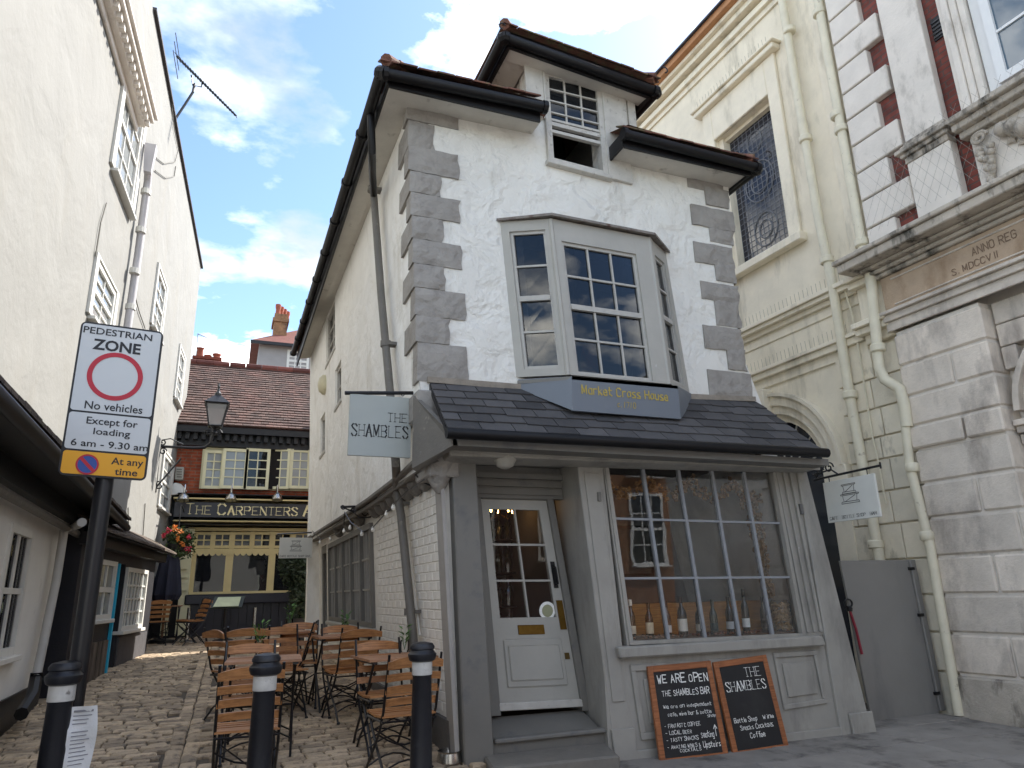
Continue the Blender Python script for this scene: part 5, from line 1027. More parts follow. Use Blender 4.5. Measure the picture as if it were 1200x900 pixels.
# window surround, hood, sill and leaded glass
m_ = M(); sw2 = sR-wR
CW.rect(m_, wR, sR, wo[0][1], sT, 0, .06); CW.rect(m_, wo[0][0]-sw2, wo[0][0], wo[0][1], sT, 0, .06); CW.rect(m_, wo[0][0], wR, wo[2][1], sT, 0, .06); CW.rect(m_, wo[0][0]-sw2-.1, sR+.1, sT, sT+.09, 0, .16); CW.rect(m_, wo[0][0]-sw2-.14, sR+.14, sT+.091, sT+.13, 0, .2)
CW.rect(m_, wo[0][0]-sw2-.05, sR+.06, wo[0][1]-.13, wo[0][1]-.001, 0, .15); m_.obj('window_surround', cream_stucco, cream, bevel=.012)
lead = mat('lead_came', '77787c', .6); lg = glassmat('leaded_glass', refl=1.45, trans=.06, dark=(.03, .032, .042, 1))
m_ = M(); CW.rect(m_, wo[0][0], wR, wo[0][1], wo[2][1], -.24, -.2); lgl = m_.obj('leaded_window', lg, cream)
m_ = M()
n = 13
for i in range(1, n): a = wo[0][0]+(wR-wo[0][0])*i/n; CW.rect(m_, a-.004, a+.004, wo[0][1], wo[2][1], -.199, -.194)
n = 26
for i in range(1, n): b = wo[0][1]+(wo[2][1]-wo[0][1])*i/n; CW.rect(m_, wo[0][0], wR, b-.004, b+.004, -.199, -.193)
for k, (fa, fb, rr) in enumerate(((.5, .56, .3), (.5, .22, .24), (.5, .56, .18), (.5, .22, .13), (.5, .85, .16))):
    c = bil(wo, fa, fb); m_.tube([CW.w(c[0]+rr*cos(t), c[1]+rr*sin(t)*1.15, -.19) for t in [2*pi*i/20 for i in range(21)]], .01, 4, cap=False)
m_.obj('lead_cames', lead, lgl)
m_ = M(); CW.rect(m_, wo[0][0], wo[0][0]+.1, wo[0][1], wo[2][1], -.19, -.05); CW.rect(m_, wR-.05, wR-.001, wo[0][1], wo[2][1], -.19, -.1); CW.rect(m_, wo[0][0]+.1, wR-.05, wo[2][1]-.06, wo[2][1]-.001, -.19, -.1); m_.obj('window_frame', cream_stucco, lgl)
# spikes (bird wires) over the hood and string courses
def spikes(a0, a1, b, c):
    m_ = M(); a = a0
    while a < a1: m_.tube([CW.w(a, b, c), CW.w(a+.02, b+.14, c+.03)], .003, 3); a += .075
    o_ = m_.obj('bird_spikes', mat('spike_wire', '8f8a78', .5), cream); o_['kind'] = 'stuff'
spikes(wo[0][0]-sw2, sR, sT+.13, .12)
# string courses
zs1 = A(872, 392, .12)[1]; zs2 = A(985, 396, .1)[1]-.0
def course(par, pl, a0, a1, prof, mt, nm='string_course'):
    m_ = M()
    for (b0, b1, c) in prof: pl.rect(m_, a0, a1, b0, b1, 0, c)
    return m_.obj(nm, mt, par, bevel=.006)
aN = A(985, 400)[0]
zs1 = 4.98; 
course(cream, CW, -9, -.45, [(zs1, zs1+.07, .07), (zs1+.071, zs1+.13, .14), (zs1+.131, zs1+.19, .18)], cream_stucco)
zs2 = zs1-.62
course(cream, CW, -9, -.45, [(zs2-.16, zs2-.03, .03), (zs2-.029, zs2+.06, .09), (zs2+.061, zs2+.11, .13)], cream_stucco)
course(cream, CW, -9, -.45, [(zs1-.14, zs1-.001, .02)], cream_stucco)
spikes(-4, -.6, zs1+.19, .12); spikes(-3.6, -.6, zs2+.11, .08)
# eaves cornice
zc = A(855, 0, .35)[1]
zt = 10.35
course(cream, CW, -9, -.002, [(zt-.3, zt-.2, .04), (zt-.199, zt-.12, .1), (zt-.119, zt-.04, .06), (zt, zt+.1, .16), (zt+.101, zt+.17, .24)], cream_stucco, 'eaves_cornice')
course(cream, CW, -9, -.002, [(zt+.171, zt+.3, .34)], mat('orange_timber', 'b07f58', .8, .15, 5), 'eaves_board'); m_ = M(); q0 = [CW.w(-9, zt+.31, .4), CW.w(-9, zt+1.2, -1.4), CW.w(-9, zt+1.1, -1.4), CW.w(-9, zt+.28, .4)]; m_.prism([q0], CW.h*9); m_.obj('roof', mat('dark_slate_roof', '49474a', .7, .15, 6), cream)
# pier strip beside the stone hall: rusticated stucco blocks
jz = [0, .49, .89, 1.28, 1.67, 2.08, 2.46, 2.84, 3.11, 3.46, 3.83, 4.22]
for r in range(len(jz)-1):
    j = .5 if r % 2 else 0; cuts = [-2.3, -1.75+.25*j, -1.1+.2*j, -.42-.15*j, -.002]
    for a0_, a1_ in zip(cuts[:-1], cuts[1:]):
        if jz[r+1] > acz-.1 and a0_ < acx+ar+.05: a0_ = max(a0_, acx+ar+.06)
        if jz[r+1] <= acz-.1 and a0_ < acx+arch_in+.1: a0_ = max(a0_, acx+arch_in+.12)
        if a1_-a0_ < .1: continue
        q = M(); CW.rect(q, a0_+.008, a1_-.008, jz[r]+.01, jz[r+1]-.01, 0, .045); q.obj('stucco_block', cream_block, cream, bevel=.008)
q = M(); CW.rect(q, -.42, -.003, 4.25, topc-.4, 0, .1); q.obj('corner_pier', cream_stucco, cream, bevel=.01)
q = M(); CW.rect(q, -.23, -.19, 5.3, topc-.4, .1, .125); q.obj('pier_bead', cream_stucco, cream, bevel=.006)
for z in (zs1, zs2): q = M(); CW.rect(q, -.47, -.003, z, z+.08, .1, .2); CW.rect(q, -.47, -.003, z+.081, z+.15, .1, .26); q.obj('pier_moulding', cream_stucco, cream, bevel=.008)
# arch mouldings, keystone, fanlight
def ring(par, pl, cx, cz_, r0, r1, c0, c1, t0, t1, n, mt, nm, seg=False, g=0):
    m_ = M()
    for i in range(n):
        ta = t0+(t1-t0)*i/n+g; tb = t0+(t1-t0)*(i+1)/n-g; P = [(cx+r0*cos(ta), cz_+r0*sin(ta)), (cx+r1*cos(ta), cz_+r1*sin(ta)), (cx+r1*cos(tb), cz_+r1*sin(tb)), (cx+r0*cos(tb), cz_+r0*sin(tb))]
        m_.hexa([pl.w(*p, c0) for p in P]+[pl.w(*p, c1) for p in P])
    return m_.obj(nm, mt, par)
ring(cream, CW, acx, acz, arch_in, ar-.18, 0, .05, 0, pi, 20, cream_stucco, 'arch_moulding'); ring(cream, CW, acx, acz, ar-.18, ar-.05, 0, .09, 0, pi, 20, cream_stucco, 'arch_moulding'); ring(cream, CW, acx, acz, ar-.05, ar, 0, .13, 0, pi, 20, cream_stucco, 'arch_moulding')
ring(cream, CW, acx, acz, arch_in-.1, arch_in, -.2, -.02, 0, pi, 20, cream_stucco, 'arch_reveal'); ring(cream, CW, acx, acz, .18, .22, -.2, -.15, 0, pi, 12, cream_stucco, 'fanlight_ring')
q = M(); P = [(acx-.09, acz+arch_in-.05), (acx+.09, acz+arch_in-.05), (acx+.13, apex+.06), (acx-.13, apex+.06)]; CW.strip(q, P, 0, 1, 0, 1, 0, .2); q.obj('keystone', cream_stucco, cream, bevel=.01)
q = M(); CW.poly(q, fl, -.34, -.3); q.obj('fanlight_glass', lg, cream)
m_ = M()
for i in range(1, 8): t_ = pi*i/8; m_.tube([CW.w(acx+.2*cos(t_), acz+.2*sin(t_), -.18), CW.w(acx+(arch_in-.08)*cos(t_), acz+(arch_in-.08)*sin(t_), -.18)], .014, 4)
m_.obj('fanlight_bars', sash_m, cream)
q = M(); CW.rect(q, acx+arch_in-.02, acx+ar+.04, acz-.22, acz, 0, .12); q.obj('impost', cream_stucco, cream, bevel=.01)
q = M(); CW.rect(q, acx+arch_in, acx+ar-.04, 0, acz-.221, 0, .06); q.obj('arch_jamb', cream_stucco, cream)
# rainwater pipes (three, painted cream)
def pipe(pts, r, collars, lab):
    q = M(); q.tube(pts, r, 12); p_ = q.obj('downpipe', cream_pipe, cream, smooth=True, label=lab)
    for c in collars:
        q = M(); q.tube([c-V((0, 0, .05)), c-V((0, 0, .035)), c+V((0, 0, .035)), c+V((0, 0, .05))], [r*1.2, r*1.45, r*1.45, r*1.2], 12); q.obj('pipe_collar', cream_pipe, p_, smooth=True)
cp = lambda x, y, o=.13: CW.at(x, y, o)
b1_ = cp(1029, 645); pipe([cp(913, -20), cp(938, 130), cp(960, 260), cp(975, 330), cp(996, 465), cp(1029, 645), V((b1_.x, b1_.y, .1))], .062, [cp(925, 36), cp(944, 163), cp(969, 305), cp(996, 463), cp(1026, 638)], 'middle cream pipe, the longest')
pipe([cp(955, -20, .2), cp(985, 145, .2), cp(1011, 290, .2), cp(1016, 300, .2), cp(1022, 340, .25), cp(1030, 430, .25), cp(1037, 445, .25), cp(1054, 455, .22), cp(1060, 475, .2), cp(1063, 500, .2)], .062, [cp(960, 15, .2), cp(981, 135, .2), cp(986, 152, .2), cp(1010, 285, .2), cp(1029, 408, .25)], 'upper right cream pipe with an elbow')
b2_ = cp(1124, 838, .2); pipe([cp(1057, 460, .2), cp(1066, 545, .2), cp(1090, 640, .2), b2_], .05, [cp(1069, 548, .2), cp(1086, 628, .2)], 'lower right cream pipe reaching the pavement')
q = M(); q.tube([cp(987, 330, .08), cp(999, 370, .08), cp(1008, 420, .08), cp(1022, 510, .08), cp(1030, 545, .08), cp(1038, 590, .08)], .012, 5); q.obj('cable', cream_pipe, cream)

# ---- the stone hall: rusticated ground floor
hall = thing('stone_town_hall', 'stone and red brick hall with rusticated pier, deep cornice and carved swag at far right', 'building', (8.5, 3, 0))
a1c = ga(4.66); stone_b = stone
m_ = M(); GW.rect(m_, .001, 6, -.05, 5.29, -.6, -.301); m_.obj('lower_wall', stone_white, hall)
for r in range(len(jz)-1):
    b0, b1 = jz[r], jz[r+1]; last_ = r == len(jz)-2
    lim = a1c if r >= 5 else 4.2; prj = .03 if r == 7 else (.04 if r == 0 else 0)
    cuts = [.0]+([.62, 1.25, 1.95, 2.6, 3.3] if r % 2 else [.95, 1.6, 2.3, 3.0]); cuts = [c for c in cuts if c < lim-.15]+[lim]
    if r == 10: cuts = [0, lim]
    for c0_, c1_ in zip(cuts[:-1], cuts[1:]):
        if r in (1, 2, 3, 4) and c0_ > 2.7: pass
        q = M(); GW.rect(q, c0_+(.012 if c0_ else 0), c1_-.012, b0+.014, b1-.014, -.3, prj+.0); q.obj('stone_block', stone if r else stone_dirty, hall, bevel=.018)
m_ = M(); GW.rect(m_, .03, a1c-.03, -.05, 4.25, -.31, -.03); m_.obj('pier_core', stone_white, hall)
m_ = M(); GW.rect(m_, a1c-.02, 4.2, -.05, 2.08, -.31, -.04); m_.obj('wall_core', stone_white, hall)
# niche arch on the right
ncx = ga(3.72); ncz = 3.05
for k, (r0, r1, c) in enumerate(((.62, .7, -.2), (.7, .78, -.14), (.78, .84, -.18), (.84, .9, -.1))): ring(hall, GW, ncx, ncz, r0, r1, -.3, c, 0, pi, 22, stone, 'arch_moulding')
for r in range(3):    # stones over the arch
    q = M(); GW.rect(q, a1c+.01, a1c+.16 if r < 1 else a1c+.35, 3.5+.25*r, 3.74+.25*r, -.3, -.17); q.obj('stone_block', stone, hall, bevel=.01)
for z, h, c in ((2.9, .06, -.1), (2.83, .069, -.14), (2.72, .1, -.18)): q = M(); GW.rect(q, a1c+.002, ncx-.55, z, z+h, -.3, c); q.obj('impost', stone, hall, bevel=.006)
# entablature
EN = [(4.27, 4.38, .03), (4.381, 4.46, .07), (4.461, 4.5, .12)]
course(hall, GW, -.04, 6, EN, stone, 'architrave')
zf = 4.5; course(hall, GW, -.02, 6, [(zf, 4.95, .02)], mat('orange_tinged_stone', 'b29c84', .85, .12, 3, .6, 30, col2='8a7158', c2pos=(.5, .7), c2scale=2, streak=2), 'frieze'); course(hall, GW, .12, 6, [(4.56, 4.58, .035), (4.88, 4.9, .035)], stone, 'frieze_panel_moulding')
zc_ = 4.95; prof = [(4.95, 5.0, .07), (5.001, 5.05, .12), (5.051, 5.09, .2), (5.091, 5.2, .36), (5.201, 5.26, .4), (5.261, 5.31, .3)]
m_ = M()
for b0, b1, c in prof: GW.rect(m_, -c*.9, 6, b0, b1, -.3, c)
cor = m_.obj('cornice', stone_dirty, hall, bevel=.012)
# upper storey: red brick with white quoins
UW = Pl(GW.w(0, 0, 0), GW.n)
m_ = M(); UW.rect(m_, .0, 6, 5.3, 13, -.6, -.02); m_.obj('brick_wall', red_brick, hall)
qz = [5.45]
zz_ = 5.32; k = 0
Lz = []
edges = [(286, 2), (266, 2), (235, 2)]
bz = [5.32, 5.62]+[5.62+.395*i for i in range(1, 18)]
for k in range(len(bz)-1):
    wd_ = (.4, .62)[k % 2] if k else .35
    q = M(); UW.rect(q, -.04, wd_, bz[k]+.012, bz[k+1]-.012, -.3, .07); q.obj('quoin', stone_white, hall, bevel=.012)
# vertical white pilaster with moulded base and pedestal
pa0 = UW.ab(1060, 170, .14)[0]; pa1 = UW.ab(1103, 140, .14)[0]; pb0 = UW.ab(1066, 160, .14)[1]
pz = 6.38
q = M(); UW.rect(q, pa0, pa1, pz, 12.9, 0, .12); q.obj('pilaster', stone_white, hall, bevel=.01)
for j, (b0, b1, e) in enumerate(((pz-.05, pz-.001, .02), (pz-.1, pz-.051, .05), (pz-.15, pz-.101, .1), (pz-.2, pz-.151, .06), (pz-.28, pz-.201, .03))):
    q = M(); UW.rect(q, pa0-e, pa1+e, b0, b1, 0, .12+e); q.obj('pilaster_base', stone_dirty, hall, bevel=.006)
q = M(); UW.rect(q, pa0-.02, pa1+.03, 5.32, pz-.281, 0, .14); q.obj('pedestal', stone_white, hall, bevel=.01)
# window architrave and sash at far right
wa0 = UW.ab(1092, 0, .1)[0]+.0
for j in range(4): q = M(); UW.rect(q, pa1+.2+.07*j, pa1+.265+.07*j, 6.27, 12.9, 0, .1+.03*((j*2) % 3)); q.obj('window_architrave', stone_white, hall, bevel=.006)
q = M(); UW.rect(q, pa1+.49, pa1+.62, 6.27, 12.9, 0, .03); q.obj('window_lining', mat('clean_white_paint', 'e2e2e0', .5, .03), hall)
window(hall, UW, R4(pa1+.62, pa1+2.1, 6.4, 9.6), .1, 3, 6, .09, .03, .12, True, MATS['clean_white_paint'], pm=glassmat('sky_blue_glass', refl=1.7, trans=.1, dark=(.09, .14, .19, 1)), bm_=MATS['clean_white_paint'])
q = M(); UW.rect(q, pa1+.12, 6, 6.1, 6.18, 0, .22); UW.rect(q, pa1+.12, 6, 6.181, 6.25, 0, .28); UW.rect(q, pa1+.14, 6, 6.02, 6.099, 0, .14); q.obj('window_cornice', stone_dirty, hall, bevel=.01)
q = M(); UW.rect(q, pa1+.2, 6, 5.33, 6.019, 0, .05); q.obj('swag_panel', stone_white, hall)
q = M(); UW.rect(q, pa1+.04, pa1+.16, 7.45, 7.75, -.015, .0); v_ = q.obj('air_vent', mat('vent_black', '1e1d1f', .6), hall)
for j in range(5): q = M(); UW.rect(q, pa1+.045, pa1+.155, 7.48+.05*j, 7.5+.05*j, .0, .012); q.obj('louvre', black_iron, v_)
# carved fruit swag
m_ = M(); rs = random.Random(4); sx = pa1+.2
def ball(m, a, b, r, c=.08): m.lathe(UW.w(a, b, c), [(r*.05, -r), (r*.6, -r*.8), (r*.95, -r*.3), (r, .1*r), (r*.8, r*.6), (r*.3, r*.95), (0.001, r)], 10, UW.v)
for k in range(24): ball(m_, sx+.14+rs.uniform(-.1, .1)*(1-k/18), 5.82-.025*k+rs.uniform(-.02, .02), .042, .09+rs.uniform(0, .04))
m_.obj('grape_cluster', stone_dirty, hall, smooth=True); m_ = M()
m_.tube([UW.w(sx+.12+.09*cos(t)*(1-t/14), 5.93+.07*sin(t)*(1-t/14), .12) for t in [i*.5 for i in range(22)]], .02, 6)
m_.obj('scroll_carving', stone_dirty, hall, smooth=True); m_ = M()
for k in range(14): t = k/13; ball(m_, sx+.36+1.3*t, 5.9-.25*sin(pi*t*.9)+rs.uniform(-.03, .03), .085+.05*sin(pi*t), .12)
for k in range(22):
    t = rs.random(); a = sx+.32+1.3*t; b = 5.88-.25*sin(pi*t*.9)+rs.uniform(-.13, .13); m_.lathe(UW.w(a, b, .07), [(.005, -.07), (.035, -.02), (.03, .03), (.003, .07)], 6, UW.w(rs.uniform(-1, 1), rs.uniform(-1, 1))-UW.w(0, 0))
m_.obj('fruit_swag', stone_dirty, hall, smooth=True)
net = M(); nm_ = mat('bird_netting', '8d887e', .7)
for i in range(26): a = pa0-.65+.12*i; net.tube([UW.w(a, 5.4, .3), UW.w(a+.55, 6.35, .3)], .0015, 3); net.tube([UW.w(a+.55, 5.4, .3), UW.w(a, 6.35, .3)], .0015, 3)
o_ = net.obj('bird_netting', nm_, hall); o_['kind'] = 'stuff'
ins = mat('inscription_brown_stone', '7a6654', .9)  # letters in a darker brown than the frieze stone
a0_, b0_ = GW.ab(1142, 308, .02); a1_, _ = GW.ab(1196, 285, .02); write('inscription', 'ANNO REG', GW, a0_, 4.745, .085, .026, ins, cor, mode='round', th=.8, width=(a1_-a0_))
a0_, b0_ = GW.ab(1118, 330, .02); a1_, _ = GW.ab(1172, 310, .02); write('inscription', 'S. MDCCVII', GW, a0_, 4.62, .07, .026, ins, cor, mode='round', th=.8, width=(a1_-a0_))
# wall and teal door closing the gap between the houses
gap = thing('rear_yard_wall', 'grey yard wall with a teal door closing the gap beside the crooked house', 'wall', (6.3, 7.8, 0))
m_ = M(); m_.box(5.75, 7.1, 7.8, 8.0, 0, 2.35); m_.obj('wall', mat('mid_grey_paint', '77777a', .7, .1), gap); m_ = M(); m_.box(5.8, 6.3, 7.74, 7.8, 0, 2.1); m_.obj('teal_door', mat('teal_paint', '3c5a5c', .5, .1), gap)
# buildings across the street, seen as reflections in the windows
clean = MATS['clean_white_paint']; ob = brickmat('orange_brick', 'a8704f', '99633f', '9a8a70')
OW = Pl((0, -10, 0), (0, 1, 0))
def across(nm, lab, x0, x1, h, mt, wins, frame, cornice=True):
    t = thing(nm, lab, 'building', ((x0+x1)/2, -10.3, 0)); m_ = M(); m_.box(x0, x1, -10.6, -10, 0, h); m_.obj('wall', mt, t)
    m_ = M(); m_.box(x0-.05, x1+.05, -10.62, -9.75, h, h+.25); m_.obj('parapet_cornice', stone_white, t)
    for x, w_, z, hh in wins: window(t, OW, R4(-x-w_, -x, z, z+hh), .04, 3, 4, .1, .04, .1, True, frame, pm=dark_glass, sill=.25)
across('orange_brick_building', 'orange brick building across the street, mirrored in the shop window', 11.6, 17.1, 7.5, ob, [(12.7, 1.3, 2.2, 2.4), (12.7, 1.3, 5.2, 1.8), (15.6, .9, 2.4, 2.2)], clean)
across('white_street_building', 'white rendered building across the street, mirrored at the shop window right end', 17.2, 25, 7, cream_wall, [(18.0, 1.0, 1.5, 2.0), (20, 1, 1.5, 2), (18.0, 1.0, 4.3, 1.8)], clean)
across('dark_brick_building', 'dark red brick building across the street, mirrored in the shop door', 2, 11.5, 5.6, brickmat('sooty_street_brick', '5a3a30', '4a322b', '4a423a'), [(4, 1.1, 2.4, 1.8), (7, 1.1, 2.4, 1.8), (9.6, 1.1, 2.4, 1.8)], bar_white)
across('pale_chimney_building', 'pale rendered building with tall brick chimneys across the street, mirrored in the oriel', -16, 1.9, 5.2, mat('pale_street_render', 'd8d4ca', .85, .06, 2), [(-12, 1.2, 4, 1.8), (-8, 1.2, 4, 1.8), (-4, 1.2, 4, 1.8)], clean)
bk = [o for o in bpy.data.objects if o.name == 'pale_chimney_building'][0]
for x in (-12, -8.5, -5): q = M(); q.box(x, x+.7, -10.6, -9.9, 5.45, 8.2); q.obj('chimney', ob, bk)
# unseen house behind the crooked house, added so its shadow ends the sunlit cobbles
bl = thing('unseen_shading_house', 'unseen brick house behind the crooked house, added to shade the far cobbles', 'house', (4, 17, 0))
m_ = M(); m_.box(2.25, 5.2, 16.2, 16.4, .5, 6.2); m_.box(2.25, 2.45, 16.4, 17.7, .5, 6.2); m_.box(2.25, 5.2, 16.4, 17.7, 6.0, 6.2); m_.obj('wall', pub_brick, bl)
# ================================================================== street furniture
# ---- folding slatted chairs
def folding_chair(name='folding_chair'):
    t = thing(name, 'x', 'chair'); wv = wood_slat
    def slat(w_, d_, th, nm, P, curve=0, arch=0):
        q = M(); n = 6; c, ux, uy, un = P
        for i in range(n):
            a = -w_/2+w_*i/n; b = -w_/2+w_*(i+1)/n; ca = curve*(1-(2*a/w_)**2); cb = curve*(1-(2*b/w_)**2); ha = d_/2+arch*(1-(2*a/w_)**2); hb = d_/2+arch*(1-(2*b/w_)**2)
            q.hexa([c+ux*a-uy*d_/2-un*ca, c+ux*b-uy*d_/2-un*cb, c+ux*b+uy*hb-un*cb, c+ux*a+uy*ha-un*ca, c+ux*a-uy*d_/2+un*(th-ca), c+ux*b-uy*d_/2+un*(th-cb), c+ux*b+uy*hb+un*(th-cb), c+ux*a+uy*ha+un*(th-ca)])
        q.obj(nm, wv, t)
    X_, Y_, Z_ = V((1, 0, 0)), V((0, 1, 0)), V((0, 0, 1))
    for k in range(7): slat(.42, .046, .016, 'seat_slat', (V((0, -.17+.058*k, .445+.004*abs(k-3))), X_, Y_, Z_))
    up = V((0, -.2, 1)).normalized(); bn = V((0, -1, -.2)).normalized()
    for k in range(4): slat(.42 if k < 3 else .43, .052, .014, 'back_slat', (V((0, -.2-.04*k*.9, .56+.088*k)), X_, up, bn), curve=.03, arch=.028 if k == 3 else 0)
    for s in (-1, 1):
        x = s*.205
        q = M(); q.tube([(x, -.31, .90), (x, -.26, .72), (x, -.2, .5), (x, -.12, .36), (x, .02, .22), (x, .15, .1), (x, .23, .0)], .0105, 6); q.obj('leg', black_iron, t)
        q = M(); x2 = s*.185; q.tube([(x2, .2, .44), (x2, .14, .36), (x2, 0, .23), (x2, -.14, .12), (x2, -.24, 0)], .0105, 6); q.obj('leg', black_iron, t)
        for (fx, fy) in ((x, .23), (x2, -.24)): q = M(); q.lathe((fx, fy, 0), [(.018, 0), (.014, .02)], 8); q.obj('foot_cap', black_iron, t)
        q = M(); q.tube([(x, -.2, .43), (x, .2, .43)], .009, 5); q.obj('seat_rail', black_iron, t)
    q = M()
    for (y, z) in ((.17, .08), (-.17, .09)): q.tube([(-.2+.4*i/6, y, z+.07*sin(pi*i/6)) for i in range(7)], .007, 5)
    q.tube([(-.2, -.2, .43), (.2, -.2, .43)], .008, 5); q.tube([(-.2, .19, .43), (.2, .19, .43)], .008, 5)
    q.tube([(-.2, -.1, .33)]+[(-.2+.4*i/6, -.1, .33-.08*sin(pi*i/6)) for i in range(1, 6)]+[(.2, -.1, .33)], .007, 5)
    q.tube([(-.19, .13, .35), (.19, -.13, .11)], .006, 4); q.obj('stretcher', black_iron, t)
    return t
def square_table():
    t = thing('folding_table', 'x', 'table')
    for k in range(8): q = M(); q.box(-.3, .3, -.3+.0755*k, -.3+.0755*k+.07, .705, .725); q.obj('top_slat', wood_pale, t)
    for x in (-.25, .25): q = M(); q.box(x-.02, x+.02, -.29, .29, .685, .704); q.obj('top_rail', black_iron, t)
    for s in (-1, 1):
        for d in (-1, 1):
            q = M(); q.tube([(s*.25, d*.25, .69), (s*.25, d*.12, .5), (s*.25, -d*.05, .3), (s*.25, -d*.22, .1), (s*.25, -d*.28, 0)], .011, 6); q.obj('leg', black_iron, t)
    q = M(); [q.tube([(-.25+.5*i/6, y, .12+.08*sin(pi*i/6)) for i in range(7)], .007, 5) for y in (-.2, .2)]; q.tube([(-.25, 0, .35), (.25, 0, .35)], .008, 5); q.obj('stretcher', black_iron, t)
    return t
C0 = folding_chair(); T0 = square_table(); first = {'c': C0, 't': T0}; used = {'c': 0, 't': 0}
def put(kind, x, y, rz, label, group):
    o = first[kind] if not used[kind] else copy_tree(first[kind]); used[kind] = 1
    o.location = (x, y, gz(x, y)-.0); sl = .055 if y < 12 else .02; o.scale = (.93, .93, .93) if kind == 'c' else (.96, .96, .965); o.rotation_euler = (0, 0, rz); o['label'] = label; o['group'] = group; return o
def chair_by_back(px, py, rz, label, group='folding chairs outside the house'):
    p = solve(px, py, .85); f = V((-sin(rz), cos(rz), 0)); c = p+f*.28; return put('c', c.x, c.y, rz, label, group)
def table_by_top(px, py, label, rz=0):
    p = solve(px, py, .7); return put('t', p.x, p.y, rz, label, 'folding tables outside the house')
chair_by_back(296, 778, R(-2), 'slatted folding chair seen from behind, directly behind the middle bollard')
t1 = table_by_top(310, 771, 'square slatted table just beyond the middle bollard', R(-4))
chair_by_back(295, 747, R(182), 'slatted folding chair facing the camera on the far side of the middle bollard table')
chair_by_back(252, 735, R(-62), 'leftmost slatted folding chair, turned sideways with its back to the white cottage')
chair_by_back(292, 734, R(4), 'slatted folding chair seen from behind at the second table of the left row')
t2 = table_by_top(331, 740, 'square slatted table in the middle of the left row of seating', R(8))
chair_by_back(369, 727, R(80), 'slatted folding chair turned sideways against the side door of the leaning house')
chair_by_back(352, 724, R(175), 'slatted folding chair facing the camera beside the pub shrub, right of the farthest table')
chair_by_back(327, 729, R(190), 'slatted folding chair facing the camera, left of the one by the shrub')
chair_by_back(487, 766, R(6), 'slatted folding chair seen from behind, directly behind the right-hand bollard')
t3 = table_by_top(461, 768, 'square slatted table against the white brick wall behind the right-hand bollard', R(6))
chair_by_back(443, 744, R(186), 'slatted folding chair facing the camera on the far side of the right-hand bollard table')
chair_by_back(424, 735, R(10), 'slatted folding chair seen from behind under the lattice window')
t4 = table_by_top(399, 744, 'square slatted table under the middle of the lattice window', R(6))
chair_by_back(399, 727, R(186), 'slatted folding chair facing the camera under the far end of the lattice window')
# pub seating at far left
put('t', -1.0, 16.3, 0, 'small table with chairs outside the pub door beneath the closed parasol', 'tables outside the pub')
put('c', -.55, 16.1, R(75), 'brown chair on the right of the small table outside the pub door', 'chairs outside the pub')
put('c', -1.1, 15.7, R(10), 'brown chair on the near side of the small table outside the pub door', 'chairs outside the pub')
put('c', -.5, 15.6, R(120), 'brown chair angled towards the alley, nearest the pub door parasol pole', 'chairs outside the pub')
# jars with sprigs on the tables
leaf_m = mat('herb_leaf', '4f7a35', .6, .3, 20, kind='island'); jar_m = glassmat('jar_glass', refl=1.5)
def jar_plant(px, py, lab):
    p = solve(px, py, .7); t = thing('jar_of_herbs', lab, 'plant pot', p, 'herb jars on the tables'); r_ = random.Random(px)
    q = M(); q.lathe(p, [(.035, 0), (.04, .02), (.04, .08), (.035, .1)], 12); q.obj('jar', jar_m, t, smooth=True)
    q = M()
    for k in range(16):
        a = r_.uniform(0, 6.3); h = r_.uniform(.08, .26); c = p+V((.06*cos(a)*h*4, .06*sin(a)*h*4, h)); l = .035; d = V((cos(a), sin(a), .6)).normalized()*l; s = d.cross(V((0, 0, 1))).normalized()*.013
        q.add([c-d, c+s, c+d, c-s, c+V((0, 0, .008))], [(0, 1, 4), (1, 2, 4), (2, 3, 4), (3, 0, 4)]); q.tube([p+V((0, 0, .02)), c], .0015, 3)
    o_ = q.obj('leaves', leaf_m, t)
jar_plant(303, 765, 'jar of green herbs on the table beyond the middle bollard'); jar_plant(339, 736, 'jar of green herbs on the middle table of the left row'); jar_plant(474, 764, 'jar of green herbs on the table against the white brick wall'); jar_plant(404, 742, 'jar of green herbs on the table under the lattice window')
# ---- bollards
def bollard(px, py, lab):
    p = solve(px, py, .965); g = V((p.x, p.y, gz(p.x, p.y)-.02)); t = thing('bollard', lab, 'bollard', g, 'black bollards with white bands across the alley')
    q = M(); q.lathe(g, [(.12, 0), (.12, .06), (.09, .1), (.08, .14), (.072, .2), (.062, .76), (.066, .77)], 20); q.obj('post', mat('bollard_black', '1b1c22', .42, .2, 8, .35, 30, bdist=.004, col2='33343a', c2pos=(.6, .75), c2scale=9), t, smooth=True)
    q = M(); q.lathe(g, [(.066, .77), (.067, .775), (.067, .845), (.066, .85)], 20); q.obj('reflective_band', mat('worn_white_band', 'c9c7c2', .5, .15, 12, col2='77736e', c2pos=(.6, .7), c2scale=20), t, smooth=True)
    q = M(); q.lathe(g, [(.066, .85), (.085, .86), (.094, .885), (.094, .9), (.078, .915), (.075, .925), (.082, .93), (.082, .945), (.068, .965), (.02, .975)], 20); q.obj('cap', MATS['bollard_black'], t, smooth=True); return t, g
bt, bg = bollard(78, 772, 'left bollard with printed papers taped to its side'); bollard(313, 763, 'middle bollard in front of the nearest left table'); bollard(495, 750, 'right-hand bollard beside the metal dog bowl')
PP = Pl((bg.x+.055, bg.y-.02, 0), (.25, -1, 0)); pap = thing('taped_notice', 'crumpled white printed notices taped to the side of the left bollard', 'paper', (bg.x+.1, bg.y, .5))
paper = mat('paper', 'dcdcdc', .8, .04, 5, .6, 8, bdist=.02)
ink = mat('ink_grey', '8a8a90', .8)
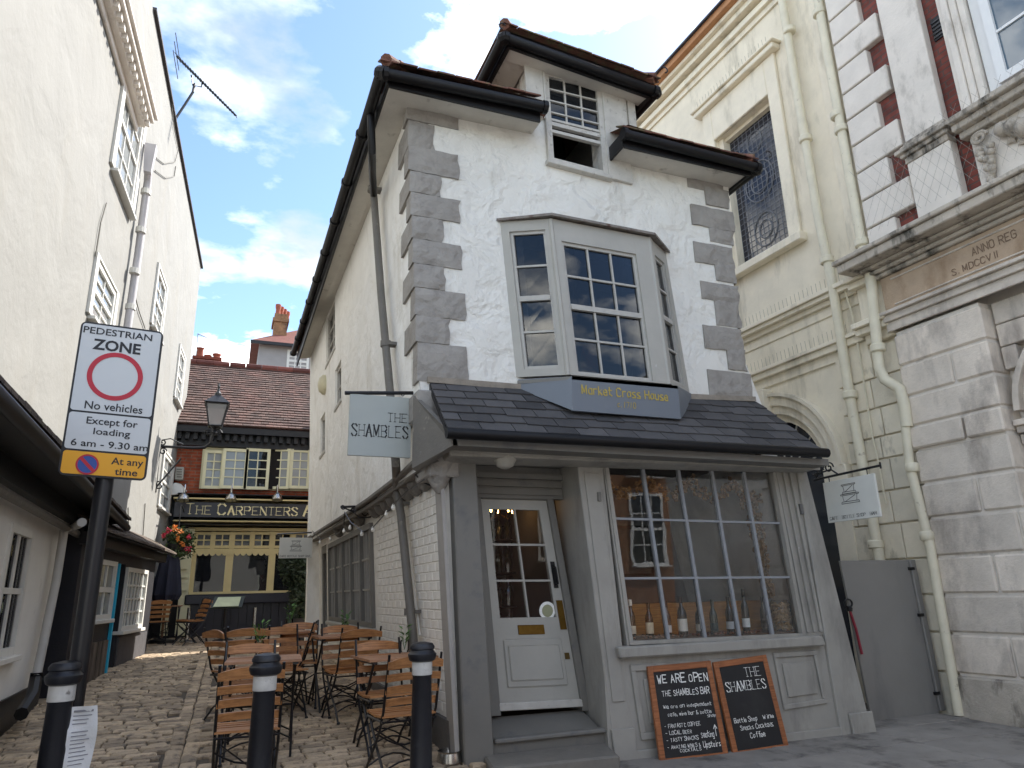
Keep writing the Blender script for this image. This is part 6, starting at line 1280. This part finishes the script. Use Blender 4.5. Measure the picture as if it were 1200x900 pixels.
for k, (b0, b1, a1_) in enumerate(((.52, .86, .14), (.12, .55, .115))):
    q = M(); n = 8; vs = []
    for i in range(n+1):
        for j in range(n+1): u = i/n; v_ = j/n; vs.append(tuple(PP.w(a1_*u*(.9+.12*sin(v_*3+k)), b0+(b1-b0)*v_, .012*sin(u*5+v_*4+k)+.006*sin(v_*13))))
    q.add(vs, [(i*(n+1)+j, (i+1)*(n+1)+j, (i+1)*(n+1)+j+1, i*(n+1)+j+1) for i in range(n) for j in range(n)]); q.obj('sheet', paper, pap, smooth=True)
    q = M(); r_ = random.Random(k)
    for j in range(14):
        b = b1-.03-(b1-b0-.06)*j/14; a0_ = .02; 
        if j == 4: continue
        e_ = a1_*(.55+.3*r_.random()); cs = [.012*sin(a/a1_*5+(b-b0)/(b1-b0)*4+k)+.006*sin((b-b0)/(b1-b0)*13)+.003 for a in (a0_, e_)]
        q.add([tuple(PP.w(a0_, b, cs[0])), tuple(PP.w(e_, b, cs[1])), tuple(PP.w(e_, b+.005+.006*(j == 0), cs[1])), tuple(PP.w(a0_, b+.005+.006*(j == 0), cs[0]))], [(0, 1, 2, 3)])
    o_ = q.obj('printed_lines', ink, pap); o_['kind'] = 'stuff'
# dog bowl
p = G(527, 893); q = M(); q.lathe(p, [(.1, 0), (.1, .01), (.085, .075), (.095, .08), (.09, .082), (.075, .02), (.01, .015)], 24); tag(q.obj('dog_bowl', steel, smooth=True), 'round steel dog bowl on the ground at the foot of the left shop pilaster', 'bowl')
# ---- pedestrian zone sign
SP = Pl((-.73, 4.9, 2.62), (0, -1, 0)); sh_, sv_ = SP.h.copy(), SP.v.copy(); SP.h = sh_*cos(R(2.6))-sv_*sin(R(2.6)); zs = thing('pedestrian_zone_sign', 'white and yellow Pedestrian Zone traffic sign on a tall black pole at left', 'sign', (-.72, 4.97, 0))
x0, x1, z0, z1 = -.237, .237, -.49, .49
sgrey = mat('sign_face', 'c9cac9', .45, .03, 2, spec=.5); sblk = mat('sign_black', '15151a', .5); yel = mat('sign_yellow', 'e5a21b', .45, .03); redm = mat('sign_red', 'b5172e', .45, .04); blu = mat('sign_blue', '2a4a94', .45, .04)
def rrect(a0, a1, b0, b1, r, n=5):
    return [(cx+r*cos(t), cy+r*sin(t)) for cx, cy, t0 in ((a1-r, b1-r, 0), (a0+r, b1-r, pi/2), (a0+r, b0+r, pi), (a1-r, b0+r, 1.5*pi)) for t in [t0+pi/2*i/n for i in range(n+1)]]
q = M(); SP.poly(q, rrect(x0, x1, z0, z1, .035), -.012, 0); q.obj('backing', sblk, zs)
zd1 = SP.ab(130, 485.5)[1]; zd2 = SP.ab(125, 530)[1]
e = .012
for (b0, b1, mt) in ((zd1+e/2, z1-e, sgrey), (zd2+e/2, zd1-e/2, sgrey), (z0+e, zd2-e/2, yel)): q = M(); SP.poly(q, rrect(x0+e, x1-e, b0, b1, .018), 0, .002); q.obj('sign_panel', mt, zs)
def st(text, yc, h, wd, xc, bold=.011):
    b = SP.ab(xc, yc)[1]; a = SP.ab(xc, yc)[0]; sans('lettering', text, SP, a, b-h/2, h, .003, sblk, zs, width=wd, bold=bold)
def sw_(px0, px1, y): return SP.ab(px1, y)[0]-SP.ab(px0, y)[0]
st('PEDESTRIAN', 391.5, .045, sw_(102, 184, 389), 143); st('ZONE', 406.5, .07, sw_(113, 170, 405), 141, .028); st('No vehicles', 477, .052, sw_(98, 167, 478), 133); st('Except for', 494.5, .046, sw_(100, 161, 495), 130)
st('loading', 506.5, .042, sw_(107, 151, 508), 129); st('6 am - 9.30 am', 521, .043, sw_(80, 172, 521), 126.5); st('At any', 540, .044, sw_(127, 165, 541), 146); st('time', 552, .044, sw_(131, 158, 554), 144)
c = SP.ab(136.5, 441.5); ring(zs, SP, c[0], c[1], .128, .157, .002, .0045, 0, 2*pi, 48, redm, 'red_ring')
c = SP.ab(98, 545); q = M(); SP.poly(q, [(c[0]+.062*cos(2*pi*i/32), c[1]+.062*sin(2*pi*i/32)) for i in range(32)], .002, .004); q.obj('roundel', blu, zs); ring(zs, SP, c[0], c[1], .052, .062, .004, .0055, 0, 2*pi, 32, redm, 'roundel_rim')
q = M(); d = .038; w_ = .007; SP.poly(q, [(c[0]-d-w_, c[1]+d-w_), (c[0]+d-w_, c[1]-d-w_), (c[0]+d+w_, c[1]-d+w_), (c[0]-d+w_, c[1]+d+w_)], .004, .005); q.obj('roundel_bar', redm, zs)
q = M(); q.tube([(-.726, 4.97, 0), (-.726, 4.97, 3.0)], .052, 16); q.obj('pole', mat('pole_black', '17171b', .35, .1, 6), zs, smooth=True)
for z in (2.3, 2.9): q = M(); q.box(-.8, -.65, 4.9, 4.97, z, z+.03); q.obj('clamp', steel, zs)
# ---- wall lantern on a scrolled bracket
lw_ = TW.at(186, 545); LP = Pl((0, lw_.y, 0), (0, -1, 0)); ln_ = thing('wall_lantern', 'black Victorian style wall lantern on a long scrolled iron bracket', 'lamp', lw_)
def lp(x, y): return LP.at(x, y)
q = M(); q.tube([lp(187, 516), lp(181, 577)], .035, 6); q.obj('wall_plate', black_iron, ln_)
q = M(); q.tube([lp(186, 523), lp(228, 525), lp(240, 524.5), lp(247, 519), lp(249, 510)], .028, 8); q.tube([lp(183, 571), lp(212, 537)], .018, 6); q.obj('arm', black_iron, ln_)
def spiral(c, r0, n, s=1, ph=0): return [lp(c[0]+s*r0*(1-i/n*.8)*cos(ph+i*.55), c[1]-r0*(1-i/n*.8)*sin(ph+i*.55)) for i in range(n)]
q = M()
for c_, r_, s_, ph in (((191, 518), 4, 1, 3), ((191, 529), 4.5, 1, 0), ((186.5, 569), 5, 1, 1.5), ((244, 507), 4, -1, 0), ((256, 507), 4, 1, 0)): q.tube(spiral(c_, r_, 16, s_, ph), .014, 5)
q.tube([lp(188, 516), lp(200, 514), lp(215, 521)], .012, 5); q.obj('scrollwork', black_iron, ln_)
sc = (lp(267, 475)-lp(240, 475)).length/2; zt_ = lp(253, 475).z; zb2 = lp(253, 500).z; cx_, cy_ = lp(252, 500).x, lw_.y; xt = lp(254, 475).x; 
def sqr(h, z, x=cx_): return [(x-h, cy_-h, z), (x+h, cy_-h, z), (x+h, cy_+h, z), (x-h, cy_+h, z)]
b4 = sqr(sc*.55, zb2); t4_ = sqr(sc*.93, zt_); q = M(); [q.tube([b4[i], t4_[i]], .016, 5) for i in range(4)]; [q.tube([r_[i], r_[(i+1) % 4]], .018, 5) for r_ in (b4, t4_) for i in range(4)]; q.obj('lantern_frame', black_iron, ln_)
for i in range(4): q = M(); q.add([b4[i], b4[(i+1) % 4], t4_[(i+1) % 4], t4_[i]], [(0, 1, 2, 3)]); q.obj('pane', glassmat('lantern_glass', (.8, .8, .8, 1), refl=1.5, trans=.55, dark=(.4, .4, .4, 1)), ln_)
za = lp(253, 464).z; r0_, r1_ = sqr(sc*1.1, zt_+.02), sqr(sc*.3, za); q = M(); q.hexa([r0_[0], r0_[1], r0_[2], r0_[3], r1_[0], r1_[1], r1_[2], r1_[3]]); q.obj('lantern_roof', black_iron, ln_)
q = M(); q.lathe((cx_, cy_, za), [(sc*.3, 0), (sc*.32, .05), (sc*.15, .1), (sc*.1, .16), (.03, .2), (.01, .28)], 10); q.lathe((cx_, cy_, lp(250, 510).z), [(.03, 0), (.06, .05), (.03, .12), (sc*.5, zb2-lp(250, 510).z)], 10); q.obj('finial', black_iron, ln_)
# ---- THE SHAMBLES hanging board at the corner
HP = Pl((0, 5.93, 0), (0, -1, 0)); hs = thing('hanging_sign', 'pale grey hanging sign reading THE SHAMBLES on the corner above the alley', 'sign', HP.at(445, 460))
q = M(); q.tube([HP.at(404, 460.5), HP.at(484, 460.5)], .017, 8); q.obj('iron_bar', black_iron, hs)
hq = [HP.ab(411, 536), HP.ab(483, 535), HP.ab(480, 464), HP.ab(406, 464)]; aL = (hq[0][0]+hq[3][0])/2; aR = (hq[1][0]+hq[2][0])/2; bB = (hq[0][1]+hq[1][1])/2; bT = (hq[2][1]+hq[3][1])/2
q = M(); HP.rect(q, aL, aR, bB, bT, -.012, .012); bd = q.obj('board', mat('sign_grey_green', 'a6aaa5', .6, .04, 3), hs, bevel=.003)
for px in (413, 472): q = M(); c = HP.at(px, 463); q.tube([c+V((.012*cos(t), 0, .012*sin(t)+.004)) for t in [i*.7 for i in range(10)]], .004, 5); q.obj('hook', black_iron, hs)
a0_, b0_ = HP.ab(454, 494.5); a1_, b1_ = HP.ab(479, 486); write('lettering', 'THE', HP, a0_, b0_, b1_-b0_, .014, black_paint, bd, 'serif', 1.2, width=a1_-a0_)
a0_, b0_ = HP.ab(411.5, 510.5); a1_, b1_ = HP.ab(480, 501); write('lettering', 'SHAMBLES', HP, a0_, b0_, b1_-b0_, .014, black_paint, bd, 'serif', 1.2, width=a1_-a0_)
# scroll bracket beneath, and the iron bracket over the lattice window with its string of bulbs
sb = thing('iron_scroll_bracket', 'small black iron scroll bracket at the white brick corner under the hanging sign', 'bracket', LS.at(512, 560))
q = M(); BY = Pl((0, 5.95, 0), (0, -1, 0)); q.tube([BY.at(511, 548), BY.at(512, 574)], .008, 5); q.tube([BY.at(486, 556), BY.at(498, 566), BY.at(512, 573)], .008, 5); q.tube([BY.at(509+3*cos(t), 570+3*sin(t)) for t in [i*.7 for i in range(9)]], .005, 4); q.tube([BY.at(506+3*cos(t), 551+3*sin(t)) for t in [i*.7 for i in range(9)]], .005, 4); q.obj('scroll', black_iron, sb)
b2 = thing('lattice_window_bracket', 'black iron scroll bracket jutting from the wall above the lattice window', 'bracket', LS.at(437, 600))
BY = Pl((0, LS.at(437, 600).y, 0), (0, -1, 0)); q = M(); q.tube([BY.at(399, 594), BY.at(437, 593)], .014, 6); q.tube([BY.at(403, 595), BY.at(412, 599), BY.at(422, 607), BY.at(434, 606), BY.at(437, 602)], .01, 5)
for cx0, cy0, r_ in ((427, 600, 4.5), (414, 597, 3), (402, 594, 3)): q.tube([BY.at(cx0+r_*(1-i/16)*cos(i*.6), cy0+r_*(1-i/16)*sin(i*.6)) for i in range(15)], .009, 5)
q.obj('scroll', black_iron, b2)
sl_ = thing('string_lights', 'string of small clear bulbs looped along the white side wall of the alley', 'string lights', LS.at(437, 600))
SLp = [(497, 562), (478, 575), (461, 591), (447, 607), (437, 618), (425, 623), (411, 612), (404, 600), (403, 615), (398, 624), (388, 628), (376, 632), (366, 622)]
pts = [LS.at(x, y, .28) for x, y in SLp]; q = M(); q.tube(pts, .006, 5); q.obj('cable', black_iron, sl_)
for x, y in ((461, 594), (453, 602), (437, 620), (424, 625), (410, 618), (403, 622), (387, 631), (375, 635), (366, 626)):
    c = LS.at(x, y, .28); q = M(); q.lathe(c, [(.006, .03), (.014, .012), (.022, -.01), (.012, -.028)], 8); q.obj('bulb', mat('bulb_glass', 'e8e4da', .15, emit=0), sl_, smooth=True)
# ---- alley sign further along
FP = Pl((0, 13.4, 0), (0, -1, 0)); fs_ = thing('cafe_sign_over_alley', 'small white hanging cafe sign far down the alley in front of the pub window', 'sign', FP.at(345, 640))
q = M(); q.tube([FP.at(325, 626), FP.at(366, 624)], .014, 6); q.obj('iron_bar', black_iron, fs_)
q = M(); a0_, b1_ = FP.ab(328, 630); a1_, b0_ = FP.ab(365, 654); FP.rect(q, a0_, a1_, b0_, b1_, -.012, .012); bd = q.obj('board', mat('sign_white', 'cfcec6', .6, .04), fs_)
def sketch(pl, a0, a1, b0, b1, c, par):   # line drawing of two stacked little tables
    q = M(); cx = (a0+a1)/2; w_ = (a1-a0)*.14; h = (b1-b0); r_ = h*.007
    for k, (bb, ww) in enumerate(((.34, 1.25), (.6, .95))):
        y = b0+h*bb; W2 = w_*ww
        for p_ in ([(cx-W2, y), (cx+W2, y), (cx+W2*.95, y+h*.05), (cx-W2*.95, y+h*.05), (cx-W2, y)], [(cx-W2*.7, y+h*.05), (cx-W2*.8, y+h*.22)], [(cx+W2*.7, y+h*.05), (cx+W2*.8, y+h*.22)], [(cx-W2, y+h*.22), (cx+W2, y+h*.22), (cx+W2, y+h*.25), (cx-W2, y+h*.25), (cx-W2, y+h*.22)], [(cx-W2*.6, y+h*.05), (cx+W2*.6, y+h*.2)]):
            for u, v_ in zip(p_[:-1], p_[1:]): q.tube([pl.w(*u, c), pl.w(*v_, c)], r_, 4)
    q.obj('line_drawing', black_paint, par)
sketch(FP, a0_, a1_, b0_, b1_, .013, bd); write('lettering', 'CAFE BOTTLE SHOP BAR', FP, a0_+.02, b0_+.02, .03, .014, black_paint, bd, 'round', .8, width=a1_-a0_-.04)
# ---- right-hand hanging sign, end-on to the street
RP_ = Pl((5.6, 5.5, 0), (-1, 0, 0)); rs_ = thing('cafe_hanging_sign', 'white hanging sign with line drawing and words CAFE BOTTLE SHOP BAR beside cream pipe', 'sign', RP_.at(990, 560))
rqd = RP_.quad([(974, 613), (1033, 605), (1025, 555), (963, 566)]); aL = (rqd[0][0]+rqd[3][0])/2; aR = (rqd[1][0]+rqd[2][0])/2; bB = (rqd[0][1]+rqd[1][1])/2; bT = (rqd[2][1]+rqd[3][1])/2
q = M(); RP_.rect(q, aL, aR, bB, bT, -.012, .012); bd = q.obj('board', MATS['sign_white'], rs_, bevel=.003)
sketch(RP_, aL, aR, bB+.04, bT, .013, bd); write('lettering', 'CAFE   BOTTLE SHOP   BAR', RP_, aL+.03, bB+.025, .028, .014, black_paint, bd, 'serif', 1.0, width=aR-aL-.06)
q = M(); q.tube([RP_.w(aL-.12, bT+.05, 0), RP_.w(aR+.08, bT+.06, 0)], .012, 6); q.tube([RP_.w(aL-.12, bT+.1, 0), RP_.w(aL+.12, bT+.12, 0), RP_.w(aL+.2, bT+.06, 0)], .009, 5)
for (ca_, cb_, r_) in ((aL-.02, bT+.13, .05), (aL+.1, bT+.14, .06), (aL-.08, bT+.09, .03)): q.tube([RP_.w(ca_+r_*(1-i/18)*cos(i*.6), cb_+r_*(1-i/18)*sin(i*.6), 0) for i in range(15)], .008, 5)
q.tube([RP_.w(aR+.08, bT+.09, 0), RP_.w(aR+.08, bT+.03, 0)], .009, 5); q.obj('scroll_bracket', black_iron, rs_)
for a in (aL+.08, aR-.08): q = M(); q.tube([RP_.w(a, bT+.055, 0), RP_.w(a, bT-.005, 0)], .005, 5); q.obj('hook', black_iron, rs_)
# ---- chalkboards leaning on the stall riser
tl = R(8); CB = Pl(V((4, 5.46, .075)), (0, -cos(tl), sin(tl)))
def board(pxs, nm, lab):
    q_ = CB.quad(pxs); t = thing(nm, lab, 'chalkboard', CB.w(*bil(q_, .5, 0))); wd, ht = W_(q_); fu = .05/wd; fv = .05/ht
    for s in ((0, fu, 0, 1), (1-fu, 1, 0, 1), (fu, 1-fu, 0, fv), (fu, 1-fu, 1-fv, 1)): q = M(); CB.strip(q, q_, *s, -.03, .0); q.obj('frame_rail', frame_wood, t, bevel=.004)
    q = M(); CB.strip(q, q_, fu, 1-fu, fv, 1-fv, -.02, -.008); b = q.obj('slate_panel', board_m, t)
    ang = math.atan2(q_[1][1]-q_[0][1], q_[1][0]-q_[0][0]); lean = ((q_[3][0]-q_[0][0])/(q_[3][1]-q_[0][1]))
    pl = Pl(CB.w(*q_[0]), CB.n); h, v_ = pl.h.copy(), pl.v.copy(); pl.h = h*cos(ang)+v_*sin(ang); pl.v = (h*(q_[3][0]-q_[0][0])+v_*(q_[3][1]-q_[0][1])).normalized(); return t, b, pl, wd, ht
t, b, pl, wd, ht = board([(775, 898), (855, 889), (833, 774), (759, 781)], 'chalkboard', 'left chalkboard with handwritten WE ARE OPEN message leaning on the shopfront')
def hw(txt, u0, u1, v_, h, th=.75, md='round', jit=.16, pl=None): write('chalk_writing', txt, pl, u0*wd, v_*ht, h*ht, -.004, chalk, b, md, th, width=(u1-u0)*wd, jit=jit, depth=.001)
for a_ in (('WE ARE OPEN', .12, .9, .815, .085, .8), ('THE SHAMBLES BAR', .16, .88, .68, .06, .75), ('We are an independent', .15, .88, .555, .036, .65), ('cafe, wine bar & bottle', .2, .86, .475, .036, .65), ('shop', .78, .92, .435, .03, .65), ('- FANTASTIC COFFEE', .13, .66, .36, .036, .75), ('- LOCAL BEER', .13, .52, .29, .036, .75), ('- TASTY SNACKS', .13, .6, .222, .036, .75), ('- AMAZING WINES &', .13, .62, .152, .034, .75), ('COCKTAILS', .3, .62, .112, .028, .75), ('Seating', .64, .84, .235, .055, .8), ('Upstairs', .65, .92, .135, .055, .8)):
    hw(*a_, pl=pl)
write('chalk_writing', '^', pl, .84*wd, .24*ht, .11*ht, -.004, chalk, b, 'round', .6, width=.07*wd, depth=.001)
t, b, pl, wd, ht = board([(861, 889), (926, 879), (898, 767), (836, 776)], 'chalkboard', 'right chalkboard with printed THE SHAMBLES heading leaning on the shopfront')
hw('THE', .52, .84, .81, .1, 1.0, 'serif', 0, pl); hw('SHAMBLES', .13, .88, .67, .1, 1.0, 'serif', 0, pl)
for a_ in (('Bottle Shop', .14, .56, .345, .045, .7), ('Wine', .66, .88, .35, .045, .7), ('Snacks Cocktails', .22, .82, .265, .045, .7), ('Coffee', .36, .64, .175, .05, .7)): hw(*a_, pl=pl)
# ---- grey metal gate panel in the gap
GP = Pl((0, 5.95, 0), (0, -1, 0)); gq = GP.quad([(1023, 849), (1101, 837), (1064, 656), (985, 657)])
gt = thing('metal_gate_panel', 'tall plain grey metal gate panel closing the gap beside the shopfront', 'gate', GP.w(*gq[0]))
gpaint = mat('grey_gate_paint', '85827d', .45, .05, 2, .15, 14, col2='5f5d60', c2pos=(.5, .75), c2scale=1.5, streak=4)
q = M(); GP.strip(q, gq, 0, 1, 0, 1, -.03, 0); q.obj('panel', gpaint, gt, bevel=.004)
q = M(); GP.strip(q, gq, 1.01, 1.09, .02, 1.0, -.06, .02); q.obj('hinge_post', gpaint, gt, bevel=.006)
for k in range(2): q = M(); GP.strip(q, gq, 1.14+.1*k, 1.17+.1*k, .0, .95, -.12, -.08); q.obj('rail_post', grey_dark, gt)
for v_ in (.12, .62, .93): q = M(); GP.strip(q, gq, .97, 1.05, v_, v_+.02, .0, .024); q.obj('hinge', black_iron, gt)
q = M(); c = GP.w(*bil(gq, -.04, .73), .03); q.tube([c+V((.05*cos(t), 0, .04*sin(t))) for t in [i*.5 for i in range(14)]], .01, 6); q.lathe(c-V((0, 0, .08)), [(.03, 0), (.035, .03), (.02, .05)], 8); tag(q.obj('padlock_chain', black_iron), 'black chain and padlock fastening the grey gate panel to the shopfront', 'padlock')
q = M(); q.tube([c+V((0, .0, -.05)), c+V((.05, 0, -.25)), c+V((.08, 0, -.5))], .014, 5); tag(q.obj('red_strap', mat('red_strap', '8a2333', .6)), 'thin red strap hanging by the gate chain', 'strap')
# ---- in front of the pub
mp_ = Pl((0, 16.2, 0), (0, -1, 0)); ms_ = thing('menu_stand', 'lectern style menu stand with green framed card before the pub window', 'menu stand', mp_.at(266, 742))
c = mp_.at(265, 706); q = M(); q.hexa([(c.x-.32, c.y-.1, c.z-.12), (c.x+.3, c.y-.1, c.z-.12), (c.x+.36, c.y+.1, c.z+.1), (c.x-.22, c.y+.1, c.z+.1), (c.x-.32, c.y-.12, c.z-.1), (c.x+.3, c.y-.12, c.z-.1), (c.x+.36, c.y+.08, c.z+.12), (c.x-.22, c.y+.08, c.z+.12)]); q.obj('tray', mat('dark_green_frame', '3a4038', .5), ms_)
q = M(); q.hexa([(c.x-.24, c.y-.125, c.z-.08), (c.x+.24, c.y-.125, c.z-.08), (c.x+.28, c.y+.055, c.z+.1), (c.x-.16, c.y+.055, c.z+.1), (c.x-.24, c.y-.13, c.z-.075), (c.x+.24, c.y-.13, c.z-.075), (c.x+.28, c.y+.05, c.z+.105), (c.x-.16, c.y+.05, c.z+.105)]); q.obj('card', mat('menu_card', 'cfd6b0', .7), ms_)
g0 = gz(c.x, 16.2); q = M(); q.tube([(c.x, 16.2, g0), (c.x, 16.2, c.z-.05)], .03, 8); q.lathe((c.x, 16.2, g0), [(.2, 0), (.2, .02), (.04, .05)], 14); q.obj('stem', black_iron, ms_)
for px, lab in ((222, 'steel barrier post left of the menu stand'), (299, 'steel barrier post right of the menu stand')):
    c = mp_.at(px, 712); g0 = gz(c.x, 16.2); q = M(); q.tube([(c.x, 16.2, g0), (c.x, 16.2, c.z)], .035, 10); q.lathe((c.x, 16.2, g0), [(.15, 0), (.15, .02), (.04, .04)], 14); tag(q.obj('barrier_post', steel, smooth=True), lab, 'post', 'barrier posts before the pub')
c = mp_.at(200, 650); g0 = gz(c.x, 16.2); par = thing('closed_parasol', 'closed dark navy parasol standing by the pub doorway', 'parasol', (c.x, 16.2, g0))
zt_ = mp_.at(205, 645).z; zb_ = mp_.at(200, 703).z; q = M(); pr_ = [(.19, 0), (.23, .1), (.2, .4), (.15, .8), (.06, 1.0)]
n = 24; vs = []
for r_, f_ in pr_:
    for j in range(n): a = 2*pi*j/n; rr = r_*(1+.22*(1 if j % 3 == 0 else -.3)); vs.append((c.x+rr*cos(a), 16.2+rr*sin(a), zb_+(zt_-zb_)*f_))
q.add(vs, [(i*n+j, i*n+(j+1) % n, (i+1)*n+(j+1) % n, (i+1)*n+j) for i in range(len(pr_)-1) for j in range(n)]+[tuple(range(4*n, 5*n))]); q.obj('canopy', mat('navy_canvas', '1b1d2e', .8, .2, 6), par)
q = M(); q.tube([(c.x, 16.2, g0), (c.x, 16.2, zt_+.12)], .025, 8); q.obj('pole', mat('pole_wood', '7a5a3c', .6), par); q = M(); q.lathe((c.x, 16.2, g0), [(.25, 0), (.25, .06), (.05, .1)], 16); q.obj('base', black_iron, par)
# foliage
def leafball(name, c, rx, ry, rz_, n, l, mt, par, seed=1):
    q = M(); r_ = random.Random(seed)
    lob = [V((r_.uniform(-.5, .5)*rx, r_.uniform(-.5, .5)*ry, r_.uniform(-.6, .6)*rz_)) for _ in range(7)]
    for k in range(n):
        while True:
            d = V((r_.uniform(-1, 1), r_.uniform(-1, 1), r_.uniform(-1, 1)))
            if d.length < 1: break
        o_ = lob[r_.randrange(7)]; p = V(c)+o_+V((d.x*rx*.55, d.y*ry*.55, d.z*rz_*.5)); a = V((r_.uniform(-1, 1), r_.uniform(-1, 1), r_.uniform(-.5, 1))).normalized()*l*r_.uniform(.7, 1.3); s = a.cross(V((r_.uniform(-1, 1), r_.uniform(-1, 1), r_.uniform(-1, 1)))).normalized()*l*.35
        q.add([p-a, p+s, p+a, p-s], [(0, 1, 2), (0, 2, 3)])
    return q.obj(name, mt, par)
hb = mp_.at(208, 632); hbk = thing('hanging_basket', 'hanging basket of orange and red flowers by the pub doorway', 'hanging basket', hb)
gl_ = mat('basket_leaf', '43562b', .6, .35, 15, kind='island'); leafball('foliage', hb, .35, .3, .38, 700, .06, gl_, hbk, 2)
for k, (dx, dz, cc) in enumerate(((.05, .12, 'orange'), (-.16, .15, 'red'), (.1, -.1, 'orange'), (.24, -.22, 'red'), (-.05, .2, 'orange'), (.22, .02, 'red'), (0, 0, 'orange'), (-.22, .05, 'red'))):
    leafball('flower', hb+V((dx, -.24, dz)), .07, .05, .07, 26, .035, mat('petal_'+cc, {'orange': 'e08a3c', 'red': 'c0304a'}[cc], .6, .15, 20), hbk, 20+k)
q = M(); q.lathe(hb-V((0, 0, .3)), [(.05, 0), (.16, .08), (.2, .2)], 12); q.tube([hb+V((0, 0, -.1)), hb+V((0, 0, .7))], .01, 4); q.tube([hb+V((0, 0, .7)), V((hb.x, 17.8, hb.z+.7))], .015, 5); q.obj('basket', black_iron, hbk)
sc_ = Pl((0, 15.4, 0), (0, -1, 0)); c = sc_.at(353, 684); shr = thing('potted_shrub', 'dark leafy shrub in a pot between the pub window and the white house', 'shrub', (c.x, 15.4, gz(c.x, 15.4)))
leafball('foliage', c, .5, .45, .85, 3600, .06, mat('dark_leaf', '2c3a26', .6, .4, 9, kind='island', col2='43543a', c2pos=(.5, .65), c2scale=4), shr, 5); g0 = gz(c.x, 15.4)
q = M(); q.lathe((c.x, 15.4, g0), [(.2, 0), (.26, .3), (.28, .42), (.25, .42), (.22, .38)], 16); q.obj('pot', mat('dark_pot', '2c2b2c', .6), shr, smooth=True); q = M(); q.tube([(c.x, 15.4, g0+.35), (c.x+.03, 15.4, c.z-.3), (c.x-.05, 15.4, c.z+.3)], .03, 6); q.obj('stem', mat('bark', '4a3c30', .9), shr)
# small fixtures at the pub corner
fl_ = thing('extractor_unit', 'pale grey extractor box fixed high on the pub brickwork by the white building', 'vent', PB.at(209, 553, .3)); q = M(); pr(q, 206, 547, 214, 562, .05, .3); q.obj('casing', mat('pale_plastic', 'a9a89f', .5), fl_, bevel=.01)
for k in range(4): q = M(); pr(q, 207, 549+3*k, 213, 550.5+3*k, .3, .32); q.obj('louvre', grey_dark, fl_)
dsh = thing('satellite_dish', 'white cone shaped fitting below the extractor box by the pub brickwork', 'light fitting', PB.at(206, 571, .3)); q = M(); q.lathe(PB.at(206, 571, .3), [(.02, .1), (.12, .05), (.22, -.12), (.2, -.14)], 14, V((-.2, -.3, 1))); q.obj('hood', mat('white_plastic', 'd0cfc8', .5), dsh, smooth=True)
q = M(); q.tube([PB.at(206, 571, .3), PB.at(208, 568, 0)], .03, 6); q.obj('arm', sash_m, dsh)
